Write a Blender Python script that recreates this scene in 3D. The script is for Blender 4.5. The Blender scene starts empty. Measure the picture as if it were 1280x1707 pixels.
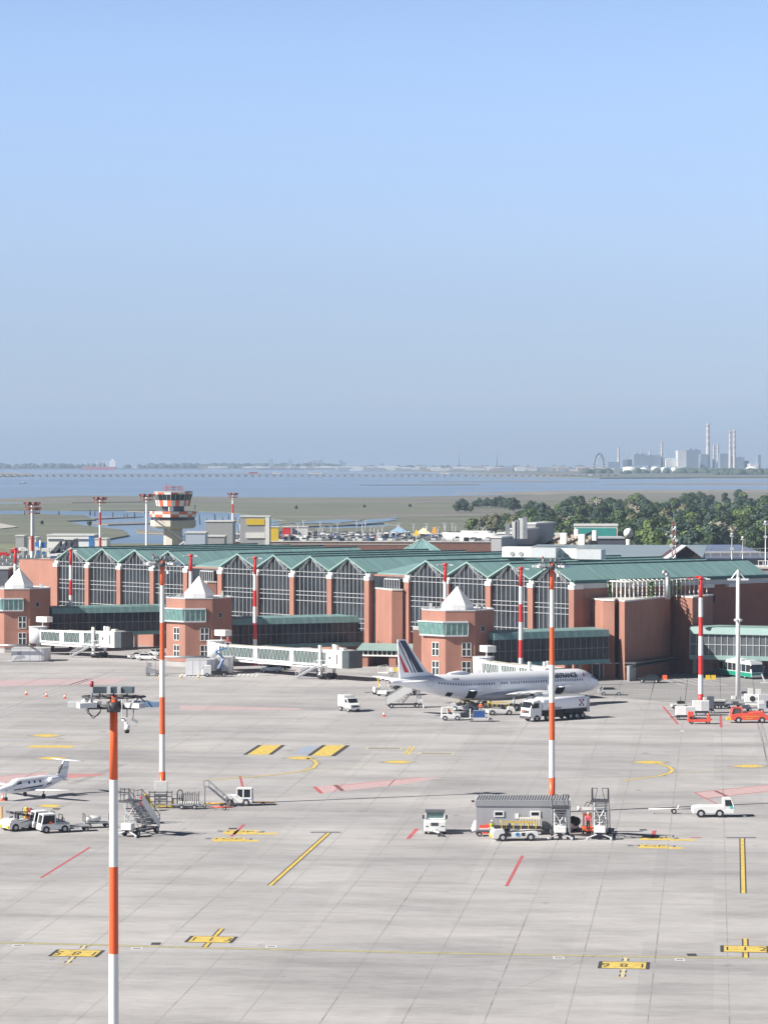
import bpy, bmesh, math, random
from mathutils import Vector, Matrix
R = math.radians
sc = bpy.context.scene
col = sc.collection
# ---------------------------------------------------------------- camera, world, sun, exposure
F, HC, HY = 4900.0, 41.0, 757.0            # focal length in 1280-wide pixels, eye height, eye-level row
cam = bpy.data.cameras.new('camera'); cam.sensor_fit = 'HORIZONTAL'; cam.sensor_width = 36
cam.lens = 36*F/1280; cam.shift_y = -(853.5-HY)/1280; cam.clip_start = 1; cam.clip_end = 60000
co = bpy.data.objects.new('camera', cam); col.objects.link(co)
co.location = (0, 0, HC); co.rotation_euler = (R(90), 0, 0); sc.camera = co
SUN_EL, SUN_AZ = R(35), math.atan2(-.3256, -.9455)       # towards the sun: left and a little behind the camera
world = bpy.data.worlds.new('World'); sc.world = world; world.use_nodes = True
wn = world.node_tree.nodes; wl = world.node_tree.links; bg = wn['Background']
sky = wn.new('ShaderNodeTexSky'); sky.sky_type = 'NISHITA'; sky.sun_disc = False
sky.sun_elevation = SUN_EL; sky.sun_rotation = math.pi/2-SUN_AZ
sky.altitude = 0; sky.air_density = 0.6; sky.dust_density = 0.25; sky.ozone_density = 3.0
wtc = wn.new('ShaderNodeTexCoord'); wsep = wn.new('ShaderNodeSeparateXYZ'); wcom = wn.new('ShaderNodeCombineXYZ')
wmx = wn.new('ShaderNodeMath'); wmx.operation = 'MAXIMUM'; wmx.inputs[1].default_value = 0.004
wl.new(wtc.outputs['Generated'], wsep.inputs[0])
wl.new(wsep.outputs[0], wcom.inputs[0]); wl.new(wsep.outputs[1], wcom.inputs[1]); wl.new(wsep.outputs[2], wmx.inputs[0])
wl.new(wmx.outputs[0], wcom.inputs[2]); wl.new(wcom.outputs[0], sky.inputs['Vector'])
whs = wn.new('ShaderNodeHueSaturation'); wmul = wn.new('ShaderNodeMix'); wmul.data_type = 'RGBA'; wmul.blend_type = 'MULTIPLY'
wmul.inputs['Factor'].default_value = 1.0; wmul.inputs['B'].default_value = (0.82, 0.93, 1.0, 1)
wl.new(sky.outputs[0], wmul.inputs['A']); wl.new(wmul.outputs['Result'], whs.inputs['Color'])
whs.inputs['Saturation'].default_value = 1.0
# the air near the horizon is thick and greyish, clear blue higher up
wrp = wn.new('ShaderNodeValToRGB'); cr = wrp.color_ramp; cr.interpolation = 'B_SPLINE'
for i, (p_, c_) in enumerate(((0.0,(.53,.51,.61)),(.02,(.92,.80,.87)),(.073,(1.52,1.12,1.02)),(.155,(2.6,2.02,1.74)),(.23,(.8,.7,.7)),(.33,(.18,.17,.18)))):
    e_ = cr.elements[i] if i < 2 else cr.elements.new(p_)
    e_.position = p_; e_.color = (c_[0]/3, c_[1]/3, c_[2]/3, 1)
wm2 = wn.new('ShaderNodeMix'); wm2.data_type = 'RGBA'; wm2.blend_type = 'MULTIPLY'; wm2.inputs['Factor'].default_value = 1
wl.new(wsep.outputs[2], wrp.inputs[0]); wl.new(whs.outputs[0], wm2.inputs['A']); wl.new(wrp.outputs[0], wm2.inputs['B'])
wl.new(wm2.outputs['Result'], bg.inputs['Color']); bg.inputs['Strength'].default_value = 0.15; wm3 = wn.new('ShaderNodeVectorMath'); wm3.operation = 'SCALE'; wm3.inputs['Scale'].default_value = 1.5; wl.new(wm2.outputs['Result'], wm3.inputs[0]); wl.new(wm3.outputs[0], bg.inputs['Color'])
sl = bpy.data.lights.new('sun', 'SUN'); sl.energy = 5.0; sl.angle = R(.5); sl.color = (1, .95, .87)
so = bpy.data.objects.new('sun', sl); col.objects.link(so); so.location = (-50, -20, 90)
sdir = Vector((math.cos(SUN_EL)*math.cos(SUN_AZ), math.cos(SUN_EL)*math.sin(SUN_AZ), math.sin(SUN_EL)))
so.rotation_euler = sdir.to_track_quat('Z', 'Y').to_euler()
sc.view_settings.view_transform = 'Standard'; sc.view_settings.look = 'None'
sc.view_settings.exposure = 0.82; sc.view_settings.gamma = 1
sc.render.engine = 'CYCLES'; sc.cycles.use_denoising = True; sc.cycles.max_bounces = 5
sc.cycles.volume_bounces = 1; sc.cycles.transparent_max_bounces = 16
random.seed(7)
rnd = random.uniform
# ---------------------------------------------------------------- helpers
def cz(x, y):
    r = math.hypot(x, y); return -max(0, r-1200)**2/1.02e7
def K(D): return F/D
def P(px, py, D): return Vector(((px-640)/F*D, D, HC-(py-HY)/F*D))
def X(px, D): return (px-640)/F*D
def Z(py, D): return HC-(py-HY)/F*D
def G(px, py, z=0.0):
    D = (HC-z)*F/(py-HY)
    for _ in range(20):
        zz = z+cz((px-640)/F*D, D); D = .5*D+.5*(HC-zz)*F/(py-HY)
    return Vector(((px-640)/F*D, D, z+cz((px-640)/F*D, D)))
MATS = {}
def mat(name, c, rough=.6, metal=0, var=.12, scale=.6, bump=0, emit=None, spec=.5, stretch=None):
    if name in MATS: return MATS[name]
    m = bpy.data.materials.new(name); m.use_nodes = True; MATS[name] = m
    nt = m.node_tree; n = nt.nodes; l = nt.links; b = n['Principled BSDF']
    b.inputs['Roughness'].default_value = rough; b.inputs['Metallic'].default_value = metal
    b.inputs['Specular IOR Level'].default_value = spec
    tc = n.new('ShaderNodeTexCoord'); mp = n.new('ShaderNodeMapping')
    if stretch: mp.inputs['Scale'].default_value = stretch
    l.new(tc.outputs['Object'], mp.inputs[0])
    no = n.new('ShaderNodeTexNoise'); no.inputs['Scale'].default_value = scale; no.inputs['Detail'].default_value = 6
    no.inputs['Roughness'].default_value = .65
    l.new(mp.outputs[0], no.inputs['Vector'])
    ra = n.new('ShaderNodeValToRGB'); ra.color_ramp.elements[0].position = .3; ra.color_ramp.elements[1].position = .7
    ra.color_ramp.elements[0].color = (c[0]*(1-var), c[1]*(1-var), c[2]*(1-var), 1)
    ra.color_ramp.elements[1].color = (min(1, c[0]*(1+var)), min(1, c[1]*(1+var)), min(1, c[2]*(1+var)), 1)
    l.new(no.outputs['Fac'], ra.inputs[0]); l.new(ra.outputs[0], b.inputs['Base Color'])
    if bump:
        bm_ = n.new('ShaderNodeBump'); bm_.inputs['Strength'].default_value = bump; bm_.inputs['Distance'].default_value = .05
        l.new(no.outputs['Fac'], bm_.inputs['Height']); l.new(bm_.outputs[0], b.inputs['Normal'])
    if emit:
        b.inputs['Emission Color'].default_value = (*emit, 1); b.inputs['Emission Strength'].default_value = 1
    return m
class MB:
    def __init__(s): s.v = []; s.f = []; s.m = []; s.sm = []
    def poly(s, pts, m=0, smooth=False):
        i = len(s.v); s.v += [tuple(p) for p in pts]; s.f.append(tuple(range(i, i+len(pts)))); s.m.append(m); s.sm.append(smooth)
    def box(s, c, d, rz=0, m=0, ry=0, rx=0):
        M = Matrix.Translation(c) @ Matrix.Rotation(rz, 4, 'Z') @ Matrix.Rotation(ry, 4, 'Y') @ Matrix.Rotation(rx, 4, 'X')
        i = len(s.v); hx, hy, hz = d[0]/2, d[1]/2, d[2]/2
        for x, y, z in ((-1,-1,-1),(1,-1,-1),(1,1,-1),(-1,1,-1),(-1,-1,1),(1,-1,1),(1,1,1),(-1,1,1)):
            s.v.append(tuple(M @ Vector((x*hx, y*hy, z*hz))))
        for q in ((0,3,2,1),(4,5,6,7),(0,1,5,4),(1,2,6,5),(2,3,7,6),(3,0,4,7)):
            s.f.append(tuple(i+k for k in q)); s.m.append(m); s.sm.append(False)
        return s
    def bb(s, x0, x1, y0, y1, z0, z1, m=0): return s.box(((x0+x1)/2, (y0+y1)/2, (z0+z1)/2), (x1-x0, y1-y0, z1-z0), m=m)
    def cyl(s, p0, p1, r0, r1=None, n=10, m=0, cap=True, smooth=True):
        r1 = r0 if r1 is None else r1; p0 = Vector(p0); p1 = Vector(p1); d = (p1-p0)
        q = d.to_track_quat('Z', 'Y'); i = len(s.v)
        for p, r in ((p0, r0), (p1, r1)):
            for k in range(n):
                a = 2*math.pi*k/n; s.v.append(tuple(p+q @ Vector((r*math.cos(a), r*math.sin(a), 0))))
        for k in range(n):
            k2 = (k+1) % n; s.f.append((i+k, i+k2, i+n+k2, i+n+k)); s.m.append(m); s.sm.append(smooth)
        if cap:
            s.f.append(tuple(i+k for k in reversed(range(n)))); s.m.append(m); s.sm.append(False)
            s.f.append(tuple(i+n+k for k in range(n))); s.m.append(m); s.sm.append(False)
        return s
    def bar(s, p0, p1, t, m=0, n=4): return s.cyl(p0, p1, t/2*1.2, n=n, m=m, smooth=n > 5)
    def path(s, pts, t, m=0, n=5):
        for a, b in zip(pts, pts[1:]): s.bar(a, b, t, m, n)
        return s
    def prism(s, pts, z0, z1, m=0, mt=None):          # footprint (x,y) counter-clockwise
        i = len(s.v); n = len(pts); a = sum(p[0]*q[1]-q[0]*p[1] for p, q in zip(pts, pts[1:]+pts[:1]))
        if a < 0: pts = pts[::-1]
        s.v += [(p[0], p[1], z0) for p in pts]+[(p[0], p[1], z1) for p in pts]
        for k in range(n):
            k2 = (k+1) % n; s.f.append((i+k, i+k2, i+n+k2, i+n+k)); s.m.append(m); s.sm.append(False)
        s.f.append(tuple(i+k for k in reversed(range(n)))); s.m.append(m); s.sm.append(False)
        s.f.append(tuple(i+n+k for k in range(n))); s.m.append(m if mt is None else mt); s.sm.append(False)
        return s
    def side(s, prof, y0, y1, m=0):                   # profile (x,z) extruded along y
        i = len(s.v); n = len(prof); a = sum(p[0]*q[1]-q[0]*p[1] for p, q in zip(prof, prof[1:]+prof[:1]))
        if a < 0: prof = prof[::-1]
        s.v += [(p[0], y0, p[1]) for p in prof]+[(p[0], y1, p[1]) for p in prof]
        for k in range(n):
            k2 = (k+1) % n; s.f.append((i+k, i+k2, i+n+k2, i+n+k)[::1]); s.m.append(m); s.sm.append(False)
        s.f.append(tuple(i+k for k in reversed(range(n)))); s.m.append(m); s.sm.append(False)
        s.f.append(tuple(i+n+k for k in range(n))); s.m.append(m); s.sm.append(False)
        return s
    def loft(s, rings, m=0, smooth=True, cap=True):
        i = len(s.v); n = len(rings[0])
        for r in rings: s.v += [tuple(p) for p in r]
        for j in range(len(rings)-1):
            for k in range(n):
                k2 = (k+1) % n; s.f.append((i+j*n+k, i+j*n+k2, i+(j+1)*n+k2, i+(j+1)*n+k)); s.m.append(m); s.sm.append(smooth)
        if cap:
            s.f.append(tuple(i+k for k in reversed(range(n)))); s.m.append(m); s.sm.append(smooth)
            e = i+(len(rings)-1)*n; s.f.append(tuple(e+k for k in range(n))); s.m.append(m); s.sm.append(smooth)
        return s
    def build(s, name, mats, parent=None, fix=True, bevel=0):
        me = bpy.data.meshes.new(name); me.from_pydata(s.v, [], s.f)
        if not isinstance(mats, (list, tuple)): mats = [mats]
        for m in mats: me.materials.append(m)
        me.polygons.foreach_set('material_index', s.m); me.polygons.foreach_set('use_smooth', s.sm)
        if fix:
            b = bmesh.new(); b.from_mesh(me); bmesh.ops.recalc_face_normals(b, faces=b.faces); b.to_mesh(me); b.free()
        me.update()
        o = bpy.data.objects.new(name, me); col.objects.link(o)
        if parent is not None: o.parent = parent
        if bevel:
            bv = o.modifiers.new('bevel', 'BEVEL'); bv.width = bevel; bv.segments = 2; bv.limit_method = 'ANGLE'
        return o
def tag(o, label=None, cat=None, group=None, kind=None):
    if label: o['label'] = label
    if cat: o['category'] = cat
    if group: o['group'] = group
    if kind: o['kind'] = kind
    return o
def thing(name, label, cat, loc=(0,0,0), rz=0, group=None):
    o = bpy.data.objects.new(name, None); col.objects.link(o); o.location = loc; o.rotation_euler = (0, 0, rz)
    o.empty_display_size = .1
    return tag(o, label, cat, group)
def dup(r, loc, rz, label, group=None):
    def cp(o, par):
        c = o.copy(); col.objects.link(c); c.parent = par
        for ch in o.children: cp(ch, c)
        return c
    kids = list(r.children); c = r.copy(); col.objects.link(c); c.location = loc; c.rotation_euler = (0, 0, rz); c['label'] = label
    if group: c['group'] = group
    for k in kids: cp(k, c)
    return c
def gp(px, py): g = G(px, py); return (g.x, g.y, 0)
def text_mesh(txt, size, name, m, parent, M, extrude=.002, sx=1, sp=1.0):
    cu = bpy.data.curves.new('t', 'FONT'); cu.body = txt; cu.space_character = sp; cu.size = size; cu.extrude = extrude; cu.align_x = 'CENTER'; cu.align_y = 'CENTER'
    to = bpy.data.objects.new('t', cu); col.objects.link(to)
    me = bpy.data.meshes.new_from_object(to); bpy.data.objects.remove(to)
    me.transform(M @ Matrix.Diagonal((sx, 1, 1, 1))); me.materials.clear(); me.materials.append(m)
    o = bpy.data.objects.new(name, me); col.objects.link(o); o.parent = parent
    return o
# ---------------------------------------------------------------- materials
white = mat('white_paint', (.78,.78,.77), .35, var=.04)
offwhite = mat('offwhite_paint', (.62,.62,.60), .45, var=.1)
grey = mat('grey_paint', (.30,.31,.33), .5, var=.08)
lgrey = mat('light_grey_metal', (.50,.51,.53), .45, var=.08)
dgrey = mat('dark_grey_metal', (.07,.07,.08), .5, var=.2)
black = mat('black_rubber', (.022,.022,.024), .75, var=.2)
steel = mat('galvanised_steel', (.42,.43,.44), .4, metal=.5, var=.15)
glass = mat('dark_window_glass', (.026,.032,.040), .1, var=.75, scale=.13, spec=.3)
teal = mat('teal_copper_roof', (.16,.33,.29), .55, var=.28, scale=.35)
tealf = mat('teal_fascia', (.11,.25,.26), .5, var=.12)
tealg = mat('teal_glass', (.14,.28,.26), .12, var=.3, scale=.8)
orange = mat('mast_orange_paint', (.78,.12,.035), .4, var=.05)
red = mat('red_paint', (.60,.035,.03), .4, var=.08)
coral = mat('coral_red_paint', (.78,.10,.06), .45, var=.08)
yellow = mat('yellow_paint', (.70,.48,.03), .45, var=.08)
blue = mat('blue_paint', (.03,.14,.38), .4, var=.1)
navy = mat('navy_paint', (.012,.022,.07), .4, var=.1)
cream = mat('cream_paint', (.60,.57,.50), .5, var=.08)
hivis = mat('hi_vis_orange', (.85,.14,.03), .7, var=.05)
hiyel = mat('hi_vis_yellow', (.65,.72,.06), .7, var=.05)
skin = mat('skin', (.45,.26,.18), .6, var=.05)
carblue = mat('silver_blue_paint', (.35,.42,.50), .25, metal=.3, var=.04)
cardark = mat('dark_car_paint', (.03,.04,.05), .2, metal=.3, var=.04)
carsil = mat('silver_paint', (.55,.55,.55), .25, metal=.3, var=.04)
busgreen = mat('bus_green_paint', (.02,.25,.17), .3, var=.05)
def brick_mat():
    m = mat('red_brick', (.340,.155,.112), .8, var=.17, scale=.3, stretch=(1,1,.35), bump=.2)
    nt = m.node_tree; n = nt.nodes; l = nt.links; b = n['Principled BSDF']
    src = b.inputs['Base Color'].links[0].from_socket
    tc = n.new('ShaderNodeTexCoord'); sp = n.new('ShaderNodeSeparateXYZ'); l.new(tc.outputs['Object'], sp.inputs[0])
    w = n.new('ShaderNodeMath'); w.operation = 'MULTIPLY'; w.inputs[1].default_value = 1/.30; l.new(sp.outputs[2], w.inputs[0])
    fr = n.new('ShaderNodeMath'); fr.operation = 'FRACT'; l.new(w.outputs[0], fr.inputs[0])
    gt = n.new('ShaderNodeMath'); gt.operation = 'GREATER_THAN'; gt.inputs[1].default_value = .82; l.new(fr.outputs[0], gt.inputs[0])
    ml = n.new('ShaderNodeMath'); ml.operation = 'MULTIPLY'; ml.inputs[1].default_value = .35; l.new(gt.outputs[0], ml.inputs[0])
    mx = n.new('ShaderNodeMix'); mx.data_type = 'RGBA'; mx.inputs['B'].default_value = (.30,.22,.18,1)
    l.new(ml.outputs[0], mx.inputs['Factor']); l.new(src, mx.inputs['A']); l.new(mx.outputs['Result'], b.inputs['Base Color'])
    return m
brick = brick_mat()
# ---------------------------------------------------------------- ground, water, apron
GA = R(6.4)                                              # the slab grid is turned 6.4 degrees off the view
gu = Vector((math.cos(GA), -math.sin(GA), 0)); gv = Vector((math.sin(GA), math.cos(GA), 0))
def concrete_mat():
    m = bpy.data.materials.new('apron_concrete'); m.use_nodes = True; nt = m.node_tree; n = nt.nodes; l = nt.links
    b = n['Principled BSDF']; b.inputs['Roughness'].default_value = .85; b.inputs['Specular IOR Level'].default_value = .25
    tc = n.new('ShaderNodeTexCoord'); mp = n.new('ShaderNodeMapping'); mp.inputs['Rotation'].default_value = (0, 0, GA)
    l.new(tc.outputs['Object'], mp.inputs[0])
    sp = n.new('ShaderNodeSeparateXYZ'); l.new(mp.outputs[0], sp.inputs[0])
    def math_(op, a, c=None):
        q = n.new('ShaderNodeMath'); q.operation = op
        l.new(a, q.inputs[0]) if not isinstance(a, (int, float)) else setattr(q.inputs[0], 'default_value', a)
        if c is not None:
            l.new(c, q.inputs[1]) if not isinstance(c, (int, float)) else setattr(q.inputs[1], 'default_value', c)
        return q.outputs[0]
    def noise(scale, st, detail=6, rough=.6):
        p = n.new('ShaderNodeMapping'); p.inputs['Scale'].default_value = st; l.new(mp.outputs[0], p.inputs[0])
        q = n.new('ShaderNodeTexNoise'); q.inputs['Scale'].default_value = scale; q.inputs['Detail'].default_value = detail
        q.inputs['Roughness'].default_value = rough; l.new(p.outputs[0], q.inputs['Vector']); return q.outputs['Fac']
    def ramp(f, a, c, x0, x1):
        q = n.new('ShaderNodeValToRGB'); q.color_ramp.elements[0].position = x0; q.color_ramp.elements[1].position = x1
        q.color_ramp.elements[0].color = a; q.color_ramp.elements[1].color = c; l.new(f, q.inputs[0]); return q.outputs[0]
    def mul(a, c, f=1):
        q = n.new('ShaderNodeMix'); q.data_type = 'RGBA'; q.blend_type = 'MULTIPLY'; q.inputs['Factor'].default_value = f
        l.new(a, q.inputs['A']); l.new(c, q.inputs['B']); return q.outputs['Result']
    # slab tone: each bay of the grid poured a little different
    fx = math_('FLOOR', math_('DIVIDE', sp.outputs[0], 5.86)); fy = math_('FLOOR', math_('DIVIDE', sp.outputs[1], 31.0))
    cb = n.new('ShaderNodeCombineXYZ'); l.new(fx, cb.inputs[0]); l.new(fy, cb.inputs[1])
    wn_ = n.new('ShaderNodeTexWhiteNoise'); wn_.noise_dimensions = '2D'; l.new(cb.outputs[0], wn_.inputs['Vector'])
    base = ramp(wn_.outputs['Value'], (.405,.398,.403,1), (.452,.444,.446,1), 0, 1)
    big = ramp(noise(.028, (1,1.7,1)), (.86,.86,.87,1), (1.05,1.05,1.04,1), .35, .62)
    smear = ramp(noise(.10, (.45,1.5,1), 9, .7), (.72,.715,.715,1), (1.03,1.03,1.03,1), .30, .56)
    st2 = ramp(noise(.8, (.6,1.6,1), 9, .75), (.84,.835,.835,1), (1.04,1.035,1.03,1), .22, .58)
    fine = ramp(noise(6, (1,1,1), 4, .7), (.95,.95,.95,1), (1.04,1.04,1.04,1), .3, .7)
    c = mul(mul(mul(mul(base, big), smear), st2), fine)
    # the poured rows across the stands
    rows = ramp(noise(.05, (0.02,1.0,1), 3, .5), (.90,.90,.91,1), (1.03,1.025,1.02,1), .42, .58)
    c = mul(c, rows)
    spots = ramp(noise(.55, (1,1,1), 3, .5), (1,1,1,1), (.74,.73,.73,1), .69, .78); c = mul(c, spots)
    drips = ramp(noise(2.6, (1,1,1), 2, .5), (1,1,1,1), (.72,.71,.71,1), .70, .78); c = mul(c, drips, .6)
    l.new(c, b.inputs['Base Color'])
    return m
apron_m = concrete_mat()
m = MB(); m.poly([(-260, 60, 0), (260, 60, 0), (260, 640, 0), (-260, 640, 0)])
apron = tag(m.build('apron', apron_m, fix=False), kind='structure')
LV = {}
def strip(pts, w, mt, lv=1, name='painted_line', parent=None):
    """a painted line of width w following ground points"""
    b = MB(); z = .004*lv
    for a, c in zip(pts, pts[1:]):
        a = Vector((a[0], a[1], 0)); c = Vector((c[0], c[1], 0)); d = (c-a).normalized(); q = Vector((-d.y, d.x, 0))*w/2
        b.poly([(a-q).to_tuple()[:2]+(z,), (c-q).to_tuple()[:2]+(z,), (c+q).to_tuple()[:2]+(z,), (a+q).to_tuple()[:2]+(z,)])
    return b
def area(pts, lv=1):
    b = MB(); b.poly([(g[0], g[1], .004*lv) for g in pts]); return b
ypaint = mat('yellow_ground_paint', (.62,.46,.11), .75, var=.3, scale=1.5)
ypaint2 = mat('worn_yellow_ground_paint', (.56,.50,.30), .8, var=.25, scale=1.5)
kpaint = mat('black_ground_paint', (.05,.05,.055), .8, var=.3, scale=2)
joint_m = mat('joint_sealant', (.28,.27,.27), .8, var=.45, scale=.35)
rpaint = mat('red_ground_paint', (.46,.10,.11), .8, var=.2, scale=1.5)
ppaint = mat('faded_pink_ground_paint', (.50,.35,.355), .85, var=.12, scale=1)
bpaint = mat('pale_blue_ground_paint', (.30,.36,.46), .85, var=.12, scale=1)
wpaint = mat('white_ground_paint', (.66,.66,.66), .8, var=.15, scale=1.5)
asph = mat('asphalt', (.275,.27,.275), .9, var=.22, scale=.22, stretch=(.25,1.6,1))
dpatch = mat('dark_patch', (.27,.265,.27), .9, var=.15, scale=.5)
def mk(b, name, mt, label=None):
    o = b.build(name, mt, apron, fix=False)
    return o
# expansion joints: the long family and the cross family
jb = MB()
g0 = G(1105.3, 1483)
for i in range(-48, 40):
    o = Vector((g0.x, g0.y, 0))+gu*5.86*i
    # broken into lengths with slightly different widths, as old sealant is
    t = -220
    while t < 330:
        L = rnd(8, 40); w = random.choice((.04, .055, .07, .10))
        a = o+gv*t; c = o+gv*min(330, t+L); q = gu*w/2
        if c.y > 70 and a.y < 560 and abs(a.x) < 240: jb.poly([(v.x, v.y, .004) for v in (a-q, a+q, c+q, c-q)])
        t += L
mk(jb, 'expansion_joint', joint_m)
jb = MB()
for yy in (1253+6, 1300, 1386, 1479.5, 1222, 1187, 1330, 1640, 1430):
    o = G(640, yy); o.z = 0; w = .07
    if yy in (1330, 1640, 1430, 1187): w = .04
    for k in range(-14, 14):
        a = o+gu*(k*17.6); c = a+gu*17.6; q = gv*w*1.6/2
        jb.poly([(v.x, v.y, .0045) for v in (a-q, c-q, c+q, a+q)])
mk(jb, 'cross_joint', joint_m)
smear_m = mat('tyre_smear', (.30,.29,.29), .9, var=.2, scale=.4)
for pts, w in ((((-20,1194),(90,1150),(192,1118)),.35), (((-20,1199),(90,1155),(182,1122)),.2), (((118,1308),(160,1292),(206,1274)),1.1), (((-20,1346),(130,1339),(330,1322),(520,1303)),.12), (((250,1341),(424,1331),(516,1323)),.14),
               (((-20,1389),(150,1413),(420,1430),(1280,1443)),.08), (((300,1420),(620,1401),(900,1399),(1100,1412)),.1), (((640,1373),(560,1371),(420,1362),(-20,1378)),.08), (((1040,1351),(1160,1334),(1290,1318)),.14), (((690,1333),(900,1325),(1100,1332),(1290,1327)),.1),
               (((-20,1265),(300,1254),(700,1258),(1290,1240)),.1), (((150,1226),(420,1216),(680,1193)),.1), (((1110,1182),(1060,1174),(1085,1196)),.12), (((1262,1204),(1285,1290)),.3), (((1269,1204),(1294,1290)),.3), (((860,1650),(1000,1590),(1290,1560)),.07), (((1120,1605),(1180,1616),(1290,1624)),.1)):
    mk(strip([gp(*p) for p in pts], w, smear_m, 1), 'tyre_mark', smear_m)
# number panels: yellow field, black frame, digits
def panel(px, py, txt, flip, w=3.5, d=3.0):
    c = Vector(gp(px, py)); M = Matrix.Translation(c) @ Matrix.Rotation(-GA, 4, 'Z')
    def rect(x0, x1, y0, y1, lv): 
        b = MB(); b.poly([(M @ Vector((x, y, .004*lv))) for x, y in ((x0, y0), (x1, y0), (x1, y1), (x0, y1))]); return b
    o = rect(-w/2-.3, w/2+.3, -d/2-.15, d/2+.15, 3).build('stand_number_border', kpaint, apron, fix=False)
    rect(-w/2, w/2, -d/2, d/2, 4).build('stand_number_field', ypaint, apron, fix=False)
    T = M @ Matrix.Translation((0, 0, .021)) @ Matrix.Rotation(R(180) if flip else 0, 4, 'Z') @ Matrix.Diagonal((.62, 1.1, 1, 1))
    text_mesh('  '.join(txt) if False else ' '.join(txt), 2.3, 'stand_number', kpaint, apron, T, 0, sp=1.25)
    return M
def leader(p0, p1, dashed=False, w=.3):
    a, c = gp(*p0), gp(*p1); n_ = 5
    b = strip([a, c], w+.26, kpaint, 1 if not dashed else 1)
    if dashed:
        b = MB()
        A = Vector(a); C_ = Vector(c)
        for k in range(n_):
            q = strip([A.lerp(C_, (k+.15)/n_), A.lerp(C_, (k+.7)/n_)], w+.26, kpaint, 1); b.v += q.v if False else []
            for f in q.f: b.poly([q.v[i] for i in f])
    mk(b, 'lead_line_border', kpaint); mk(strip([a, c], w, ypaint, 2), 'lead_line', ypaint2 if dashed else ypaint)
leader((111,1607), (143,1576), True); panel(128, 1590, '185', True)
leader((341,1580), (370,1549)); panel(352, 1567, '113', False)
leader((1037,1630), (1043,1597), True); panel(1040, 1610, '186', True)
leader((1243,1597), (1242,1566)); panel(1242, 1583, '112', False)
leader((450,1477), (548,1389), w=.36); leader((1239,1490), (1237,1398), w=.36)
for (x0, x1, y) in ((518,568,1388), (1210,1260,1397)):
    mk(strip([gp(x0,y), gp(x1,y)], 1.0, dpatch, 3), 'stop_bar', mat('grey_ground_paint', (.16,.17,.20), .8, var=.2))
for px, py in ((113,1609), (368,1548), (1037,1631), (1242,1565)):
    mk(strip([gp(px-17, py), gp(px+17, py)], .18, ypaint, 2), 'worn_arc', mat('worn_orange_ground_paint', (.55,.36,.16), .8, var=.3))
mk(strip([gp(0,1572.3), gp(540,1585.5), gp(740,1589.7), gp(1080,1596), gp(1300,1598.3)], .42, mat('taxi_line_paint', (.45,.40,.15), .8, var=.25, scale=1.5), 2), 'taxi_line', MATS['taxi_line_paint'])
mk(strip([gp(-20,1571.6), gp(540,1585.5), gp(740,1589.7), gp(1080,1596), gp(1300,1598.3)], .9, dpatch, 1), 'taxi_line_border', dpatch)
for a, c, w in (((150,1413),(68,1464),.28), ((871,1427),(844,1478),.3), ((695,1382),(680,1399),.45), ((1091,1385),(1087,1398),.45),
                ((1105,1178),(1130,1208),.35), ((1201,1192),(1202,1213),.4), ((407,1375),(386,1395),.35), ((400,1294),(406,1318),.3)):
    mk(strip([gp(*a), gp(*c)], w, rpaint, 2), 'red_line', rpaint)
mk(area([gp(*p) for p in ((524,1312),(690,1297),(737,1297),(680,1307),(535,1323))]), 'pink_area', ppaint)
mk(area([gp(*p) for p in ((1158,1322),(1300,1307),(1300,1319),(1178,1332))]), 'pink_area', ppaint)
mk(area([gp(*p) for p in ((-20,1296),(78,1288),(90,1300),(-20,1309))]), 'pink_area', ppaint)
mk(area([gp(*p) for p in ((-20,1134),(212,1131),(188,1140),(-20,1145))]), 'pink_area', mat('faint_pink_ground_paint', (.47,.36,.37), .85, var=.08))
mk(area([gp(*p) for p in ((300,1176),(500,1181),(500,1184),(300,1184))]), 'pale_area', mat('faint_pink_ground_paint', (.47,.36,.37)))
for k in range(13):
    x = 98+k*6; mk(strip([gp(x-6,1300-k*.55), gp(x+8,1290+k*.05)], .3, rpaint, 2), 'red_hatch', mat('worn_red_ground_paint', (.55,.22,.21), .8, var=.2))
mk(strip([gp(524,1312), gp(536,1323)], .5, rpaint, 3), 'red_line', rpaint)
mk(strip([gp(559,1309), gp(571,1319)], .6, rpaint, 3), 'dark_red_line', mat('dark_red_ground_paint', (.22,.09,.09), .8, var=.2))
mk(strip([gp(1192,1319), gp(1212,1328)], .5, rpaint, 3), 'dark_red_line', MATS['dark_red_ground_paint'])
for pts in (((1158,1322),(1196,1341)), ((1158,1322),(1192,1318),(1300,1307)), ((566,1310),(700,1296.5)), ((-20,1296),(78,1288))):
    mk(strip([gp(*p) for p in pts], .2, rpaint, 2), 'red_line', rpaint)
for px, py, h in ((76.5,1226.5,26), (87.5,1264.4,27), (83,1344,22), (500,1264,26), (663,1270.6,27), (1082,1271,30), (1248,1277.5,30)):
    for s_, mt, lv in ((1.3, dpatch, 2), (1.0, ypaint, 3)):
        mk(area([gp(px-h*s_,py), gp(px-h*.25,py+2.4*s_), gp(px+h*.3,py+2.6*s_), gp(px+h*s_,py), gp(px+h*.25,py-2.2*s_), gp(px-h*.3,py-2.2*s_)], lv), 'diamond_mark', mt)
mk(area([gp(*p) for p in ((44,1246.5),(52,1243),(124,1243.2),(120,1247))], 2), 'bar_mark', ypaint)
for pts in (((512,1264),(524,1268),(528,1273),(522,1280),(505,1286),(460,1292),(335,1302)), ((1098,1273),(1116,1279),(1121,1284),(1116,1289),(1098,1294),(1038,1302))):
    mk(strip([gp(*p) for p in pts], 1.0, dpatch, 2), 'curve_border', dpatch); mk(strip([gp(*p) for p in pts], .5, ypaint, 3), 'curve_line', ypaint)
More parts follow.
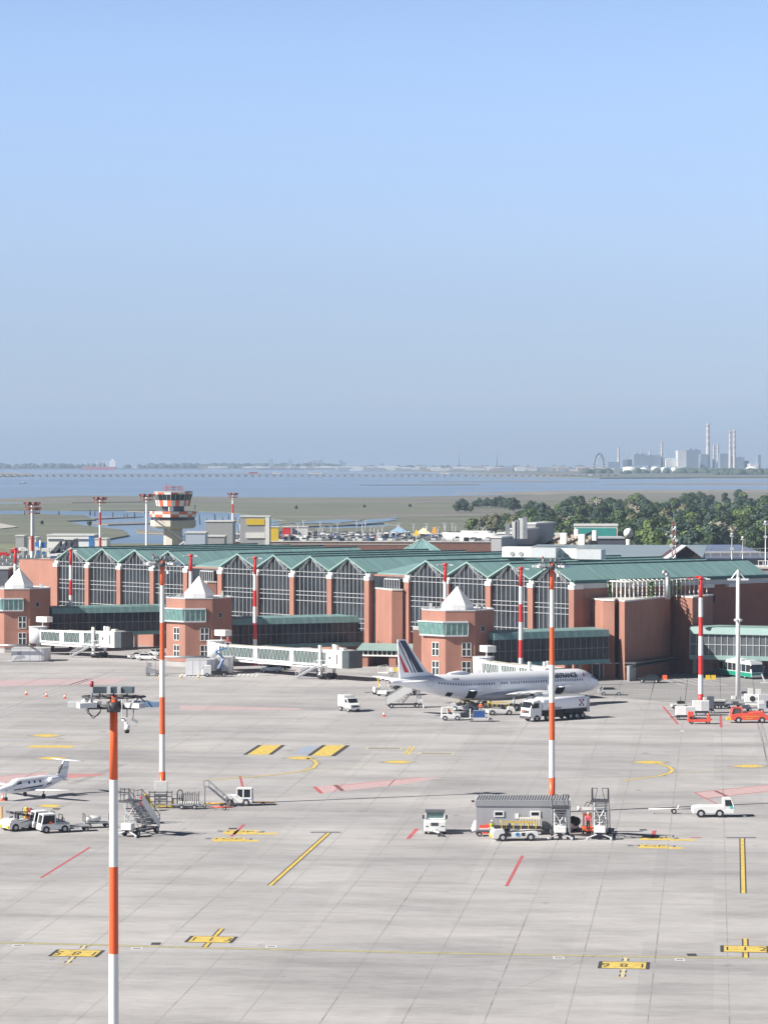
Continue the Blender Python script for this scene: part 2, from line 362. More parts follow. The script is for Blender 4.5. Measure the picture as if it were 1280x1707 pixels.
for pts in (((505,1287),(560,1280),(640,1271)), ((1095,1294),(1160,1287),(1225,1279)), ((0,1239),(120,1240),(270,1249),(405,1251)), ((0,1227),(60,1230),(200,1242)), ((700,1180),(990,1172),(1120,1168))):
    mk(strip([gp(*p) for p in pts], .22, ypaint2, 2), 'thin_line', ypaint2)
for pts, mt, lv in ((((405,1258.5),(430,1242.5),(476,1242.5),(454,1258.5)), kpaint, 2), (((412,1258.5),(437,1242.5),(469,1242.5),(447,1258.5)), ypaint, 3),
                    (((511.5,1260),(537,1242.5),(584,1243),(559,1261)), kpaint, 2), (((519,1260.2),(544,1242.6),(576,1243),(551,1260.8)), ypaint, 3),
                    (((490,1257),(510,1244),(531,1244),(512,1257)), bpaint, 1), (((608,1249.6),(613,1245.8),(671,1246.2),(668,1250.2)), ypaint2, 2),
                    (((611,1249.2),(615,1246.3),(668,1246.7),(665,1249.8)), dpatch, 3), (((696,1258),(700,1254.5),(757,1255.2),(755,1258.8)), ypaint2, 2), (((699,1257.5),(703,1255),(755,1255.7),(752,1258.3)), dpatch, 3)):
    mk(area([gp(*p) for p in pts], lv), 'square_mark', mt)
for x in (674, 681): mk(strip([gp(x,1259), gp(x+9,1245)], .3, ypaint, 2), 'double_line', ypaint)
def stop_panel(pts, ext, txt):
    mk(area([gp(*p) for p in pts], 2), 'stop_panel', ypaint); mk(area([gp(*p) for p in ext], 1), 'stop_panel', ypaint)
    a, b_, c, d = [Vector(gp(*p)) for p in pts]
    ctr = (a+b_+c+d)/4; u = (d-a); ang = math.atan2(u.y, u.x)
    text_mesh(txt, 2.0, 'stop_text', kpaint, apron, Matrix.Translation(ctr+Vector((0,.5,.014))) @ Matrix.Rotation(-GA, 4, 'Z') @ Matrix.Diagonal((.85, .8, 1, 1)), 0, 1)
stop_panel(((370,1391.5),(378,1384),(430,1384.7),(428,1391.5)), ((428,1391.5),(430,1388.6),(464,1389),(462,1391.6)), 'STOP 2')
stop_panel(((354,1403.5),(358,1396.5),(409,1397.5),(408,1403.5)), ((408,1403.6),(409,1400.4),(432,1400.8),(431,1403.6)), 'STOP 1')
stop_panel(((1066,1401),(1067,1395.6),(1117,1396.5),(1117,1401.5)), ((1117,1402),(1117,1399),(1158,1399.6),(1157,1402.3)), 'STOP 2')
stop_panel(((1063,1414.5),(1065,1408.6),(1112,1409.6),(1112,1415)), ((1112,1415.5),(1112,1412.4),(1140,1413),(1139,1415.8)), 'STOP 1')
for x, y, w, mt in ((30,1577,9,wpaint),(228,1582,9,wpaint),(452,1579,9,wpaint),(931,1597.5,9,wpaint),(1133,1600.5,8,wpaint),(1153,1592.5,8,kpaint),(260,1574,8,kpaint),
                  (388,1382,7,kpaint),(1072,1384,6,kpaint),(1160,1397,9,rpaint),(380,1385.4,0.1,rpaint),(603,1352,10,dpatch),(590,1378,0.1,kpaint),(1137,1219,3,wpaint),(94,1349,6,kpaint),  # the broad dark strip in this row is a plain dark mark
                  (1064,1318,4,dpatch),(1075,1256,6,dpatch),(497,1199,5,dpatch),(171,1220,5,dpatch),(100,1232,6,dpatch),(483,1252,5,dpatch),(760,1360,6,dpatch)):
    mk(strip([gp(x-w,y), gp(x+w,y)], 1.2 if mt is not rpaint else .5, mt, 2), 'ground_mark', mt)
    if mt is wpaint and w > 5: mk(strip([gp(x-w+2,y), gp(x+w-2,y)], .7, kpaint, 3), 'stencil_field', dpatch)
# service road in front of the terminal, with lane paint
road = area([(27,560),(31,520),(36,500),(46,486),(62,478),(130,472),(260,470),(260,580),(27,580)], 1)
road = tag(road.build('service_road', asph, fix=False), kind='structure')
def rk(pts, w, mt=wpaint, lv=2): strip([gp(*p) for p in pts], w, mt, lv).build('lane_marking', mt, road, fix=False)
for x in range(1046, 1290, 9): rk([(x, 1149+(x-1046)*.028), (x+5, 1149.2+(x-1046)*.028)], .25)
for x0, x1 in ((1118,1168),(1136,1190),(1155,1212),(1100,1140)): rk([(x0,1131),(x1,1143.5)], .16)
rk([(1040,1141),(1080,1143)], .16); rk([(1170,1155),(1300,1156)], .2); rk([(1000,1160),(1160,1153)], .15, ypaint2)
for k in range(18): rk([(425-k*7.4,1128),(430-k*7.4,1124)], .35)
# mainland soil, marshes and water
soil = mat('dry_grass_soil', (.16,.17,.10), .95, var=.3, scale=.03, stretch=(1,.4,1))
marsh = mat('salt_marsh', (.150,.145,.120), .95, var=.35, scale=.012, stretch=(.35,1.6,1))
marshg = mat('green_marsh', (.130,.138,.098), .95, var=.35, scale=.02, stretch=(.4,1.4,1))
mud = mat('mud_flat', (.22,.20,.17), .8, var=.2, scale=.02)
m = MB()
def seg(pts, z, mt, name, th=1.0):
    b = MB(); q = [G(px, py, z) for px, py in pts]
    b.poly([tuple(v) for v in q]); n_ = len(q)
    for i in range(n_): a, c = q[i], q[(i+1) % n_]; b.poly([(a.x,a.y,a.z-th),(c.x,c.y,c.z-th),tuple(c),tuple(a)])
    return tag(b.build(name, mt, fix=False), kind='structure')
rings = [10, 300, 600, 900, 1200]+[1200+150*i for i in range(1, 80)]
wb = MB(); n_ = 24
for i in range(len(rings)-1):
    for j in range(n_):
        a0 = R(45+90*j/n_); a1 = R(45+90*(j+1)/n_)
        pts = [(r*math.cos(a), r*math.sin(a)) for r, a in ((rings[i],a0),(rings[i+1],a0),(rings[i+1],a1),(rings[i],a1))]
        wb.poly([(x, y, -1.2+cz(x, y)) for x, y in pts], 0, True)
water = bpy.data.materials.new('lagoon_water'); water.use_nodes = True; nt = water.node_tree; b = nt.nodes['Principled BSDF']
b.inputs['Base Color'].default_value = (.1,.17,.25,1); b.inputs['Roughness'].default_value = .28; b.inputs['Specular IOR Level'].default_value = .5
tcw = nt.nodes.new('ShaderNodeTexCoord'); mpw = nt.nodes.new('ShaderNodeMapping'); mpw.inputs['Scale'].default_value = (.25,1,1)
nw = nt.nodes.new('ShaderNodeTexNoise'); nw.inputs['Scale'].default_value = .004; nw.inputs['Detail'].default_value = 5
rw = nt.nodes.new('ShaderNodeValToRGB'); rw.color_ramp.elements[0].color = (.11,.175,.26,1); rw.color_ramp.elements[1].color = (.19,.25,.32,1)
rw.color_ramp.elements[0].position = .35; rw.color_ramp.elements[1].position = .65
nt.links.new(tcw.outputs['Object'], mpw.inputs[0]); nt.links.new(mpw.outputs[0], nw.inputs['Vector']); nt.links.new(nw.outputs['Fac'], rw.inputs[0]); nt.links.new(rw.outputs[0], b.inputs['Base Color'])
n2 = nt.nodes.new('ShaderNodeTexNoise'); n2.inputs['Scale'].default_value = .35; n2.inputs['Detail'].default_value = 6
bu = nt.nodes.new('ShaderNodeBump'); bu.inputs['Strength'].default_value = .35; bu.inputs['Distance'].default_value = 1.0
nt.links.new(tcw.outputs['Object'], n2.inputs['Vector']); nt.links.new(n2.outputs['Fac'], bu.inputs['Height']); nt.links.new(bu.outputs[0], b.inputs['Normal'])
tag(wb.build('water', water, fix=False), kind='structure')
m = MB(); m.poly([(-420,20,-.05),(420,20,-.05),(640,1350,-.05),(-640,1350,-.05)]); 
tag(m.build('ground', soil, fix=False), kind='structure')
# marsh bodies seen over the terminal (pixel outlines laid on the ground)
seg([(-60,833),(60,829),(130,826.5),(260,827),(430,829),(640,829),(790,826),(960,823),(1350,820),(1350,832),(700,838),(420,836),(250,836),(120,838),(-60,836)], -.4, marsh, 'marsh_flat')
seg([(-60,841),(120,839),(260,837),(420,836),(700,837.5),(1350,831),(1350,880),(700,880),(640,872),(560,876),(480,878),(415,872),(480,868),(430,860),(380,853),(260,850),(120,850),(-60,849)], -.45, marshg, 'green_marsh')
seg([(-60,858),(60,856),(140,859),(160,866),(110,868),(140,876),(205,883),(215,892),(170,900),(60,905),(-60,912)], -.4, marshg, 'green_marsh')
seg([(470,862),(600,857),(780,850),(1350,842),(1350,850),(800,860),(600,866)], -.35, marsh, 'marsh_flat')
seg([(395,884),(470,879),(560,881),(660,876),(760,874),(1350,860),(1350,925),(395,925)], -.3, marshg, 'green_marsh')
for pts in (((610,866),(650,864),(664,866),(630,871),(600,874),(580,874),(606,869)), ((480,872),(560,866),(606,867),(560,872)), ((650,862.6),(664,861.5),(660,863.4)),
            ((395,872),(440,870),(475,873),(440,878),(400,884))):
    seg(pts, -.15, water, 'marsh_creek', .1)
for pts in (((760,795.4),(900,793.8),(1350,796),(1350,797.6),(900,796)), ((700,803),(880,801.6),(1000,803)), ((1000,806.4),(1170,804.6),(1350,805),(1350,807.4),(1170,806.8)),
            ((600,808.4),(760,806.4),(800,807.6)), ((760,822),(960,817.6),(1350,816),(1350,822),(960,824)),
            ((90,862.5),(150,865),(240,861),(150,863)), ((150,872),(240,870.6),(260,872),(180,874.4)), ((210,851.5),(330,852.8),(240,853.6)), ((440,874),(470,871),(458,876)), ((390,866),(430,872),(470,874),(420,875)),
            ((225,882),(275,886),(280,890),(230,888))):
    seg(pts, -.5, mud, 'mud_bank', .5)
seg([(-60,874),(0,872),(30,878),(0,881),(-60,882)], .0, mat('pale_path', (.42,.40,.36), .9), 'path', .3)
# ---------------------------------------------------------------- terminal
TA = R(-45.6); TC = Vector((35.4, 541, 0)); tu = Vector((math.cos(TA), math.sin(TA), 0)); tn = Vector((-math.sin(TA), math.cos(TA), 0))
def sof(px):                                  # distance along the facade (leftwards negative) for a pixel column
    q = (px-640)/F; return -(TC.x-q*TC.y)/(tu.x-q*tu.y)
T = thing('airport_terminal', 'long brick airport terminal with twelve glazed gables under a green copper roof', 'airport terminal', TC, TA)
teal_s = mat('teal_copper_sheet', (.185,.315,.315), .5, var=.24, scale=1.1, stretch=(.06,1.0,.1))
teal_b = mat('teal_copper_sheet_back', (.175,.30,.295), .5, var=.32, scale=1.1, stretch=(1.0,.06,.1))
rake = mat('pale_copper_trim', (.25,.37,.35), .5, var=.1)
darkt = mat('dark_roof_gap', (.02,.035,.035), .8, var=.2)
whitec = mat('white_concrete', (.74,.73,.70), .7, var=.06)
cols = [[98.7,150.7,203.7,259,315], [372.5,432.5,492.5,555,617.5], [683.7,750,819.5,890,958.7]]
SK = math.tan(R(90-80.6))
def skew(b):                                   # the ridges run back parallel to the side wall, not square to the facade
    b.v = [(x+SK*max(0,y), y, z) for x, y, z in b.v]; return b
core = MB(); core.bb(-168, -.3, .2, 46, 0, 17.3); skew(core)
core.build('wall', brick, T)
VZ, PZ = 17.75, 20.45
roof = MB(); colm = MB(); caps = MB(); rk_ = MB(); eave = MB(); strut = MB()
for g in cols:
    S = [sof(p) for p in g]; S[-1] = min(S[-1], -.2)
    for i in range(4):
        a, b_ = S[i], S[i+1]; mid = (a+b_)/2
        # roof prism of this gable
        roof.side([(a,VZ-.25),(a,VZ),(mid,PZ),(b_,VZ),(b_,VZ-.25),(mid,PZ-.25)], -1.1, 47, 0)
        # rake trim
        for x0, x1, z0, z1 in ((a,mid,VZ,PZ),(mid,b_,PZ,VZ)):
            rk_ = MB(); rk_.side([(x0,z0+.08),(x1,z1+.08),(x1,z1-.2),(x0,z0-.2)], -1.22, -1.0, 0); rk_.build('rake_trim', rake, T)
        # glass bay
        w = MB(); w.side([(a+.8,6),(b_-.8,6),(b_-.8,VZ-.2),(mid,PZ-.5),(a+.8,VZ-.2)], -.45, -.35)
        gl = w.build('window', glass, T)
        f = MB(); n_ = 8
        for k in range(1, n_):
            x = a+.8+(b_-a-1.6)*k/n_; t_ = 1-abs(x-mid)/((b_-a)/2)
            f.bb(x-.045, x+.045, -.62, -.46, 6, VZ-.5+(PZ-VZ)*t_)
        for z in (17.25,16.3,13.35,12.55,11.45,8.4,7.55,6.5): f.bb(a+.8, b_-.8, -.64, -.48, z-.055, z+.055)
        f.build('frame', lgrey if False else mat('pale_mullion_paint', (.40,.41,.43), .5, var=.06), gl)
        strut = MB()
        for sx in (-1, 1):           # forked eave brackets
            bx = mid+sx*1.1 if sx > 0 else mid-2.7
            strut.bar((mid+sx*.5, -1.0, PZ-.7), (mid+sx*3.4, -.7, VZ-.6), .12); strut.bar((mid+sx*1.0, -1.0, PZ-.9), (mid+sx*3.6, -.7, VZ-.2), .10)
        strut.build('eave_bracket', mat('pale_mullion_paint', (.40,.41,.43)), T)
    for i, s in enumerate(S):
        colm = MB(); caps = MB(); colm.bb(s-.66, s+.66, -1.1, 1.5, 0, 16.1); caps.bb(s-.74, s+.74, -1.2, 1.5, 16.1, 16.9); caps.bb(s-.6, s+.6, -.8, 1.5, 16.9, VZ-.3); colm.build('brick_pier', brick, T); caps.build('pier_cap', whitec, T)
skew(roof).build('gable_roof', teal_s, T)
# main roof slope behind the gables, clerestory steps and flat roof
def slab(b, x0, x1, y0, z0, y1, z1, th=.3, m=0, x0b=None, x1b=None):
    x0b = x0 if x0b is None else x0b; x1b = x1 if x1b is None else x1b
    b.loft([[(x0,y0,z0),(x1,y0,z0),(x1b,y1,z1),(x0b,y1,z1)], [(x0,y0,z0-th),(x1,y0,z0-th),(x1b,y1,z1-th),(x0b,y1,z1-th)]], m, smooth=False)
for i, g in enumerate(cols):                  # saddle roofs over the recesses, same pitch, set a little lower
    if i < 2:
        a, b_ = sof(g[-1]), sof(cols[i+1][0]); mid = (a+b_)/2; q = MB(); q.side([(a,17.5),(mid,19.6),(b_,17.5),(b_,17.2),(mid,19.3),(a,17.2)], 9, 47); skew(q).build('saddle_roof', teal_s, T)
a = sof(98.7); q = MB(); q.side([(a-14,15.9),(a,17.6),(a,17.3),(a-14,15.6)], 4, 47); skew(q).build('side_roof', teal_s, T)
rc = MB()
for g in cols:
    S = [sof(p) for p in g]; S[-1] = min(S[-1], -.2)
    for i in range(4): mid = (S[i]+S[i+1])/2; rc.bb(mid-.16, mid+.16, -.9, 47, PZ-.02, PZ+.14)
skew(rc).build('ridge_cap', mat('dark_ridge_copper', (.05,.10,.095), .6), T)
# recesses between gable groups: low glazed link and brick bay in front
for p0, p1 in ((318,369), (621,680)):
    a, b_ = sof(p0)+.8, sof(p1)-.8
    e = MB(); slab(e, a-.5, b_+.5, 1.0, 17.6, 12, 19.2, .35); e.build('eave_roof', teal_s, T); e = MB(); e.bb(a-.3, b_+.3, -.1, .1, 3, 17.0); e.build('dark_recess_glazing', glass, T)  # dark glass sheet over the brick stands in for the deep recess and its shade
    q = MB(); q.bb((a+b_)/2, b_, -1.5, 1.5, 13.8, 16.6); gl = q.build('roof_lantern', glass, T)
    f = MB()
    for k in range(7): x = (a+b_)/2+((b_-a)/2)*k/6; f.bb(x-.05, x+.05, -1.62, -1.5, 13.8, 16.6); f.bar((x,-1.6,16.65),(x,1.2,17.3), .1)
    f.bb((a+b_)/2, b_, -1.62, -1.5, 16.5, 16.7); f.build('frame', lgrey, gl)
# right wing: long hipped roof over dark side wall
W0 = Vector((35.4,541)); W1 = Vector((74.5,566.5)); wd = (W1-W0).normalized(); wnrm = Vector((-wd.y, wd.x))
wing = thing('terminal_wing', 'right wing of terminal with wide hipped copper roof above a shaded brick wall', 'building', (W0.x, W0.y, 0), math.atan2(wd.y, wd.x))
L = (W1-W0).length
q = MB(); q.bb(.5, L+30, 1.2, 20, 0, 16.2); q.build('wall', mat('shaded_wing_brick', (.27,.105,.075), .8, var=.14, scale=.5), wing)  # darker copy of the brick: the wall's shade is put into its colour
q = MB(); q.bb(-.3, L-.5, .2, 1.2, 16.2, 17.3); q.build('fascia', lgrey, wing)
q = MB(); q.bb(-.8, L+.2, -.5, -.1, 17.15, 17.75); q.build('gutter', mat('dark_teal_gutter', (.03,.10,.10), .5), wing)
for px in (1187, 1205, 1214):
    x = (Vector((X(px,556),556))-W0).dot(wd); w = MB(); w.bb(x-.7,x+.7,1.05,1.2,12.6,14.1); w.build('window', glass, wing); 
for px, z in ((1198, 16.0), (1262,16.0)):
    x = (Vector((X(px,556),556))-W0).dot(wd); w = MB(); w.bb(x-1.3,x+1.3,.1,1.2,15.6,16.3); w.build('vent_box', whitec, wing)
# grey flue in front of the wing roof
q = thing('curved_flue', 'grey curved flue pipe rising in front of the wing roof', 'flue pipe', (*(P(1113,960,541)).to_2d(), 14.3))
f = MB(); f.path([(0,0,0),(0,0,4.2),(-.35,0,4.8),(-1.0,0,5.0)], .75, n=8); f.build('pipe', steel, q)
# ---- brick bays in front of the terminal
def bay(name, label, pts, zt, cat='brick building', zb=0, extra=None):
    c = Vector((sum(X(p,d) for p, d in pts)/len(pts), sum(d for p, d in pts)/len(pts), 0))
    t = thing(name, label, cat, c)
    fp = [(X(p,d)-c.x, d-c.y) for p, d in pts]
    q = MB(); q.prism(fp, zb, zt); q.build('wall', brick, t)
    q = MB(); q.prism([(x*1.01, y*1.01) for x, y in fp], zt, zt+.25); q.build('parapet_cap', offwhite, t)
    return t, fp
bay('brick_bay', 'brick bay with angled corners between the middle and right gable groups', [(625,579),(653,571),(671,571),(678,578),(678,600),(625,600)], 14.5)
bay('brick_bay', 'brick bay with angled corners standing behind the second octagonal tower', [(312,628),(333,614),(345,611),(361,611),(369,620),(369,640),(312,640)], 14.3)
bay('brick_bay', 'brick bay at the left end of the terminal behind the first white pyramid', [(36,672),(50,664),(52,662),(73,655),(90,655),(95,662),(95,690),(36,690)], 14.8)
bay('brick_annex', 'low brick annex with two small windows behind the third octagonal tower', [(688,562),(720,562),(720,572),(688,572)], 7.3)
t, fp = bay('brick_block', 'big faceted brick block in front of the wing, carrying a white rooftop pergola', [(972,548),(1005,537),(1024,536),(1027,542),(1031,542),(1032,536),(1041,532.5),(1117,551),(1119,554),(1130,552),(1154,547),(1188,556),(1188,572),(972,572)], 14.2)
q = MB()
for a, b_ in (((1041,532),(1117,550.4)),):
    A = Vector((X(a[0],a[1])-t.location.x, a[1]-t.location.y)); B = Vector((X(b_[0],b_[1])-t.location.x, b_[1]-t.location.y)); d = (B-A); n2_ = Vector((d.y,-d.x)).normalized()
    for z0, z1, o0, o1 in ((3.0,3.3,.0,2.2), (2.4,2.6,0,1.8)):
        q.prism([tuple(A+n2_*o0), tuple(B+n2_*o0), tuple(B+n2_*o1), tuple(A+n2_*o1)], z0, z1)
q.build('canopy', dgrey, t)
q = MB(); q.box((A.x+1.2, A.y-.4, 1.4), (3.0,.5,2.8), rz=math.atan2(d.y,d.x)); q.build('shutter', steel, t)
q = MB(); q.box((X(1003,541)-t.location.x, 537.2-t.location.y, 1.3), (4.2,.3,2.6), rz=R(-8)); gl = q.build('door', glass, t)
f = MB()
for dx in (-2.05,-.7,0,.7,2.05): f.box((X(1003,541)-t.location.x+dx, 537.0-dx*.14-t.location.y, 1.35), (.14,.14,2.7))
f.box((X(1003,541)-t.location.x, 537-t.location.y, 2.8), (6,1.2,.15), rz=R(-8)); f.build('frame', whitec, gl)
# pergola on the block's roof
pg = thing('roof_pergola', 'white steel pergola with climbing plants on the brick block roof', 'pergola', (X(1080,548), 548, 14.45))
fr = MB(); lp = [(985,548),(1012,545),(1045,541),(1100,548),(1130,553),(1178,557)]
def on_path(lp, t_):
    tot = [0]
    for a, b_ in zip(lp, lp[1:]): tot.append(tot[-1]+abs(b_[0]-a[0]))
    s = t_*tot[-1]
    for i in range(len(lp)-1):
        if s <= tot[i+1]+1e-6: k = (s-tot[i])/(tot[i+1]-tot[i]); px = lp[i][0]+k*(lp[i+1][0]-lp[i][0]); dd = lp[i][1]+k*(lp[i+1][1]-lp[i][1]); return Vector((X(px,dd)-pg.location.x, dd-pg.location.y, 0))
N = 27; prev = None
for k in range(N+1):
    p = on_path(lp, k/N); q2 = p+Vector((-.6,4.5,0))
    fr.bar(p, p+Vector((0,0,3.0)), .16); fr.bar(q2, q2+Vector((0,0,3.2)), .14); fr.bar(p+Vector((-.1,-.8,2.95)), q2+Vector((0,0,3.2)), .16)
    if prev is not None: fr.bar(prev+Vector((0,0,3.0)), p+Vector((0,0,3.0)), .22); fr.bar(prev+Vector((-.6,4.5,3.2)), q2+Vector((0,0,3.2)), .18)
    prev = p
fr.build('frame', whitec, pg)
for k in (1.4, 4.5, 14, 18.5, 20.3):
    p = on_path(lp, k/N); pl = MB()
    for j in range(160):
        c = p+Vector((rnd(-.32,.32), rnd(-.3,.5), rnd(0,2.8))); a = rnd(0,6.28); s = rnd(.08,.18); u_ = Vector((math.cos(a),math.sin(a),rnd(-.6,.6)))*s; v_ = Vector((rnd(-1,1),rnd(-1,1),1)).normalized()*s
        pl.poly([c-u_-v_, c+u_-v_, c+u_+v_, c-u_+v_])
    pl.build('climbing_plant', mat('climber_leaf', (.10,.19,.04), .7, var=.3), pg, fix=False)
# ---------------------------------------------------------------- octagonal towers
def tower(px, D, label, group='octagonal brick towers', rot=R(3)):
    t = thing('octagonal_tower', label, 'brick tower', (X(px,D), D, 0), rot, group)
    Rr = 6.85; A0 = R(-90-22.5)
    def oc(r, sc_=1): return [(r*math.cos(A0+k*math.pi/4), r*math.sin(A0+k*math.pi/4)) for k in range(8)]
    ap = Rr*math.cos(R(22.5))
    q = MB(); q.prism(oc(Rr), 1.0, 13.1); q.build('wall', brick, t)
    q = MB(); q.prism(oc(Rr-.12), 0, 1.0); q.build('plinth', mat('grey_plinth', (.35,.34,.33), .8, var=.1), t)
    q = MB(); q.loft([[(x,y,13.1) for x,y in oc(Rr+.1)], [(x,y,13.3) for x,y in oc(Rr+.1)], [(x,y,13.3) for x,y in oc(Rr-.5)], [(x,y,13.12) for x,y in oc(Rr-.5)]], 0, smooth=False); q.build('parapet', lgrey, t)
    q = MB(); z0, z1, z2 = 13.1, 14.0, 17.3; r = 3.05
    q.loft([[(x,y,z0) for x,y in oc(r)], [(x,y,z1) for x,y in oc(r)], [(x,y,z2) for x,y in oc(.05)]], 0, smooth=False); q.build('pyramid_roof', mat('white_roof_sheet', (.80,.80,.79), .5, var=.04, scale=1.5, stretch=(1,1,.2)), t)
    for k in range(9): q = MB(); a = rnd(0,6.28); rr = rnd(4.2,5.9); h = rnd(.3,1.2); q.box((rr*math.cos(a), rr*math.sin(a), 13.1+h/2), (rnd(.15,.5),rnd(.15,.5),h)); q.build('roof_vent', offwhite, t)
    # glazed control bay round the left and front faces, leaning outwards
    side = 2*Rr*math.sin(R(22.5))
    def face(k, u_, o, z):   # k: 0 front,-1 left; u along face, o outwards
        an = R(-90)+k*math.pi/4; nx, ny = math.cos(an), math.sin(an); tx, ty = -ny, nx
        return Vector((nx*(ap+o)+tx*u_, ny*(ap+o)+ty*u_, z))
    h = side/2; zb, zt = 8.9, 11.1
    o0, o1 = .55, 1.15
    def ring(z, o):
        ex = o*math.tan(R(22.5))
        return [face(0,h*.52,0-.1,z), face(0,h*.52,o,z), face(0,-h-ex,o,z), face(-1,-h-.4,o,z), face(-1,-h-.4,-.1,z)]
    q = MB(); q.loft([ring(zb,o0), ring(zt,o1)], 0, smooth=False); w = q.build('bay_window', tealg, t)
    q = MB(); q.loft([ring(zb-.28,o0+.05), ring(zb,o0+.08)], 0, smooth=False); q.loft([ring(zt,o1+.1), ring(zt+.22,o1+.1)], 0, smooth=False)
    for k, u0, u1, n_ in ((0,-h,h*.52,4), (-1,-h,h,5)):
        for j in range(n_+1):
            u_ = u0+(u1-u0)*j/n_; q.bar(face(k,u_,o0+.03,zb), face(k,u_*1.06 if k else u_,o1+.03,zt), .1 if j in (0,n_) else .07)
    q.build('frame', lgrey, w)
    for k in (0,-1):
        for z in (6.3, 2.95):
            u_ = 1.1 if k == 0 else .35; c = face(k,u_,.03,z); an = k*math.pi/4
            q = MB(); q.box(c, (1.55,.1,2.35), rz=an); w = q.build('window', glass, t)
            q = MB(); f0 = face(k,u_,.08,z)
            for dx, dz, sx, sz in ((-.78,0,.1,2.45),(.78,0,.1,2.45),(0,-1.2,1.65,.1),(0,1.2,1.65,.1),(0,0,.16,2.35),(0,.05,1.5,.13)):
                q.box(f0+Vector((math.cos(an)*dx, math.sin(an)*dx, dz)), (sx,.09,sz), rz=an)
            q.build('frame', whitec, w)
    an = math.pi/4; q = MB(); q.box(face(1,-.6,.02,9.9), (.95,.1,.95), rz=an); w = q.build('small_window', glass, t)
    q = MB(); f0 = face(1,-.6,.07,9.9)
    for dx, dz, sx, sz in ((-.5,0,.1,1.1),(.5,0,.1,1.1),(0,-.5,1.1,.1),(0,.5,1.1,.1)): q.box(f0+Vector((math.cos(an)*dx, math.sin(an)*dx, dz)), (sx,.1,sz), rz=an)
    q.build('frame', steel, w)
    return t
tower(762.5, 528, 'octagonal brick tower with white pyramid roof behind the airliner')
tower(332, 572, 'octagonal brick tower with white pyramid roof beside the boom lift truck')
tower(32, 612, 'octagonal brick tower with white pyramid roof cut by the left edge')
# ---------------------------------------------------------------- glazed walkways between terminal and towers
def walkway(p0, D0, p1, D1, label, zt=9.0, zb=3.0, light=False, w=5.5, step=1.15):
    A = Vector((X(p0,D0), D0)); B = Vector((X(p1,D1), D1)); L = (B-A).length; a = math.atan2(B.y-A.y, B.x-A.x)
    t = thing('glazed_walkway', label, 'walkway', (A.x, A.y, 0), a, 'raised walkways to the gates')
    q = MB()   # roof with sloped front band
    q.loft([[(0,-.5,zt-1.25),(L,-.5,zt-1.25),(L,-.1,zt-.1),(0,-.1,zt-.1)], [(0,.3,zt-1.25),(L,.3,zt-1.25),(L,w,zt),(0,w,zt)]], 0, smooth=False)
    q.loft([[(0,-.5,zt-1.3),(0,.2,zt-.05),(0,w,zt+.1),(0,w,zt-1.3)], [(L,-.5,zt-1.3),(L,.2,zt-.05),(L,w,zt+.1),(L,w,zt-1.3)]], 0, smooth=False)
    q.build('roof', teal_b if not light else rake, t)
    q = MB(); q.bb(0, L, 0, w, zb+.8, zt-1.3); g = q.build('glazing', glass if not light else mat('grey_glass', (.10,.115,.125), .12, var=.3, scale=.3), t)
    f = MB(); n_ = int(L/step); mt = mat('dim_mullion_paint', (.25,.27,.28), .5) if not light else mat('pale_mullion_paint', (.62,.63,.64))
    for k in range(n_+1): x = L*k/n_; f.bb(x-.035-(.03 if light else 0), x+.035+(.03 if light else 0), -.12, -.004, zb+.8, zt-1.3)
    f.bb(0, L, -.11, -.006, (zb+zt)/2-.3, (zb+zt)/2-.22 + (.06 if light else 0)); f.build('mullion', mt, g)
    q = MB(); q.bb(-.05, L+.05, -.45, w, zb, zb+.8); q.build('floor_band', tealf if not light else rake, t)
    for k in range(int(L/9)+1):
        x = min(L-.6, .6+9*k)
        for y in (1.0, w-1.2): q = MB(); q.bb(x-.3, x+.3, y, y+.6, 0, zb); q.build('support_column', mat('grey_plinth', (.35,.34,.33)), t)
    return t
walkway(386, 572, 627, 583, 'raised dark glass walkway between the second tower and the middle brick bay')
walkway(86, 612, 282, 621, 'raised dark glass walkway starting at the leftmost tower behind the parked bridge', step=1.3)
walkway(822, 523, 1014, 534, 'raised dark glass walkway between third tower and the big brick block', zt=9.2)
walkway(1150, 545, 1330, 538, 'raised walkway with pale green roof and bright mullions at the right edge', light=True)
# low link with pale roof and openings next to third tower
A = Vector((X(598,567),567)); L = X(712,560)-A.x
t = thing('service_link', 'low link building with pale green roof and dark openings behind the airliner tail', 'building', (A.x,A.y,0), R(-14))
q = MB(); q.bb(0,L,0,8,2.3,3.3); w = q.build('window', glass, t); f = MB()
for k in range(15): f.bb(L*k/14-.07, L*k/14+.07, -.1, -.005, 2.3, 3.3)
f.bb(0,L,-.3,-.01,2.05,2.3); f.build('frame', whitec, w)
q = MB(); slab(q, -.3, L+.3, -.6, 3.35, 4, 4.3, .2); q.build('roof', rake, t)
q = MB(); q.bb(0,L,7,8,0,2.2); q.bb(-.2,1.8,0,7,0,2.2); q.bb(6.0,7.4,0,7,0,2.2); q.bb(L-2,L,0,7,0,2.2); q.build('brick_pier', brick, t)
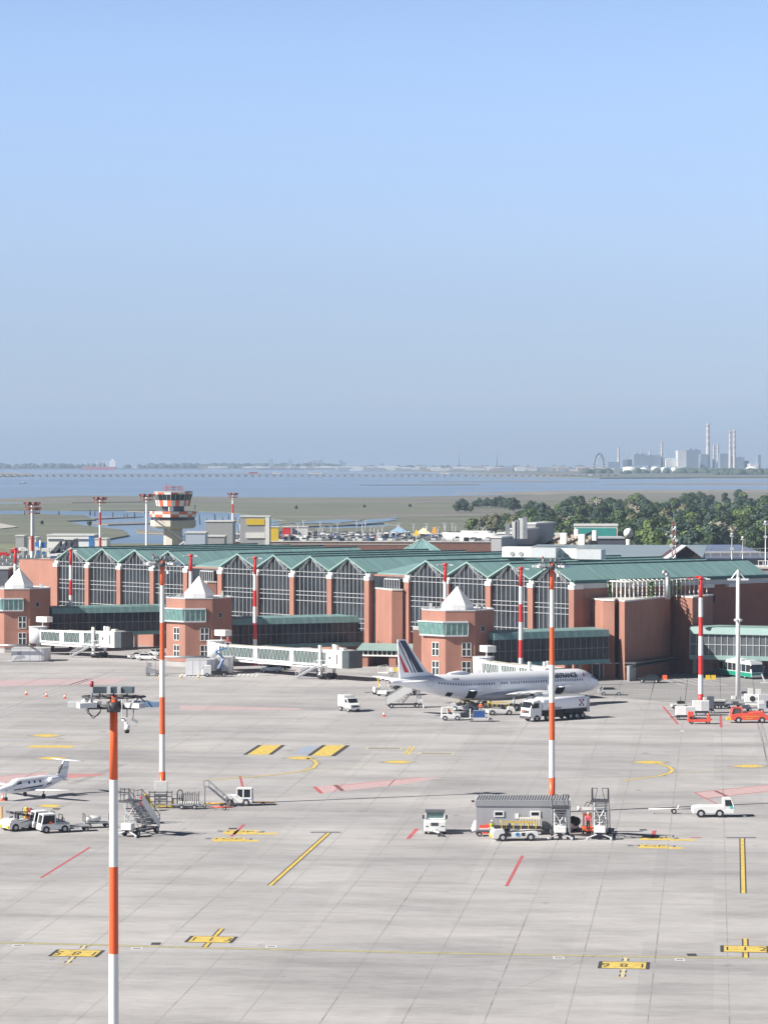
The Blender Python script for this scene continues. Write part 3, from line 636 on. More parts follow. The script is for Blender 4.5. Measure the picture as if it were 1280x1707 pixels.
# pyramidal skylight and white plant boxes on the roofs
t = thing('pyramid_skylight', 'glass pyramid skylight on the terminal roof', 'skylight', (X(703,640),640,20.0))
q = MB(); q.loft([[(-4.2,-4.2,0),(4.2,-4.2,0),(4.2,4.2,0),(-4.2,4.2,0)],[(-.05,-.05,2.6),(.05,-.05,2.6),(.05,.05,2.6),(-.05,.05,2.6)]], 0, smooth=False); w = q.build('glazing', mat('pale_teal_glass', (.20,.33,.34), .15, var=.2), t)
q = MB()
for x0, y0 in ((-4.2,-4.2),(4.2,-4.2),(4.2,4.2),(-4.2,4.2),(0,-4.2),(4.2,0),(-4.2,0),(-2.1,-4.2),(2.1,-4.2)): q.bar((x0,y0,.03),(0,0,2.64),.09)
q.build('frame', rake, t)
for px, py0, py1, D, w_, lab in ((880,914,926,577,10,'white roof plant box with two round fans, left of the floodlight head'),(955,917,929,577,10,'white roof plant box with two round fans, right of the floodlight head')):
    z1, z0 = Z(py0,D), Z(py1,D)
    t = thing('roof_plant', lab, 'ventilation unit', (X(px-15,D), D, z0-.3), R(-20), 'white plant boxes on the roof')
    q = MB(); q.bb(-3,3,-1.6,1.6,0,z1-z0+.6); q.build('casing', whitec, t, bevel=.05)
    q = MB(); q.bb(3.01,8,-1.6,1.6,0,z1-z0+.5); q.build('duct', lgrey, t)
    for dx in (-.9,.9): q = MB(); q.cyl((dx,-1.75,.7),(dx,-1.6,.7),.45,n=14); q.build('fan', grey, t)
# ---------------------------------------------------------------- floodlight masts
lens = mat('lamp_lens', (.55,.6,.66), .15, var=.1)
def mast(px, D, ztop, label, band, r0, r1, head='small', first=0, colr=None, group='red and white floodlight masts', topband=None, off=0):
    colr = colr or red
    t = thing('floodlight_mast', label, 'floodlight mast', (X(px,D), D, 0), 0, group)
    q = MB(); z = ztop; k = first; n_ = 16; h = topband or band
    while z > 0:
        z2 = max(0, z-h); h = band
        ra = r1+(r0-r1)*(1-z/ztop); rb = r1+(r0-r1)*(1-z2/ztop)
        q.cyl((0,0,z2),(0,0,z), rb, ra, n=n_, m=k % 2, cap=(z2 == 0 or z == ztop)); z = z2; k += 1
    q.build('pole', [colr, white], t)
    if head == 'small':
        q = MB(); q.cyl((0,0,ztop-.2),(0,0,ztop+.25), .42, n=12); q.build('head_ring', colr, t)
        for a in (20, 160, 200, 340, 90):
            q = MB(); c, s = math.cos(R(a)), math.sin(R(a)); q.bar((0,0,ztop), (1.1*c,1.1*s,ztop-.05), .09); q.box((1.25*c,1.25*s,ztop-.1), (.7,.42,.16), rz=R(a)); q.build('floodlight', [lgrey], t)
        if off: q = MB(); q.bar((0,0,ztop+.2),(off*.9,0,ztop+.2),.35); q.box((off*1.6,0,ztop),(1.4,.5,.16)); q.build('arm', [colr], t)
    return t
for px, py, lab in ((425,930,'red and white mast rising behind the middle passenger bridge'), (118,917,'red and white mast in front of the leftmost glazed gable'),
                    (742,941,'red and white mast partly hidden by the third tower roof'), (868,947.5,'red and white mast right of the third tower'),
                    (25.5,915,'red and white mast at the left edge behind the first pyramid'), (318,926,'red and white mast behind the second pyramid')):
    D = 20.1*F/(py-HY); mast(px, D, 20.9, lab, 3.15, .42, .33)
mast(1168, 480, 20.7, 'red and white mast with bent top arm beside the cargo dollies', 3.15, .42, .33, off=-1)
def big_head(t, zt, s=1.0, seed=1, near=False):
    """a ring of floodlights with boxes, cameras and cables on top of a mast"""
    random.seed(seed)
    q = MB(); ring = [(1.55*s*math.cos(a), 1.0*s*math.sin(a), zt-.75) for a in [k*math.pi/8 for k in range(17)]]
    q.path(ring, .07, n=6)
    for a in range(0,360,45): q.bar((0,0,zt-.8),(1.5*s*math.cos(R(a)),1.0*s*math.sin(R(a)),zt-.75),.06)
    q.bar((-1.35*s,-.1,zt-1.25),(1.25*s,-.1,zt-1.25),.2,n=8); q.cyl((0,0,zt-1.5),(0,0,zt-1.0),.34,n=12)
    q.build('head_frame', dgrey, t)
    for a, L_ in ((183,2.6),(150,1.9),(-3,2.55),(22,1.9),(205,2.0),(-30,1.8),(90,1.4)):
        c, s_ = math.cos(R(a)), math.sin(R(a)); f = MB(); x, y = L_*.55*s*c, L_*.55*s*s_
        f.bar((1.3*s*c,1.0*s*s_,zt-.8),(x*1.1,y*1.1,zt-1.0),.05)
        sz = .75*s; f.loft([[(x*1.25+c*u*sz-s_*v*sz*.5, y*1.25+s_*u*sz+c*v*sz*.5, zt-1.12+w) for u, v in ((-.6,-.5),(.6,-.7),(.6,.7),(-.6,.5))] for w in (-.12,.12)], 0, smooth=False)
        f.build('floodlight', white if a in (183,205,150) else (lgrey if a != -3 else mat('blue_lamp_glass', (.12,.20,.32), .2)), t)
    for x, w_ in ((-.68,.66),(.0,.30),(.66,.62)):
        f = MB(); f.box((x*s, -.05, zt-.42), (w_*s,.5*s,.3*s), rz=rnd(-.2,.2)); f.bar((x*s,0,zt-.5),(x*s,0,zt-.9),.06)
        f.build('control_box', mat('slate_box_paint', (.10,.13,.15), .45), t); f = MB(); f.box((x*s-w_*.5*s-.04, -.1, zt-.41), (.14*s,.5*s,.29*s)); f.build('pale_box_side', lgrey, t)  # pale slab set on the left side of each box
    f = MB(); f.cyl((-1.05*s,-.2,zt-1.0),(-1.05*s,-.2,zt-.35),.05*s,n=6); f.build('antenna', grey, t)
    f = MB(); f.cyl((-1.05*s,-.2,zt-.25),(-1.05*s,-.2,zt+.02),.09*s,n=10); f.build('beacon', mat('dark_red_lens', (.35,.02,.04), .2), t)
    f = MB(); cc = [(-.9*s+.3*s*math.cos(R(a)), -.35, zt-1.35+.33*s*math.sin(R(a))) for a in range(0,361,30)]; f.path(cc, .035, n=5); f.path([(-1.2*s,-.3,zt-.7),(-1.25*s,-.3,zt-1.5),(-.95*s,-.3,zt-1.8),(-.6*s,-.3,zt-1.4)], .03); f.build('cable', black, t)
    f = MB(); f.bar((.42*s,-.2,zt-.8),(.42*s,-.2,zt-1.9),.045); f.path([(.42*s,-.2,zt-1.8),(.6*s,-.3,zt-1.95),(.68*s,-.3,zt-2.15)],.14,n=8); f.cyl((.68*s,-.3,zt-2.1),(.68*s,-.35,zt-2.35),.13*s,.15*s,n=10); f.build('camera', white, t)
    f = MB(); f.cyl((.68*s,-.34,zt-2.3),(.68*s,-.38,zt-2.5),.14*s,.1*s,n=10); f.build('camera_dome', black, t)
    f = MB(); f.bar((.66*s,-.1,zt-.8),(.66*s,-.1,zt-1.75),.05); f.bar((1.0*s,-.1,zt-1.1),(.95*s,-.2,zt-1.8),.06); f.box((1.05*s,-.25,zt-1.9),(.35*s,.12,.1),ry=.5); f.box((.8*s,-.3,zt-1.1),(.3,.2,.3)); f.box((-1.3*s,-.2,zt-1.15),(.14,.3,.6)); f.build('bracket', grey, t)
    random.seed(7)
go = 'orange and white apron masts'
t = mast(189.5, 143.5, 29.2, 'nearest tall orange and white mast with its lamp head in view', 4.25, .30, .19, head='', colr=orange, group=go, topband=4.1); big_head(t, 29.9, 1.0, 2)
t = mast(270.5, 341.7, 28.6, 'tall orange and white mast standing by the cage carts', 4.33, .37, .24, head='', colr=orange, group=go, topband=2.87); big_head(t, 29.4, 1.0, 3)
t = mast(920, 336, 28.5, 'tall orange and white mast standing behind the grey shed', 4.3, .37, .24, head='', colr=orange, group=go, topband=3.0); big_head(t, 29.3, 1.0, 4)
for px, D, w_ in ((270.5,341.4,1.6),):
    t = thing('mast_cabinet', 'tall white service cabinet with yellow guard rails at the mast foot', 'cabinet', (X(px-1,D), D-.9, 0))
    q = MB(); q.bb(-.75,.75,-.3,.3,.2,3.1); q.build('cabinet_body', offwhite, t, bevel=.03)
    q = MB()
    for x in (-1.3,1.3): q.bb(x-.1,x+.1,-.5,-.3,0,.9); q.bb(x-.1,x+.1,.8,1.0,0,.9)
    q.bb(-1.3,1.3,-.5,-.35,.15,.3); q.build('guard_base', yellow, t)
    q = MB()
    for z in (.7,1.3,1.8): q.bb(-1.3,1.3,-.5,-.42,z,z+.1)
    for x in (-1.3,-.7,.7,1.3): q.bb(x-.05,x+.05,-.52,-.44,0,2.0)
    q.path([(1.9,-.4,0),(1.9,-.4,1.8),(2.1,-.4,2.1),(2.4,-.4,2.1),(2.5,-.4,1.8),(2.5,-.4,0)],.12); q.bar((1.3,-.4,1.1),(2.5,-.4,1.1),.1); q.build('guard_rail', dgrey, t)
# white mast with a cross bar, parking side
D = 492; t = thing('white_mast', 'plain white mast with a triangular braced cross bar at the right', 'mast', (X(1230,D), D, 0))
q = MB(); q.cyl((0,0,0),(0,0,Z(962,D)),.42,.30,n=14); q.build('pole', white, t)
q = MB(); z = Z(966,D); q.bb(-1.75,1.75,-.15,.15,z-.15,z+.15); q.bar((-1.2,0,z),(0,0,z+1.6),.14); q.bar((1.2,0,z),(0,0,z+1.6),.14); q.cyl((0,0,z-.1),(0,0,z+1.5),.2,n=8); q.build('cross_bar', white, t)
q = MB(); z = Z(1034,D)
for a in range(0,360,60): q.box((.5*math.cos(R(a)),.5*math.sin(R(a)),z),(.35,.3,.4), rz=R(a), ry=.5)
q.build('floodlight', offwhite, t)
q = MB(); q.bb(-1.1,-.45,-.4,.4,0,.5); q.bb(.45,1.1,-.4,.4,0,.5); q.build('base_block', white, t)
# far masts beyond the terminal
for px, D, yt, yb, lab, c0 in ((53.5,760,842,0,'white mast with wide square lamp cage left of the terminal roof',1),(167,900,833,0,'far red and white mast with boxy lamp cage between the sheds',0),(244.5,850,828,0,'far white mast standing left of the control tower',2),(388,1150,825,0,'far slim red and white mast behind the grey hall',0),(55.5,790,850,0,'second thin white mast close behind the cage mast',2)):
    z = Z(yt,D); t = thing('far_mast', lab, 'floodlight mast', (X(px,D),D,cz(X(px,D),D)), 0, 'far masts')
    q = MB(); n_ = 7
    for k in range(n_): q.cyl((0,0,z*k/n_),(0,0,z*(k+1)/n_),.5-.03*k,n=8,m=(1 if c0==2 else ((k+1)%2 if c0==0 else (0 if k in (4,) else 1))),cap=False)
    q.build('pole', [red, white], t); q = MB(); s = 1.7
    for a in range(0,360,60): q.box((s*math.cos(R(a)),s*math.sin(R(a)),z+.5),(.9,.8,.6),rz=R(a))
    q.path([(s*math.cos(R(a)),s*math.sin(R(a)),z-.9) for a in range(0,361,60)],.3); q.path([(s*math.cos(R(a)),s*math.sin(R(a)),z+.1) for a in range(0,361,60)],.3)
    for a in range(0,360,60): q.bar((0,0,z-.9),(s*math.cos(R(a)),s*math.sin(R(a)),z-.9),.2); q.bar((s*math.cos(R(a)),s*math.sin(R(a)),z-.9),(s*math.cos(R(a)),s*math.sin(R(a)),z+.2),.15)
    q.build('lamp_cage', mat('brown_red_steel', (.22,.08,.07), .6), t)
# ---------------------------------------------------------------- airliner
def ring_pts(x, hw, zb, zt, n=28, zc=None):
    zc = (zb+zt)/2; return [(x, hw*math.cos(2*math.pi*k/n), zc+(zt-zb)/2*math.sin(2*math.pi*k/n)) for k in range(n)]
def interp(st, x):
    for a, b_ in zip(st, st[1:]):
        if a[0] >= x >= b_[0]:
            k = (a[0]-x)/(a[0]-b_[0]); return [a[i]+(b_[i]-a[i])*k for i in range(4)]
    return st[-1]
def fus_pt(st, x, th, off=.01, side=-1):
    _, hw, zb, zt = interp(st, x); r = (zt-zb)/2; return Vector((x, side*(hw+off)*math.cos(th), (zb+zt)/2+(r+off)*math.sin(th)))
def aerofoil(c0, c1, t0, t1, m=0, b=None, n=9):
    """wing section loft: c = (LE point, TE point)"""
    def sec(le, te, t_):
        le = Vector(le); te = Vector(te); o = []
        for k in range(n): u_ = k/(n-1); o.append(le.lerp(te, u_)+Vector((0,0,t_*1.6*math.sqrt(max(u_,0))*(1-u_)*1.3)))
        for k in range(n-2, 0, -1): u_ = k/(n-1); o.append(le.lerp(te, u_)-Vector((0,0,t_*.8*math.sqrt(max(u_,0))*(1-u_)*1.3)))
        return o
    return (b or MB()).loft([sec(*c0, t0), sec(*c1, t1)], m)
afw = mat('airliner_white_paint', (.86,.88,.93), .25, var=.015, scale=.3)
MG = 22.0; ah = R(39.3); D0 = 471.8
AP = thing('airliner', 'white airliner with striped blue and red tail parked at the gate', 'airliner', (X(830,D0), D0, 0), ah)
AP.rotation_euler = (0, R(.8), ah)          # sits a little nose down
# local x forward; nose at +22, tail cone at -22.5. stations: x, half width, bottom, top
st = [(22.0,.04,3.35,3.45),(21.8,.45,2.95,3.85),(21.3,.85,2.62,4.25),(20.5,1.25,2.35,4.72),(19.6,1.55,2.18,5.25),(18.6,1.8,2.02,5.72),(17.4,1.93,1.9,5.98),(16,1.975,1.87,6.01),(5,1.975,1.87,6.01),
      (-6,1.975,1.87,6.01),(-8.5,1.96,1.98,6.01),(-11,1.88,2.35,6.01),(-14,1.62,3.05,5.98),(-17,1.22,3.75,5.9),(-20,.72,4.4,5.7),(-22,.36,4.8,5.45),(-22.5,.27,4.87,5.36)]
q = MB(); q.loft([ring_pts(*s) for s in st]); FU = q.build('fuselage', afw, AP)
q = MB()
def winrow(x0, x1, step=.533, skip=()):
    x = x0
    while x > x1:
        if not any(a > x > b_ for a, b_ in skip):
            th = .2; a = fus_pt(st, x+.12, th-.09); b_ = fus_pt(st, x-.12, th-.09); c = fus_pt(st, x-.12, th+.09); d = fus_pt(st, x+.12, th+.09); q.poly([a,b_,c,d])
        x -= step
winrow(16.6, -14.2, skip=((10.2,8.8),(-1.2,-2.4),(.9,.2))); q.build('cabin_window', mat('cabin_window_glass', (.02,.03,.06), .2), FU, fix=False)
q = MB()
for u0, u1, a0, a1 in ((20.62,20.2,.50,.74),(20.1,19.72,.48,.72),(19.62,19.2,.48,.70),(21.0,20.7,.66,.95)):
    q.poly([fus_pt(st,u0,a0),fus_pt(st,u1,a0),fus_pt(st,u1-.18,a1),fus_pt(st,u0-.12,a1)])
q.build('cockpit_window', glass, FU, fix=False)
q = MB(); linem = mat('door_outline', (.30,.33,.38), .5)
def outline(x0, x1, a0, a1, w=.035):
    pts = [(x0,a0),(x1,a0),(x1,a1),(x0,a1),(x0,a0)]
    for (xa,aa),(xb,ab) in zip(pts, pts[1:]):
        n_ = 5
        for k in range(n_): q.bar(fus_pt(st, xa+(xb-xa)*k/n_, aa+(ab-aa)*k/n_, 0), fus_pt(st, xa+(xb-xa)*(k+1)/n_, aa+(ab-aa)*(k+1)/n_, 0), w)
for x0 in (18.3, 9.9, -1.4, -15.0): outline(x0, x0-.85, -.28, .5)
q.build('door_outline', linem, FU)
# cargo holds standing open with raised doors
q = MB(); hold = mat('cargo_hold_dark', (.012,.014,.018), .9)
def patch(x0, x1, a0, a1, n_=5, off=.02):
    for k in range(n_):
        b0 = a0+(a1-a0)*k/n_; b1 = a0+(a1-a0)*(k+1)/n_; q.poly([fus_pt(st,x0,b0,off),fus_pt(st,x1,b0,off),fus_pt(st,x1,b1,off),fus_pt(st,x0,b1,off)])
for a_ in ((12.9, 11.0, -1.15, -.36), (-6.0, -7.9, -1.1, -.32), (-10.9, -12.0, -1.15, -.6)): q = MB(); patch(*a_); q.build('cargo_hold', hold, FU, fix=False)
for x0, x1 in ((13.0,10.9),(-5.9,-8.0)):
    q = MB(); a = fus_pt(st,x0,-.3,.03); b_ = fus_pt(st,x1,-.3,.03); q.loft([[a,b_,b_+Vector((0,-1.35,.05)),a+Vector((0,-1.35,.05))],[v+Vector((0,0,.14)) for v in (a,b_,b_+Vector((0,-1.35,.05)),a+Vector((0,-1.35,.05)))]],0,smooth=False); q.build('cargo_door', afw, AP)
# belly fairing, wings
q = MB(); q.loft([ring_pts(x,hw,zb,zt) for x, hw, zb, zt in ((8.2,.3,1.9,2.4),(6.5,1.7,1.62,3.1),(3,2.35,1.42,3.4),(-2,2.4,1.42,3.3),(-4.5,1.9,1.6,3.0),(-6.5,.4,1.9,2.4))]); q.build('belly_fairing', mat('airliner_grey_paint', (.52,.53,.55), .35, var=.03), AP)
wingm = mat('wing_grey_paint', (.60,.61,.63), .35, var=.03)
for s in (-1, 1):
    q = MB()
    aerofoil(((6.3,s*1.7,2.5),(-1.0,s*1.7,2.45)), ((3.2,s*6.4,3.1),(-1.4,s*6.4,3.05)), .55,.38, b=q)
    aerofoil(((3.2,s*6.4,3.1),(-1.4,s*6.4,3.05)), ((-3.0,s*16.9,4.15),(-4.6,s*16.9,4.15)), .38,.13, b=q)
    w = q.build('wing', wingm, AP)
    q = MB(); q.loft([[(-3.2,s*16.9,4.2),(-4.7,s*16.9,4.2),(-4.7,s*17.0,4.3),(-3.3,s*17.0,4.3)],[(-4.3,s*17.15,5.2),(-5.0,s*17.15,5.2),(-5.0,s*17.2,5.2),(-4.3,s*17.2,5.2)]],0,smooth=False); q.build('wingtip', afw, w)
    for y in (6.2, 9.0, 12.3):
        xx = -1.2-(y-6.2)*.28; q = MB(); q.loft([ring_pts(xx+1.6,.02,3.0+(y-6)*.1,3.05+(y-6)*.1,8),ring_pts(xx+.3,.2,2.6+(y-6)*.1,3.1+(y-6)*.1,8),ring_pts(xx-1.3,.03,2.85+(y-6)*.1,2.95+(y-6)*.1,8)]); q.v = [(a, b_+s*y, c) for a, b_, c in q.v]; q.build('flap_fairing', wingm, w)
    # engine
    q = MB(); ey = s*5.75; rr = [(6.6,1.0),(6.3,1.13),(5.2,1.18),(3.8,1.12),(2.4,.9),(2.1,.82)]
    q.loft([[(x, ey+r_*math.cos(a), 2.0+r_*math.sin(a)) for a in [2*math.pi*k/20 for k in range(20)]] for x, r_ in rr], 0, cap=False)
    q.loft([[(x, ey+r_*math.cos(a), 2.0+r_*math.sin(a)) for a in [2*math.pi*k/16 for k in range(16)]] for x, r_ in ((2.8,.6),(1.6,.45),(.9,.1))], 0)
    en = q.build('engine', afw, AP)
    q = MB(); q.cyl((6.1,ey,2.0),(5.9,ey,2.0),1.0,n=20); q.cyl((2.3,ey,2.0),(2.35,ey,2.0),.8,n=16); q.build('fan', black, en)
    q = MB(); q.loft([[(5.4,ey-.15,3.1),(5.4,ey+.15,3.1),(1.2,ey+.15,3.0),(1.2,ey-.15,3.0)],[(4.0,ey-.15,3.35),(4.0,ey+.15,3.35),(.6,ey+.15,3.3),(.6,ey-.15,3.3)]],0,smooth=False); q.build('pylon', wingm, en)
    # tailplane
    q = MB(); aerofoil(((-16.6,s*.5,5.1),(-20.6,s*.4,5.1)), ((-19.7,s*6.2,5.65),(-21.2,s*6.2,5.65)), .3,.1, b=q); q.build('tailplane', afw, AP)
    # main gear
    q = MB(); q.cyl((0,s*3.8,2.8),(0,s*3.8,.6),.14,n=8); q.bar((0,s*3.8,2.2),(-.6,s*2.5,2.6),.12); q.bar((0,s*3.6,.6),(0,s*4.0,.6),.2); g = q.build('landing_gear', lgrey, AP)
    for dy in (-.46,.46):
        q = MB(); q.cyl((0,s*3.8+dy-.2,.6),(0,s*3.8+dy+.2,.6),.6,n=20); q.cyl((0,s*3.8+dy-.21,.6),(0,s*3.8+dy+.21,.6),.25,n=12,m=1); q.build('wheel', [black, lgrey], g)
q = MB(); q.cyl((16.9,0,2.2),(16.9,0,.65),.1,n=8); q.bar((16.9,0,1.4),(17.8,0,2.0),.08); g = q.build('nose_gear', lgrey, AP)
for dy in (-.25,.25): q = MB(); q.cyl((16.9,dy-.11,.62),(16.9,dy+.11,.62),.38,n=16); q.build('wheel', black, g)
# fin with stripes cut as panels on both faces
finp = [(-12.9,5.85),(-15.0,6.55),(-19.6,11.75),(-21.1,11.78),(-21.1,11.5),(-20.6,5.5),(-14,5.3)]
q = MB(); q.side(finp, -.13, .13); 
for i, v in enumerate(q.v):
    if v[2] > 10: q.v[i] = (v[0], v[1]*.45, v[2])
q.build('fin', afw, AP)
def on_fin(u_, h):    # u 0..1 chord (leading to trailing), h height
    k = (h-6.3)/(11.75-6.3); le = -14.8+(-19.6+14.8)*k; te = -20.65+(-21.12+20.65)*k; return le+(te-le)*u_
for s in (-1, 1):
    def stripe(u0b, u1b, u0t, u1t, hb, ht, mt, name):
        q = MB(); yb = s*(.15); P_ = [(on_fin(u0b,hb),yb,hb),(on_fin(u1b,hb),yb,hb),(on_fin(u1t,ht),s*.135,ht),(on_fin(u0t,ht),s*.135,ht)]; P2 = [(x,y-s*.01,z) for x,y,z in P_]
        q.loft([P2,P_],0,smooth=False); q.build(name, mt, AP)
    stripe(.14,.36,.14,.80,6.5,11.55,navy,'blue_stripe'); stripe(.42,.475,.50,.52,6.5,10.0,navy,'thin_stripe')
    stripe(.53,.575,.88,.985,6.5,11.3,navy,'thin_stripe'); stripe(.66,.83,.93,.985,6.55,9.4,red,'red_stripe')
# titles, registration, satcom dome, aerials
def fus_text(txt, xc, zc, size, m, name, italic=False):
    # letters read from the starboard side: text x runs to +x (nose), facing -y
    cu = bpy.data.curves.new('t','FONT'); cu.body = txt; cu.size = size; cu.align_x = 'CENTER'; cu.align_y = 'CENTER'; cu.offset = .035*size
    to = bpy.data.objects.new('t', cu); col.objects.link(to); me = bpy.data.meshes.new_from_object(to); bpy.data.objects.remove(to)
    b = bmesh.new(); b.from_mesh(me); bmesh.ops.subdivide_edges(b, edges=[e for e in b.edges if e.calc_length() > size*.5], cuts=3)
    for v in b.verts:
        x = xc+v.co.x; z = zc+v.co.y; _, hw, zb, zt = interp(st, x); r = (zt-zb)/2; th = math.asin(max(-1, min(1, (z-(zb+zt)/2)/r))); v.co = Vector((x, -(hw+.07)*math.cos(th), (zb+zt)/2+(r+.07)*math.sin(th)))
    b.to_mesh(me); b.free(); me.materials.clear(); me.materials.append(m); o = bpy.data.objects.new(name, me); col.objects.link(o); o.parent = AP
fus_text('AIRFRANCE', 13.0, 5.05, 1.0, navy, 'airline_title'); fus_text('F-GTAV', -10.3, 5.25, .42, navy, 'registration')
q = MB(); q.poly([fus_pt(st,17.0,.42,.04),fus_pt(st,17.3,.42,.04),fus_pt(st,17.5,.78,.04),fus_pt(st,17.2,.78,.04)]); q.build('red_accent', red, AP, fix=False)
q = MB(); q.loft([ring_pts(x,hw,5.9,zt,12) for x, hw, zt in ((-6.2,.05,6.0),(-6.9,.5,6.35),(-8.5,.6,6.5),(-10.2,.4,6.3),(-11,.05,6.0))]); q.build('satcom_dome', afw, AP)
q = MB(); q.loft([[(12.2,-.03,5.95),(11.6,-.03,5.95),(11.6,.03,5.95),(12.2,.03,5.95)],[(11.8,-.02,6.5),(11.5,-.02,6.5),(11.5,.02,6.5),(11.8,.02,6.5)]],0,smooth=False)
q.build('aerial', afw, AP); q = MB(); q.loft([[(-2,-.03,5.95),(-2.6,-.03,5.95),(-2.6,.03,5.95),(-2,.03,5.95)],[(-2.4,-.02,6.45),(-2.7,-.02,6.45),(-2.7,.02,6.45),(-2.4,.02,6.45)]],0,smooth=False); q.build('aerial', afw, AP)
q = MB(); q.cyl((-22.45,0,5.12),(-22.56,0,5.12),.24,n=12); q.build('tail_exhaust', dgrey, AP)
# ---------------------------------------------------------------- small business jet
h = math.atan2(-.77,-.63); D = 350.5
BJ = thing('business_jet', 'small white business jet with T tail parked at the left edge', 'business jet', (X(52,D), D, 0), h)
sj = [(5.6,.04,1.3,1.4),(5.2,.3,1.05,1.62),(4.3,.5,.88,1.85),(3.5,.62,.8,2.05),(2.9,.7,.78,2.42),(2.2,.74,.76,2.52),(-1.5,.74,.78,2.52),(-3.0,.6,1.05,2.45),(-4.6,.34,1.5,2.3),(-5.9,.1,1.85,2.12)]
q = MB(); q.loft([ring_pts(*s, n=20) for s in sj]); FJ = q.build('fuselage', afw, BJ)
q = MB()
for side in (-1,1):
    for x in (1.0,.1,-.8):
        c = fus_pt(sj,x,.35,.012,side); q.poly([fus_pt(sj,x+.17*math.cos(a),.35+.2*math.sin(a),.012,side) for a in [2*math.pi*k/10 for k in range(10)]])
    q.poly([fus_pt(sj,2.95,.3,.012,side),fus_pt(sj,2.2,.3,.012,side),fus_pt(sj,2.2,.72,.012,side),fus_pt(sj,2.7,.7,.012,side)])
    q.poly([fus_pt(sj,3.55,.55,.02,side),fus_pt(sj,3.05,.35,.02,side),fus_pt(sj,2.85,.75,.02,side),fus_pt(sj,3.1,1.35,.02,side),fus_pt(sj,3.5,1.35,.02,side)])
q.build('window', glass, FJ, fix=False)
q = MB()
for side in (-1,1):
    xs = [4.6,3,1,-1,-2.5,-4,-5.3]; a0 = [-.35,-.5,-.45,-.4,-.35,-.2,0]
    for i in range(6): q.poly([fus_pt(sj,xs[i],a0[i],.02,side),fus_pt(sj,xs[i+1],a0[i+1],.02,side),fus_pt(sj,xs[i+1],a0[i+1]+.2,.02,side),fus_pt(sj,xs[i],a0[i]+.2,.02,side)])
q.build('grey_stripe', dgrey, FJ, fix=False)
for s in (-1,1):
    q = MB(); aerofoil(((.9,s*.4,.95),(-.9,s*.4,.95)), ((.1,s*6.55,1.35),(-.75,s*6.55,1.35)), .17,.07, b=q); q.build('wing', afw, BJ)
    q = MB(); aerofoil(((-5.2,0,4.05),(-6.3,0,4.05)), ((-5.75,s*2.6,4.05),(-6.35,s*2.6,4.05)), .1,.04, b=q); q.build('tailplane', afw, BJ)
    q = MB(); q.loft([[(x, s*1.12+r_*math.cos(a), 2.05+r_*math.sin(a)) for a in [2*math.pi*k/14 for k in range(14)]] for x, r_ in ((-1.9,.27),(-2.2,.33),(-3.2,.33),(-4.0,.22))]); q.bar((-2.6,s*.6,2.0),(-2.6,s*.95,2.05),.3)
    q.build('engine', afw, BJ)
    q = MB(); q.cyl((-.5,s*1.6,1.0),(-.5,s*1.6,.3),.06,n=6); q.cyl((-.5,s*1.6-.09,.27),(-.5,s*1.6+.09,.27),.27,n=14); q.build('wheel', black, BJ)
q = MB(); q.side([(-3.2,2.2),(-4.4,2.45),(-5.4,4.05),(-6.35,4.1),(-5.9,2.0),(-4.5,1.9)],-.06,.06); fj = q.build('fin', afw, BJ)
q = MB(); q.side([(-4.4,2.5),(-5.38,4.0),(-5.5,4.0),(-4.6,2.5)],-.075,.075); q.build('black_edge', black, fj)
for s in (-1,1): text_mesh('OK-FTS', .5, 'registration', grey, BJ, Matrix.Translation((-5.35,s*.08,3.1)) @ Matrix.Rotation(R(90),4,'X') @ Matrix.Rotation(R(180) if s > 0 else 0,4,'Y'), 0)
for s in (-1,1):
    q = MB()
    for k in range(8): a = k*.785; q.poly([fus_pt(sj,-2.7+.1*math.cos(a),.2+.15*math.sin(a),.015,s),fus_pt(sj,-2.7+.32*math.cos(a+.2),.2+.42*math.sin(a+.2),.015,s),fus_pt(sj,-2.7+.28*math.cos(a+.5),.2+.36*math.sin(a+.5),.015,s)])
    q.build('emblem', coral, FJ, fix=False)
q = MB(); q.cyl((4.1,0,1.0),(4.1,0,.25),.05,n=6); q.cyl((4.1,-.08,.22),(4.1,.08,.22),.22,n=14); q.build('nose_wheel', black, BJ)
q = MB(); q.side([(-4.8,1.7),(-6.1,1.55),(-6.0,1.65),(-4.8,1.85)],-.03,.03); q.build('ventral_fin', grey, BJ)
# ---------------------------------------------------------------- buildings and yards beyond the terminal
def block(name, label, px0, px1, D, yt, yb=None, depth=12, rz=0, mt=None, mr=None, cat='building', bands=(), group=None, zb=0, zt=None):
    zt = Z(yt, D) if zt is None else zt; w = (px1-px0)/K(D)
    t = thing(name, label, cat, (X((px0+px1)/2, D), D, 0), rz, group)
    q = MB(); q.bb(-w/2, w/2, 0, depth, zb, zt); q.build('wall', mt or lgrey, t)
    q = MB(); q.bb(-w/2-.2, w/2+.2, -.2, depth+.2, zt, zt+.35); q.build('roof', mr or offwhite, t)
    for (za, zb_, m_) in bands: q = MB(); q.bb(-w/2+.3, w/2-.3, -.08, 0.02, za, zb_); q.build('window_band', m_, t)
    return t, w, zt
hallg = mat('grey_cladding', (.34,.34,.35), .6, var=.05, stretch=(3,3,.1)); paleb = mat('pale_blue_cladding', (.42,.47,.56), .5, var=.04)
slate = mat('slate_cladding', (.10,.11,.14), .6, var=.1); sand = mat('sand_roof', (.42,.37,.31), .8, var=.15)
block('grey_hall', 'large plain grey hall right of the control tower', 342, 388, 930, 870, depth=10, rz=R(-2), mt=hallg)
block('pale_shed', 'pale blue shed just right of the control tower foot', 309, 342, 820, 889, depth=8, rz=R(-2), mt=paleb)
block('low_shed', 'low grey shed between pale shed and parking deck', 344, 374, 840, 895, depth=8, rz=R(-2), mt=hallg)
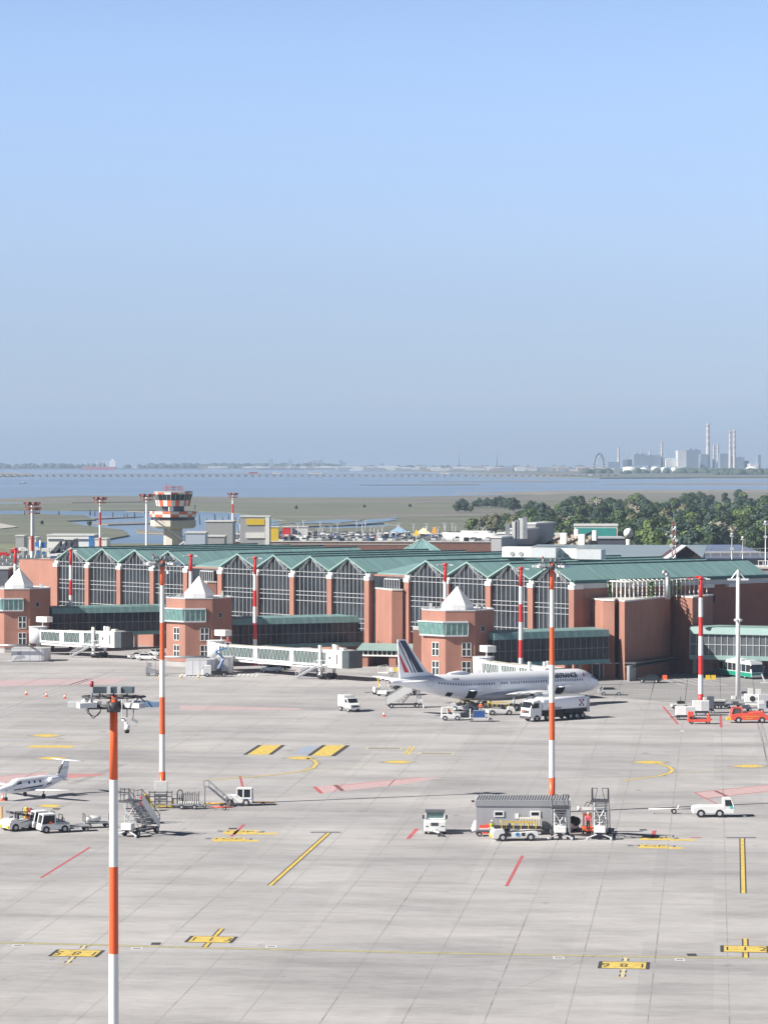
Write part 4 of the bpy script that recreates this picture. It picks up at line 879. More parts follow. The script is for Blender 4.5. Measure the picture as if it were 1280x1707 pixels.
t, w, zt = block('sign_hall', 'grey hall carrying a long yellow board', 400, 449, 980, 862, depth=9, rz=R(-1), mt=hallg)
q = MB(); q.bb(-w/2+2.2, w/2-1.6, -.25, -.02, zt-2.6, zt-.6); q.build('yellow_board', yellow, t)
q = MB(); q.bb(-w/2+2, w/2-1.4, -.3, 0, 13.0, 14.8); q.bb(w/2-1.3,w/2+.02,-.3,0,5,zt-.1); q.build('white_band', whitec, t)
t, w, zt = block('yellow_kiosk', 'small yellow box building at the end of the roof car park', 450, 464, 1070, 879, depth=6, mt=yellow, zb=8)
block('red_kiosk', 'small red awning box on the roof car park', 471, 484, 1110, 879, depth=5, mt=red, zb=8, yb=0)
block('white_awning', 'long white awning on the roof car park beside the red kiosk', 485, 513, 1115, 879, depth=5, mt=whitec, zb=9)
# parking deck
PD = 1060; t = thing('parking_deck', 'long multi-storey parking deck with brown brick parapet', 'car park', (X(600,PD), PD, 0), R(-3))
q = MB(); q.bb(-53, 56, 0, 120, 0, 9.2); q.build('deck', mat('deck_concrete', (.32,.31,.31), .9, var=.12, scale=.2), t)
q = MB(); q.bb(-53, 56, -.35, -.02, 3, 9.3); q.build('brick_parapet', mat('brown_brick', (.20,.095,.075), .8, var=.15), t)
q = MB(); q.bb(-53.2, 56.2, -.6, .3, 9.3, 9.6); q.bb(-53,20,-.5,-.4,8.4,8.6); q.build('coping', offwhite, t)
def simple_car(paint, name='parked_car'):
    t = bpy.data.objects.new(name, None); col.objects.link(t); t.empty_display_size = .1
    q = MB(); pr = [(-2.1,.35),(-2.15,.8),(-1.9,1.0),(-1.35,1.45),(.35,1.45),(1.0,.98),(2.0,.8),(2.1,.35)]
    q.side(pr, -.86, .86)
    for i, v in enumerate(q.v):
        if v[2] > 1.3: q.v[i] = (v[0], v[1]*.8, v[2])
    q.build('body', paint, t, bevel=.05)
    q = MB()
    for s in (-1,1): q.poly([(-1.45,s*.865,1.0),(.85,s*.865,1.0),(.3,s*.75,1.38),(-1.25,s*.75,1.38)])
    q.poly([(.42,-.66,1.41),(1.0,-.76,1.02),(1.0,.76,1.02),(.42,.66,1.41)]); q.poly([(-1.42,-.66,1.41),(-1.86,-.76,1.05),(-1.86,.76,1.05),(-1.42,.66,1.41)])
    q.v = [(x*1.004, y*1.01, z+.012) for x, y, z in q.v]; q.build('window', glass, t, fix=False)
    for x in (-1.3,1.3):
        for s in (-1,1): q = MB(); q.cyl((x,s*.7,.31),(x,s*.9,.31),.31,n=12); q.cyl((x,s*.7,.31),(x,s*.91,.31),.17,n=8,m=1); q.build('wheel', [black, carsil], t)
    return t
def lot_car(paint):   # far cars: a few pixels each
    q = MB(); q.side([(-2.1,.2),(-2.15,.8),(-1.35,1.45),(.35,1.45),(1.0,.98),(2.1,.8),(2.1,.2)], -.86, .86, 0)
    for s in (-1,1): q.poly([(-1.45,s*.87,.98),(.85,s*.87,.98),(.3,s*.87,1.36),(-1.25,s*.87,1.36)], 1)
    q.poly([(.37,-.8,1.46),(1.02,-.8,1.0),(1.02,.8,1.0),(.37,.8,1.46)], 1)
    return q.build('parked_car', [paint, glass], fix=False)
paints = [mat('car_'+n, c, .3, metal=.2, var=.03) for n, c in (('white',(.75,.75,.75)),('silver',(.48,.49,.5)),('grey',(.18,.19,.2)),('black',(.02,.02,.025)),('blue',(.05,.10,.25)),('red',(.35,.03,.03)))]
protos = [lot_car(p) for p in paints]; used = set(); lotn = 0
cnames = ['white','silver','grey','black','blue','red']
rows = [PD+3+11.5*r_ for r_ in range(9)]
dk_x0, dk_x1 = X(372,PD)+1, X(842,PD)
import itertools
for r_, y in enumerate(rows):
    x = dk_x0+rnd(0,2)
    while x < dk_x1-1:
        if random.random() < .80 and lotn < 296:
            k = random.choices(range(6), (5,5,5,4,.9,.5))[0]
            o = protos[k] if k not in used else protos[k].copy()
            if k in used: col.objects.link(o)
            used.add(k); o.location = (x, y-math.tan(R(3))*(x-X(600,PD)), 9.21); o.rotation_euler = (0,0,R(90+rnd(-3,3)-3)+(math.pi if random.random()<.5 else 0))
            rowl = ('parapet row','second row','third row','fourth row','fifth row','sixth row','seventh row','eighth row','farthest row')[r_]; pxx = 640+x/y*F; nr = [nm for lim, nm in ((425,'at the left end'),(470,'by the yellow kiosk'),(540,'by the white awning'),(610,'left of the blue canopy'),(690,'near the blue canopy'),(740,'near the beige tent'),(2000,'by the marquees')) if pxx < lim][0]; tag(o, cnames[k]+' car in the '+rowl+', roof car park '+nr, 'car', 'cars on the roof car park'); lotn += 1
        x += 2.75
# deck lamp posts and signs, tents
lp = MB(); lp.cyl((0,0,0),(0,0,6.5),.12,n=6); lp.box((0,0,6.5),(1.8,.4,.2)); L0 = lp.build('lamp_post', lgrey); L0.location = (X(400,1075),1075,9.2)
tag(L0, 'grey lamp post on the roof car park', 'lamp post', 'lamp posts on the roof car park')
for i in range(46):
    o = L0.copy(); col.objects.link(o); D = rnd(1066,1160); px = rnd(395,820); o.location = (X(px,D), D, 9.2); o.scale = (1,1,rnd(.45,.95))
def tent(px, D, w, h, mt, lab, z=9.2):
    t = thing('canopy_tent', lab, 'tent', (X(px,D), D, z)); q = MB(); q.loft([[(-w/2,-w/2,h*.5),(w/2,-w/2,h*.5),(w/2,w/2,h*.5),(-w/2,w/2,h*.5)],[(-.2,-.2,h),(.2,-.2,h),(.2,.2,h),(-.2,.2,h)]],0,smooth=False); q.build('canopy', mt, t)
    q = MB()
    for a in (-1,1):
        for b_ in (-1,1): q.bar((a*w*.46,b_*w*.46,0),(a*w*.46,b_*w*.46,h*.5),.15)
    q.build('post', lgrey, t)
tent(706,1090,6,4.5,mat('beige_canvas',(.62,.56,.42),.8),'beige pointed tent on the roof car park')
tent(665,1120,7,4.2,mat('sky_blue_canvas',(.25,.38,.52),.7),'sky blue canopy on the roof car park'); tent(694,1078,2.2,4,yellow,'small yellow booth at the parapet of the roof car park'); tent(724,1100,2.2,4.6,mat('amber_paint',(.70,.33,.03),.5),'small amber booth further right on the roof car park')
for px, D, w, lab in ((768,1085,13,'long white vaulted marquee, left of the pair'),(800,1075,15,'long white vaulted marquee, right of the pair'),(795,1110,12,'white ridge marquee behind the vaulted pair')):
    t = thing('marquee', lab, 'marquee', (X(px,D),D,9.2)); q = MB(); n_ = 9
    q.loft([[(x, 2.6*math.cos(math.pi*k/n_), 2.9*math.sin(math.pi*k/n_)) for k in range(n_+1)] for x in (-w/2,-w/4,0,w/4,w/2)]); q.build('canvas', whitec, t)
# grey plant buildings and roofs right of the car park
block('grey_tower_block', 'tall grey block with shaded side above the blue grey roof', 872, 893, 700, 874, depth=14, rz=R(-22), mt=mat('mid_grey_cladding',(.30,.31,.34),.6,var=.05))
block('grey_plant_room', 'grey plant room in front of the tall grey block', 849, 874, 690, 883, depth=10, rz=R(-22), mt=MATS['mid_grey_cladding'])
block('grey_plant_room', 'lower grey plant room left of the tall block', 829, 855, 680, 890, depth=9, rz=R(-22), mt=MATS['mid_grey_cladding'])
block('grey_plant_room', 'small pale plant room at the left end of the blue grey roof', 818, 836, 670, 897, depth=8, rz=R(-22), mt=hallg)
for i, px in enumerate((846,857,862,868,875)): q = MB(); q.bb(-.5,.5,-.5,.5,0,3.5+i*.4); o = tag(q.build('roof_duct', whitec if i % 2 else steel), 'metal duct standing among the grey plant rooms', 'duct', 'ducts among the plant rooms'); o.location = (X(px,676),676,Z(898,676))
t, w, zt = block('white_office', 'low white office with two rows of small windows before the wood', 895, 941, 760, 892, depth=10, rz=R(-6), mt=whitec)
for z in (.9, 2.6): 
    for k in range(9): q = MB(); q.bb(-w/2+.4+k*w/9.2, -w/2+k*w/9.2+1.05, -.08, 0, zt-z-.8+.3, zt-z+.3); q.build('window', mat('grey_glass',(.10,.115,.125)), t)
t, w, zt = block('teal_hall', 'hall with large teal panel framed in white', 957, 1029, 800, 877, depth=14, rz=R(-4), mt=whitec)
q = MB(); q.bb(-w/2+.5, w/2-.5, -.12, 0, zt-4.8, zt-.5); q.build('teal_panel', mat('teal_panel', (.05,.30,.28), .4, var=.08), t)
for px0, px1, D, yt, lab in ((925,958,700,892,'sand coloured stepped roof, left of two'),(958,985,690,894,'sand coloured stepped roof, right of two')):
    t = thing('stepped_roof', lab, 'building', (X((px0+px1)/2,D),D,0), R(-20)); w = (px1-px0)/K(D); z = Z(yt,D)
    q = MB()
    for k in range(5): q.bb(-w/2-k*.4, w/2, -k*1.6, 6, 8, z-k*.65)
    q.build('roof', sand, t); q = MB(); q.bar((-w/2-2.4,-8,z-3.0),(w/2,2,z+1.0),.5); q.build('black_pipe', black, t)
    q = MB(); q.bb(0,1.5,-4,-3,z-2,z+.6); q.bb(2.2,3.2,0,1,z-1,z+1.4); q.build('roof_box', whitec, t)
t = block('open_shed', 'dark open sided shed under the teal hall', 985, 1040, 740, 898, depth=10, mt=slate, mr=lgrey)[0]
t = thing('satellite_dish', 'large round white satellite dish before the wood', 'satellite dish', (X(1047,760),760,0))
q = MB(); q.cyl((0,0,8),(0,0,19),.6,n=10); q.build('stand', offwhite, t)
q = MB(); q.loft([[(r_*math.cos(2*math.pi*k/24), -1.2-d_, 20.6+r_*math.sin(2*math.pi*k/24)) for k in range(24)] for r_, d_ in ((.05,-.5),(.8,-.35),(1.3,0))]); q.v = [(a,b_,c) for a,b_,c in q.v]; q.build('dish', white, t)
for a, c in (('blue_grey_roof', 1),):
    t = thing('flat_hall', 'wide low hall with a blue grey metal roof behind the terminal', 'building', (X(985,650),650,0), R(-8)); z = Z(906,660)
    q = MB(); q.bb(-19,24,0,34,0,z-3.2); q.build('wall', slate, t); q = MB(); slab(q,-19.5,24.5,-2,z-3.0,34,z-1.0,.3); q.build('roof', mat('blue_grey_sheet', (.24,.30,.34), .45, var=.12, scale=.6, stretch=(.1,1,1)), t)
t = thing('solar_hall', 'low hall with bluish panelled roof at the right, behind the wing', 'building', (X(1215,690),690,0), R(10)); z = Z(916,690)
q = MB(); q.bb(-11,10,0,26,0,z-.8); q.build('wall', hallg, t); q = MB(); slab(q,-11.5,10.5,-3,z-1.9,26,z+.3,.3); q.build('roof', mat('blue_panel_sheet', (.16,.20,.31), .35, var=.15, scale=.8), t)
q = MB()
for k in range(9): q.box((-10+k*2.4, -2.6, z-.6), (.12,.12,2.0))
q.bb(-11,10,-2.7,-2.55,z+.2,z+.35); q.build('railing', lgrey, t)
t = thing('gable_shed', 'dark gable end rising behind the wing roof', 'building', (X(1143,620),620,18), R(4)); 
q = MB(); q.side([(-4.8,0),(4.8,0),(0,3.5)],0,12); q.build('gable_wall', mat('dark_maroon_board',(.06,.03,.035),.8), t)
q = MB(); q.side([(-5.4,.0),(0,3.75),(0,3.6),(-5.2,-.2)],-.6,5); q.side([(5.4,.0),(0,3.75),(0,3.6),(5.2,-.2)],-.6,5); q.build('roof', lgrey, t)
t = thing('lattice_mast', 'red and white lattice aerial mast with small dishes behind the wing', 'aerial mast', (X(1123,612),612,0))
q = MB()
for k in range(10):
    z0 = 17+k; 
    for a, b_ in ((-.35,-.35),(.35,-.35),(.35,.35),(-.35,.35)): q.bar((a,b_,z0),(a,b_,z0+1),.12,m=k%2)
    q.bar((-.35,-.35,z0),(.35,-.35,z0+1),.08,m=k%2)
q.bar((0,0,27),(0,0,29),.08); q.build('lattice', [steel, mat('brown_red_steel', (.22,.08,.07))], t)
q = MB(); q.cyl((-.6,-.4,22),(-.6,-.6,22),.35,n=10); q.cyl((.5,-.4,23),(.5,-.6,23),.3,n=10); q.cyl((-.6,-.4,24),(-.6,-.5,24),.3,n=10); q.build('dish', white, t)
for px, D, yt, lab in ((1220,640,892,'tall grey pole behind the wing, left of the pair at right'),(1276,640,872,'tallest grey pole at the right edge behind the wing'),(1238,660,898,'thin grey lamp pole with white globe behind the wing')):
    z = Z(yt,D); t = thing('tall_pole', lab, 'pole', (X(px,D),D,0)); q = MB(); q.cyl((0,0,0),(0,0,z),.22,.12,n=8); q.build('pole', steel, t)
    q = MB(); q.box((0,0,z-.2),(.9,.3,.3)); q.box((0,0,z-3),(.7,.3,.5)); q.cyl((0,0,z),(0,0,z+.5),.3,n=8); q.build('fitting', offwhite, t)
# balcony structure at the right edge
t = block('roof_terrace', 'white framed roof terrace at the far right edge', 1262, 1300, 585, 948, depth=10, mt=hallg)[0]
q = MB()
for k in range(8): q.bar((-2+k*.9,-.1,Z(948,585)),(-2+k*.9,-.1,Z(935,585)),.09)
q.bar((-2.2,-.1,Z(935,585)),(5,-.1,Z(935,585)),.12); q.build('railing', white, t)
# left side yard
t = thing('pier_hall', 'dark curved pier hall roof with rows of small skylights at the left edge', 'building', (X(40,740),740,0), R(18)); z = Z(935,740)
q = MB(); q.bb(-34,14,0,30,0,z-1.2); q.build('wall', slate, t); q = MB(); slab(q,-34,14.5,-.8,z-1.2,14,z+.3,.3); slab(q,-34,14.5,14,z+.3,30,z-.6,.3); q.build('roof', mat('dark_grey_roof', (.13,.14,.14), .6, var=.15), t)
for r_ in range(3):
    for k in range(22): q = MB(); q.box((-32+k*2.1, 1.5+r_*6, z-.9+r_*.75), (.9,.7,.7)); q.build('skylight', offwhite, t)
for px0, px1, D, yt, dp, mt, lab in ((14,34,690,948,10,mat('lilac_wall',(.45,.46,.55),.6),'pale lilac wall block behind the first pyramid'),(-20,13.5,680,949,10,slate,'dark slate block at the left edge behind the first tower'),
                           (56,84,700,936,12,mat('grey_teal_glass',(.18,.24,.23),.3,var=.2),'grey glass block left of the gables'),(83.5,95,690,927,10,mat('steel_blue_box',(.06,.12,.24),.5),'steel blue box right beside the first gable'),
                           (78,150,1010,893,14,whitec,'long white shed with dark blue end beyond the terminal'),(148,156,1005,893,12,blue,'short blue end block of the long shed'),(158,178,1000,899,8,whitec,'small white hut right of the long shed'),
                           (48,60,960,897,8,whitec,'small white hut left of the pair of thin masts'),(26,40,980,894,6,hallg,'grey hut at the taxiway edge'),(108,122,930,900,8,slate,'dark grey hut in front of the long shed')):
    t, w, zt = block('yard_building', lab, px0, px1, D, yt, depth=dp, mt=mt, rz=R(-4))
    if w > 8: q = MB(); q.bb(-w/2+.5, w/2-.5, -.1, 0, zt-1.9, zt-1.1); q.build('window_band', slate, t)
for k in range(4):
    q = MB(); D = 820; q.side([(0,0),(3.2,0),(3.0,3.4)],0,6); o = tag(q.build('sawtooth_roof', slate), 'dark sawtooth roof light left of the first gable', 'roof light', 'dark sawtooth roof lights'); o.location = (X(82+k*9,D),D,Z(923,D))
t = thing('blue_gantry', 'bright blue portal gantry in the left yard', 'gantry', (X(68,880),880,0)); q = MB(); z = Z(904,880); q.bb(-1.6,1.6,-1,1,z-2,z); q.bb(-1.2,-.6,-.6,.6,0,z-2); q.bb(.5,1.3,-.6,.6,0,z-2); q.build('frame', mat('bright_blue_paint',(.05,.20,.60),.4), t)
q = MB(); q.cyl((0,-1.1,z-2),(0,-1.1,z+.6),.3,n=8); q.build('flue', white, t)
for px, y, D, c, lab in ((8,925,790,red,'red vehicle on the yard at the left edge'),(26,920,800,red,'red and white loader on the yard left of the pyramid'),(40,917,800,whitec,'white van on the yard beyond the pier hall'),(60,916,810,whitec,'white truck on the yard under the thin masts'),(78,918,820,whitec,'white aircraft ground unit on the yard by the sawtooth roofs'),(88,916,830,whitec,'white box truck on the yard left of the first gable')):
    t = thing('yard_vehicle', lab, 'vehicle', (X(px,D),D,Z(y+3,D))); t.scale = (.45,.6,.5); q = MB(); q.side([(-3,.4),(-3,2.4),(1.2,2.4),(1.6,1.9),(2.8,1.5),(3,.4)],-1.1,1.1); q.build('body', c, t, bevel=.1); q = MB()
    for x in (-1.8,1.8): q.cyl((x,-1.15,.4),(x,-.8,.4),.4,n=8)
    q.build('wheel', black, t)
# ---------------------------------------------------------------- control tower
D = 900; CT = thing('control_tower', 'control tower with orange and white checkered galleries', 'control tower', (X(288.5,D),D,0), R(20))
conc = mat('tower_concrete', (.50,.46,.40), .8, var=.08); chk = [mat('checker_orange',(.75,.14,.05),.6,var=.05), mat('checker_white',(.78,.77,.74),.6,var=.04)]
def octr(r, z, n=8, ph=R(22.5)): return [(r*math.cos(ph+2*math.pi*k/n), r*math.sin(ph+2*math.pi*k/n), z) for k in range(n)]
q = MB(); q.loft([octr(2.9,0),octr(2.9,24)],0,smooth=False); q.build('shaft', conc, CT)
q = MB(); q.loft([octr(6.3,18.3), octr(7.0,19.0), octr(7.0,20.8)],0,smooth=False); q.build('gallery_wall', conc, CT)
q = MB(); q.loft([octr(6.7,20.8), octr(6.7,21.8)],0,smooth=False); q.build('gallery_window', glass, CT)
def checker(r0, z0, r1, z1, rows_, seg_, name):
    q = MB(); 
    for k in range(8):
        for j in range(seg_):
            for i in range(rows_):
                def pt(u_, v_):
                    a = Vector(octr(r0+(r1-r0)*v_, 0)[k]); b_ = Vector(octr(r0+(r1-r0)*v_, 0)[(k+1)%8]); p = a.lerp(b_, u_); p.z = z0+(z1-z0)*v_; return p
                q.poly([pt(j/seg_,i/rows_),pt((j+1)/seg_,i/rows_),pt((j+1)/seg_,(i+1)/rows_),pt(j/seg_,(i+1)/rows_)],(i+j+k*seg_)%2)
    q.build(name, chk, CT)
checker(7.15,21.8,7.15,23.5,2,2,'lower_checker_band')
q = MB(); q.loft([octr(7.15,23.45),octr(.3,23.5)],0,smooth=False); q.build('gallery_deck', grey, CT)
q = MB(); q.cyl((0,0,23.5),(0,0,25.2),3.5,n=12); q.build('neck', slate, CT)
checker(5.1,25.1,5.45,26.9,1,3,'upper_checker_band')
q = MB(); q.loft([octr(5.3,26.9), octr(5.95,28.75)],0,smooth=False); cw = q.build('cab_window', glass, CT)
q = MB()
for k in range(8):
    a0, a1 = Vector(octr(5.33,26.9)[k]), Vector(octr(5.98,28.75)[k]); b0, b1 = Vector(octr(5.33,26.9)[(k+1)%8]), Vector(octr(5.98,28.75)[(k+1)%8])
    for j in range(3): q.bar(a0.lerp(b0,j/3), a1.lerp(b1,j/3), .13)
q.build('frame', lgrey, cw)
checker(5.98,28.75,6.05,29.3,1,2,'roof_edge_band'); q = MB(); q.loft([octr(6.1,29.3),octr(5.6,29.7),octr(.2,29.75)],0,smooth=False); q.loft([octr(5.1,25.1),octr(.2,25.05)],0,smooth=False); q.build('roof', grey, CT)
q = MB(); rm = mat('rusty_red_rail', (.35,.10,.10), .6)
for z in (30.1,30.7,31.1): q.path(octr(2.9,z)+[octr(2.9,z)[0]], .12)
for p in octr(2.9,29.7): q.bar(p,(p[0],p[1],31.1),.12)
q.bar((-2.4,-1,29.7),(-2.4,-1,32.3),.1); q.bar((2.6,-1,29.7),(2.6,-1,31.9),.1); q.build('roof_railing', rm, CT)
q = MB(); q.box((-2.2,-5.4,24.3),(1.3,.8,1.3)); q.cyl((6.0,-3.4,24.0),(6.0,-3.4,25.4),.25,n=8); q.build('radio_dish', white, CT)
q = MB()
for o0 in (-.6,.4):
    q.bar((-7.0,-4.2+o0,21.0),(2.2,-5.2+o0,14.5),.22); q.bar((-7.0,-4.2+o0,22.0),(2.2,-5.2+o0,15.5),.1)
q.bar((2.2,-5.6,14.5),(-2.8,-5.4,11),.22); q.bar((2.2,-5.0,14.5),(-2.8,-4.8,11),.22); q.bar((2.3,-5.2,17),(2.3,-5.2,8),.2)
for k in range(16): q.box((-7.0+9.2*k/15,-4.3-1.0*k/15,21.0-6.5*k/15),(.5,1.2,.08))
q.build('outside_stair', lgrey, CT)
# ---------------------------------------------------------------- trees
def tree_proto(seed, leaf, h, r, trunkm):
    random.seed(seed); cr_ = MB(); lobes = []
    for k in range(19):
        a = rnd(0,6.28); rr = r*rnd(.0,.85); z = h*rnd(.25,.86)*(1-.18*rr/r); lobes.append((Vector((rr*math.cos(a), rr*math.sin(a), z)), r*rnd(.18,.46)))
    lobes.append((Vector((0,0,h*.82)), r*.4))
    for c, s in lobes:
        for j in range(int(150*s*s/5)+70):
            d = Vector((random.gauss(0,1),random.gauss(0,1),random.gauss(0,1))).normalized(); p = c+Vector((d.x*s,d.y*s,d.z*s*.85))*rnd(.62,1.22)
            if p.z < h*.12: continue
            n_ = (d+Vector((rnd(-.6,.6),rnd(-.6,.6),rnd(-.3,.8)))).normalized(); u_ = n_.orthogonal().normalized(); u_.rotate(Matrix.Rotation(rnd(0,6.28),3,n_)) if False else None
            v_ = n_.cross(u_); sz = rnd(.2,.55)
            cr_.poly([p-u_*sz-v_*sz*.6, p+u_*sz*.8-v_*sz, p+u_*sz+v_*sz*.7, p-u_*sz*.6+v_*sz])
    t = bpy.data.objects.new('tree', None); col.objects.link(t)
    cr_.build('crown', leaf, t, fix=False)
    q = MB(); q.cyl((0,0,0),(0,0,h*.5),.35,.2,n=6)
    for k in range(5): a = k*1.3; q.cyl((0,0,h*(.2+.05*k)),(r*.5*math.cos(a),r*.5*math.sin(a),h*.62),.15,.05,n=5)
    q.build('trunk', trunkm, t); random.seed(7+seed)
    return t
barkm = mat('bark', (.10,.08,.06), .9)
def leafm(n, c): 
    m = mat('leaf_'+n, c, .75, var=.45, scale=.35); m.node_tree.nodes['Principled BSDF'].inputs['Specular IOR Level'].default_value = .15; return m
leaves = [('dark green', leafm('dark',(.044,.074,.036))), ('mid green', leafm('mid',(.070,.108,.042))), ('bright green', leafm('bright',(.115,.165,.055))), ('blue green', leafm('bluegreen',(.055,.088,.062))),
          ('olive', leafm('olive',(.15,.155,.085))), ('pale blossoming', leafm('blossom',(.27,.26,.20)))]
tp = []
for i, (n, lm) in enumerate(leaves):
    for v in range(2): tp.append((n, tree_proto(100+i*7+v, lm, 10.5+v*1.5, 4.6+.7*v, barkm)))
usedt = set(); tcount = 0
def put_tree(k, x, y, s, lab, group):
    global tcount
    n, p = tp[k]
    if k in usedt: o = dup(p, (x,y,cz(x,y)-.2), rnd(0,6.28), lab, group)
    else: o = p; o.location = (x,y,cz(x,y)-.2); usedt.add(k); tag(o, lab, 'tree', group)
    o.scale = (s*rnd(.9,1.15), s*rnd(.9,1.15), s); o['category'] = 'tree'; tcount += 1
random.seed(31)
def outline_y(px):
    pts = [(835,858),(850,836),(880,832),(925,836),(960,829),(1000,828),(1030,831),(1060,821),(1095,832),(1125,830),(1155,817),(1200,813),(1240,815),(1290,816)]
    for a, b_ in zip(pts, pts[1:]):
        if a[0] <= px <= b_[0]: return a[1]+(b_[1]-a[1])*(px-a[0])/(b_[0]-a[0])
    return 860
N = 0; tries = 0
while N < 285 and tries < 4000:
    tries += 1; px = rnd(845,1292); D = 1/rnd(1/2650, 1/1090); s = rnd(.8,1.25); ztop = 10.8*s+cz(0,D); yt = HY+(HC-ztop)*K(D)
    if yt < outline_y(px)-1.5: continue
    if D < 1250 and 860 < px < 1040 and random.random() < .5: continue
    w = (5,5,2.5,4.5,1.0,.4) if D > 1350 else (4,3.5,2.5,3,1.5,1.6)
    k = random.choices(range(6), w)[0]; kk = k*2+random.randrange(2)
    wh = [nm for lim, nm in ((880,'over the grey blocks'),(945,'over the white office'),(1035,'over the teal hall'),(1075,'over the satellite dish'),(1150,'by the lattice mast'),(1210,'over the solar roof'),(3000,'by the tall poles')) if px < lim][0]; dp_ = 'front' if D < 1300 else ('middle' if D < 1750 else 'far'); put_tree(kk, X(px,D), D, s, ('tall ' if s > 1.08 else ('small ' if s < .92 else ''))+tp[kk][0]+' tree, '+dp_+' wood '+wh, 'trees of the wood'); N += 1
for px, y, k, s in ((770,850,3,.85),(763,853,0,.7),(776,853,0,.8),(784,854,1,.5),(792,846,3,.55),(799,845,0,.7),(806,846,3,.6),(812,845,0,.75),(819,846,3,.65),(826,846,0,.8),(833,846,3,.9),(841,848,0,.8),(848,850,3,.9),(856,852,0,1.0),(788,884,2,.8),(782,880,4,.7),(812,883,4,.95),(826,882,4,1.0),(838,881,4,1.0),(820,888,4,1.0),(845,884,2,.9),(852,890,4,1.),
                   (938,896,5,1.0),(950,893,5,1.1),(965,892,5,.9),(945,900,5,.8),(1132,905,2,.85),(1146,904,1,1.0),(1160,905,1,.9),(1175,900,5,.8),(1190,898,5,.9),(1205,903,4,.6),(1225,905,4,.6),(1250,903,2,.8),(1265,903,1,.8),(607,846,0,.25),(683,845,0,.25),(494,849,0,.3),(150,871,0,.35),(70,868,0,.25)):
    g = G(px, y+6 if y > 855 else y); put_tree(k*2, g.x, g.y, s, tp[k*2][0]+(' tree on the open marsh '+('left of the control tower' if px < 300 else 'beyond the car park') if px < 760 else ' tree at the wood edge '+('in the marsh hedge' if y < 860 else ('by the marquees' if px < 870 else ('by the teal hall' if px < 1000 else ('by the lattice mast' if px < 1180 else 'by the tall poles'))))), 'marsh trees' if px < 760 else 'trees at the wood edge')
random.seed(7)
t = tag(seg([(1040,903),(1290,900),(1290,906),(1040,910)], .05, mat('pale_field', (.36,.34,.24), .95, var=.15, scale=.05), 'field', .2), kind='structure')
# ---------------------------------------------------------------- the lagoon horizon
farland = mat('far_land', (.10,.12,.09), .95, var=.3, scale=.004)
seg([(500,781.0),(640,780.2),(1340,780.4),(1340,795),(1120,796),(1000,796.5),(940,794),(860,789),(700,785),(540,782.4)], .6, farland, 'far_shore', 2)
seg([(-60,780.6),(340,780.2),(560,780.4),(560,781.8),(430,782),(340,781.4),(-60,781.6)], .6, farland, 'far_shore', 2)
seg([(-60,787),(10,787.5),(52,789),(50,792.5),(20,793.5),(-60,794)], .6, mat('islet', (.26,.22,.17), .9), 'islet', 2)
def clump(pts, hs, mt, name, kind, label=None):
    q = MB()
    for (px, y, n_, spread) in pts:
        for _ in range(n_):
            x = px+rnd(-spread,spread); g = G(x, y+rnd(-.3,.3)); h = rnd(*hs); r_ = h*rnd(.6,1.3); q.loft([[(g.x+r_*s_*math.cos(a), g.y+r_*s_*math.sin(a), g.z+h*z_) for a in [k*math.pi/3 for k in range(6)]] for s_, z_ in ((.9,-.1),(1,.45),(.65,.85),(.2,1.0))])
    o = q.build(name, mt, fix=False); tag(o, label, kind=kind); 
    if kind == 'stuff': o['category'] = 'wood'
    return o
fw = leafm('far', (.05,.075,.04)); random.seed(5)
clump([(30,780.4,26,50),(120,780.4,22,50),(260,780.4,26,50),(320,780.3,22,40),(400,780.3,40,50),(490,780.3,50,60),(540,780.2,14,20)], (9,19), fw, 'far_wood', 'stuff', 'hazy wooded shore along the far side of the lagoon')
clump([(620,780.6,20,70),(760,781,26,90),(900,781.4,26,90),(1010,790,14,40),(1120,789,30,60),(1185,788,60,50),(1240,791,50,50),(1280,790,30,30)], (5,13), fw, 'far_wood', 'stuff', 'low trees in front of the far works and tanks')
def fbox(name, lab, cat, px0, px1, D, yt, yb, mt, group=None, depth=60):
    w = (px1-px0)/K(D); z0 = Z(yb,D); z1 = Z(yt,D); q = MB(); q.bb(-w/2,w/2,-depth/2,depth/2,0,z1-z0)
    if w > 30: q.bb(-w*.3,-w*.1,-depth/2+3,depth/2-3,z1-z0,(z1-z0)*1.08); q.bb(w*.1,w*.32,-depth/2+3,depth/2-3,z1-z0,(z1-z0)*1.05)
    o = q.build(name, mt); o.location = (X((px0+px1)/2,D),D,z0); return tag(o, lab, cat, group)
FD = 8000; chw = mat('chimney_concrete', (.55,.50,.46), .8); chr_ = mat('chimney_red', (.46,.33,.30), .8); works = mat('works_steel_blue', (.16,.21,.27), .7, var=.2, scale=.01); wpale = mat('works_pale', (.55,.56,.56), .7, var=.2, scale=.01)
for px, yt, w, lab in ((1180,706,6.5,'tallest banded chimney of the far works'),(1217,718,5,'left of the two tall twin chimneys at the far right'),(1224,716.5,5.2,'right of the two tall twin chimneys at the far right'),(1190,741,4.6,'left of the two short twin chimneys'),(1196.5,741,4.6,'right of the two short twin chimneys'),(1103,737,4.4,'banded chimney left of the pale boiler house'),(1083,750,4.2,'shorter banded chimney between grey frames'),(1031,745,4,'pale chimney right of the arch')):
    z0 = Z(780,FD); H_ = Z(yt,FD)-z0; t = thing('chimney', lab, 'chimney', (X(px,FD),FD,z0), 0, 'chimneys of the far works'); q = MB(); r0 = w/2/K(FD)*1.15; n_ = 14
    for k in range(n_):
        q.cyl((0,0,H_*k/n_),(0,0,H_*(k+1)/n_), r0*(1-.35*k/n_), r0*(1-.35*(k+1)/n_), n=12, m=(1 if (k % 2 and k > 6) else 0), cap=(k == n_-1))
    q.build('shaft', [chw, chr_], t)
i = 0
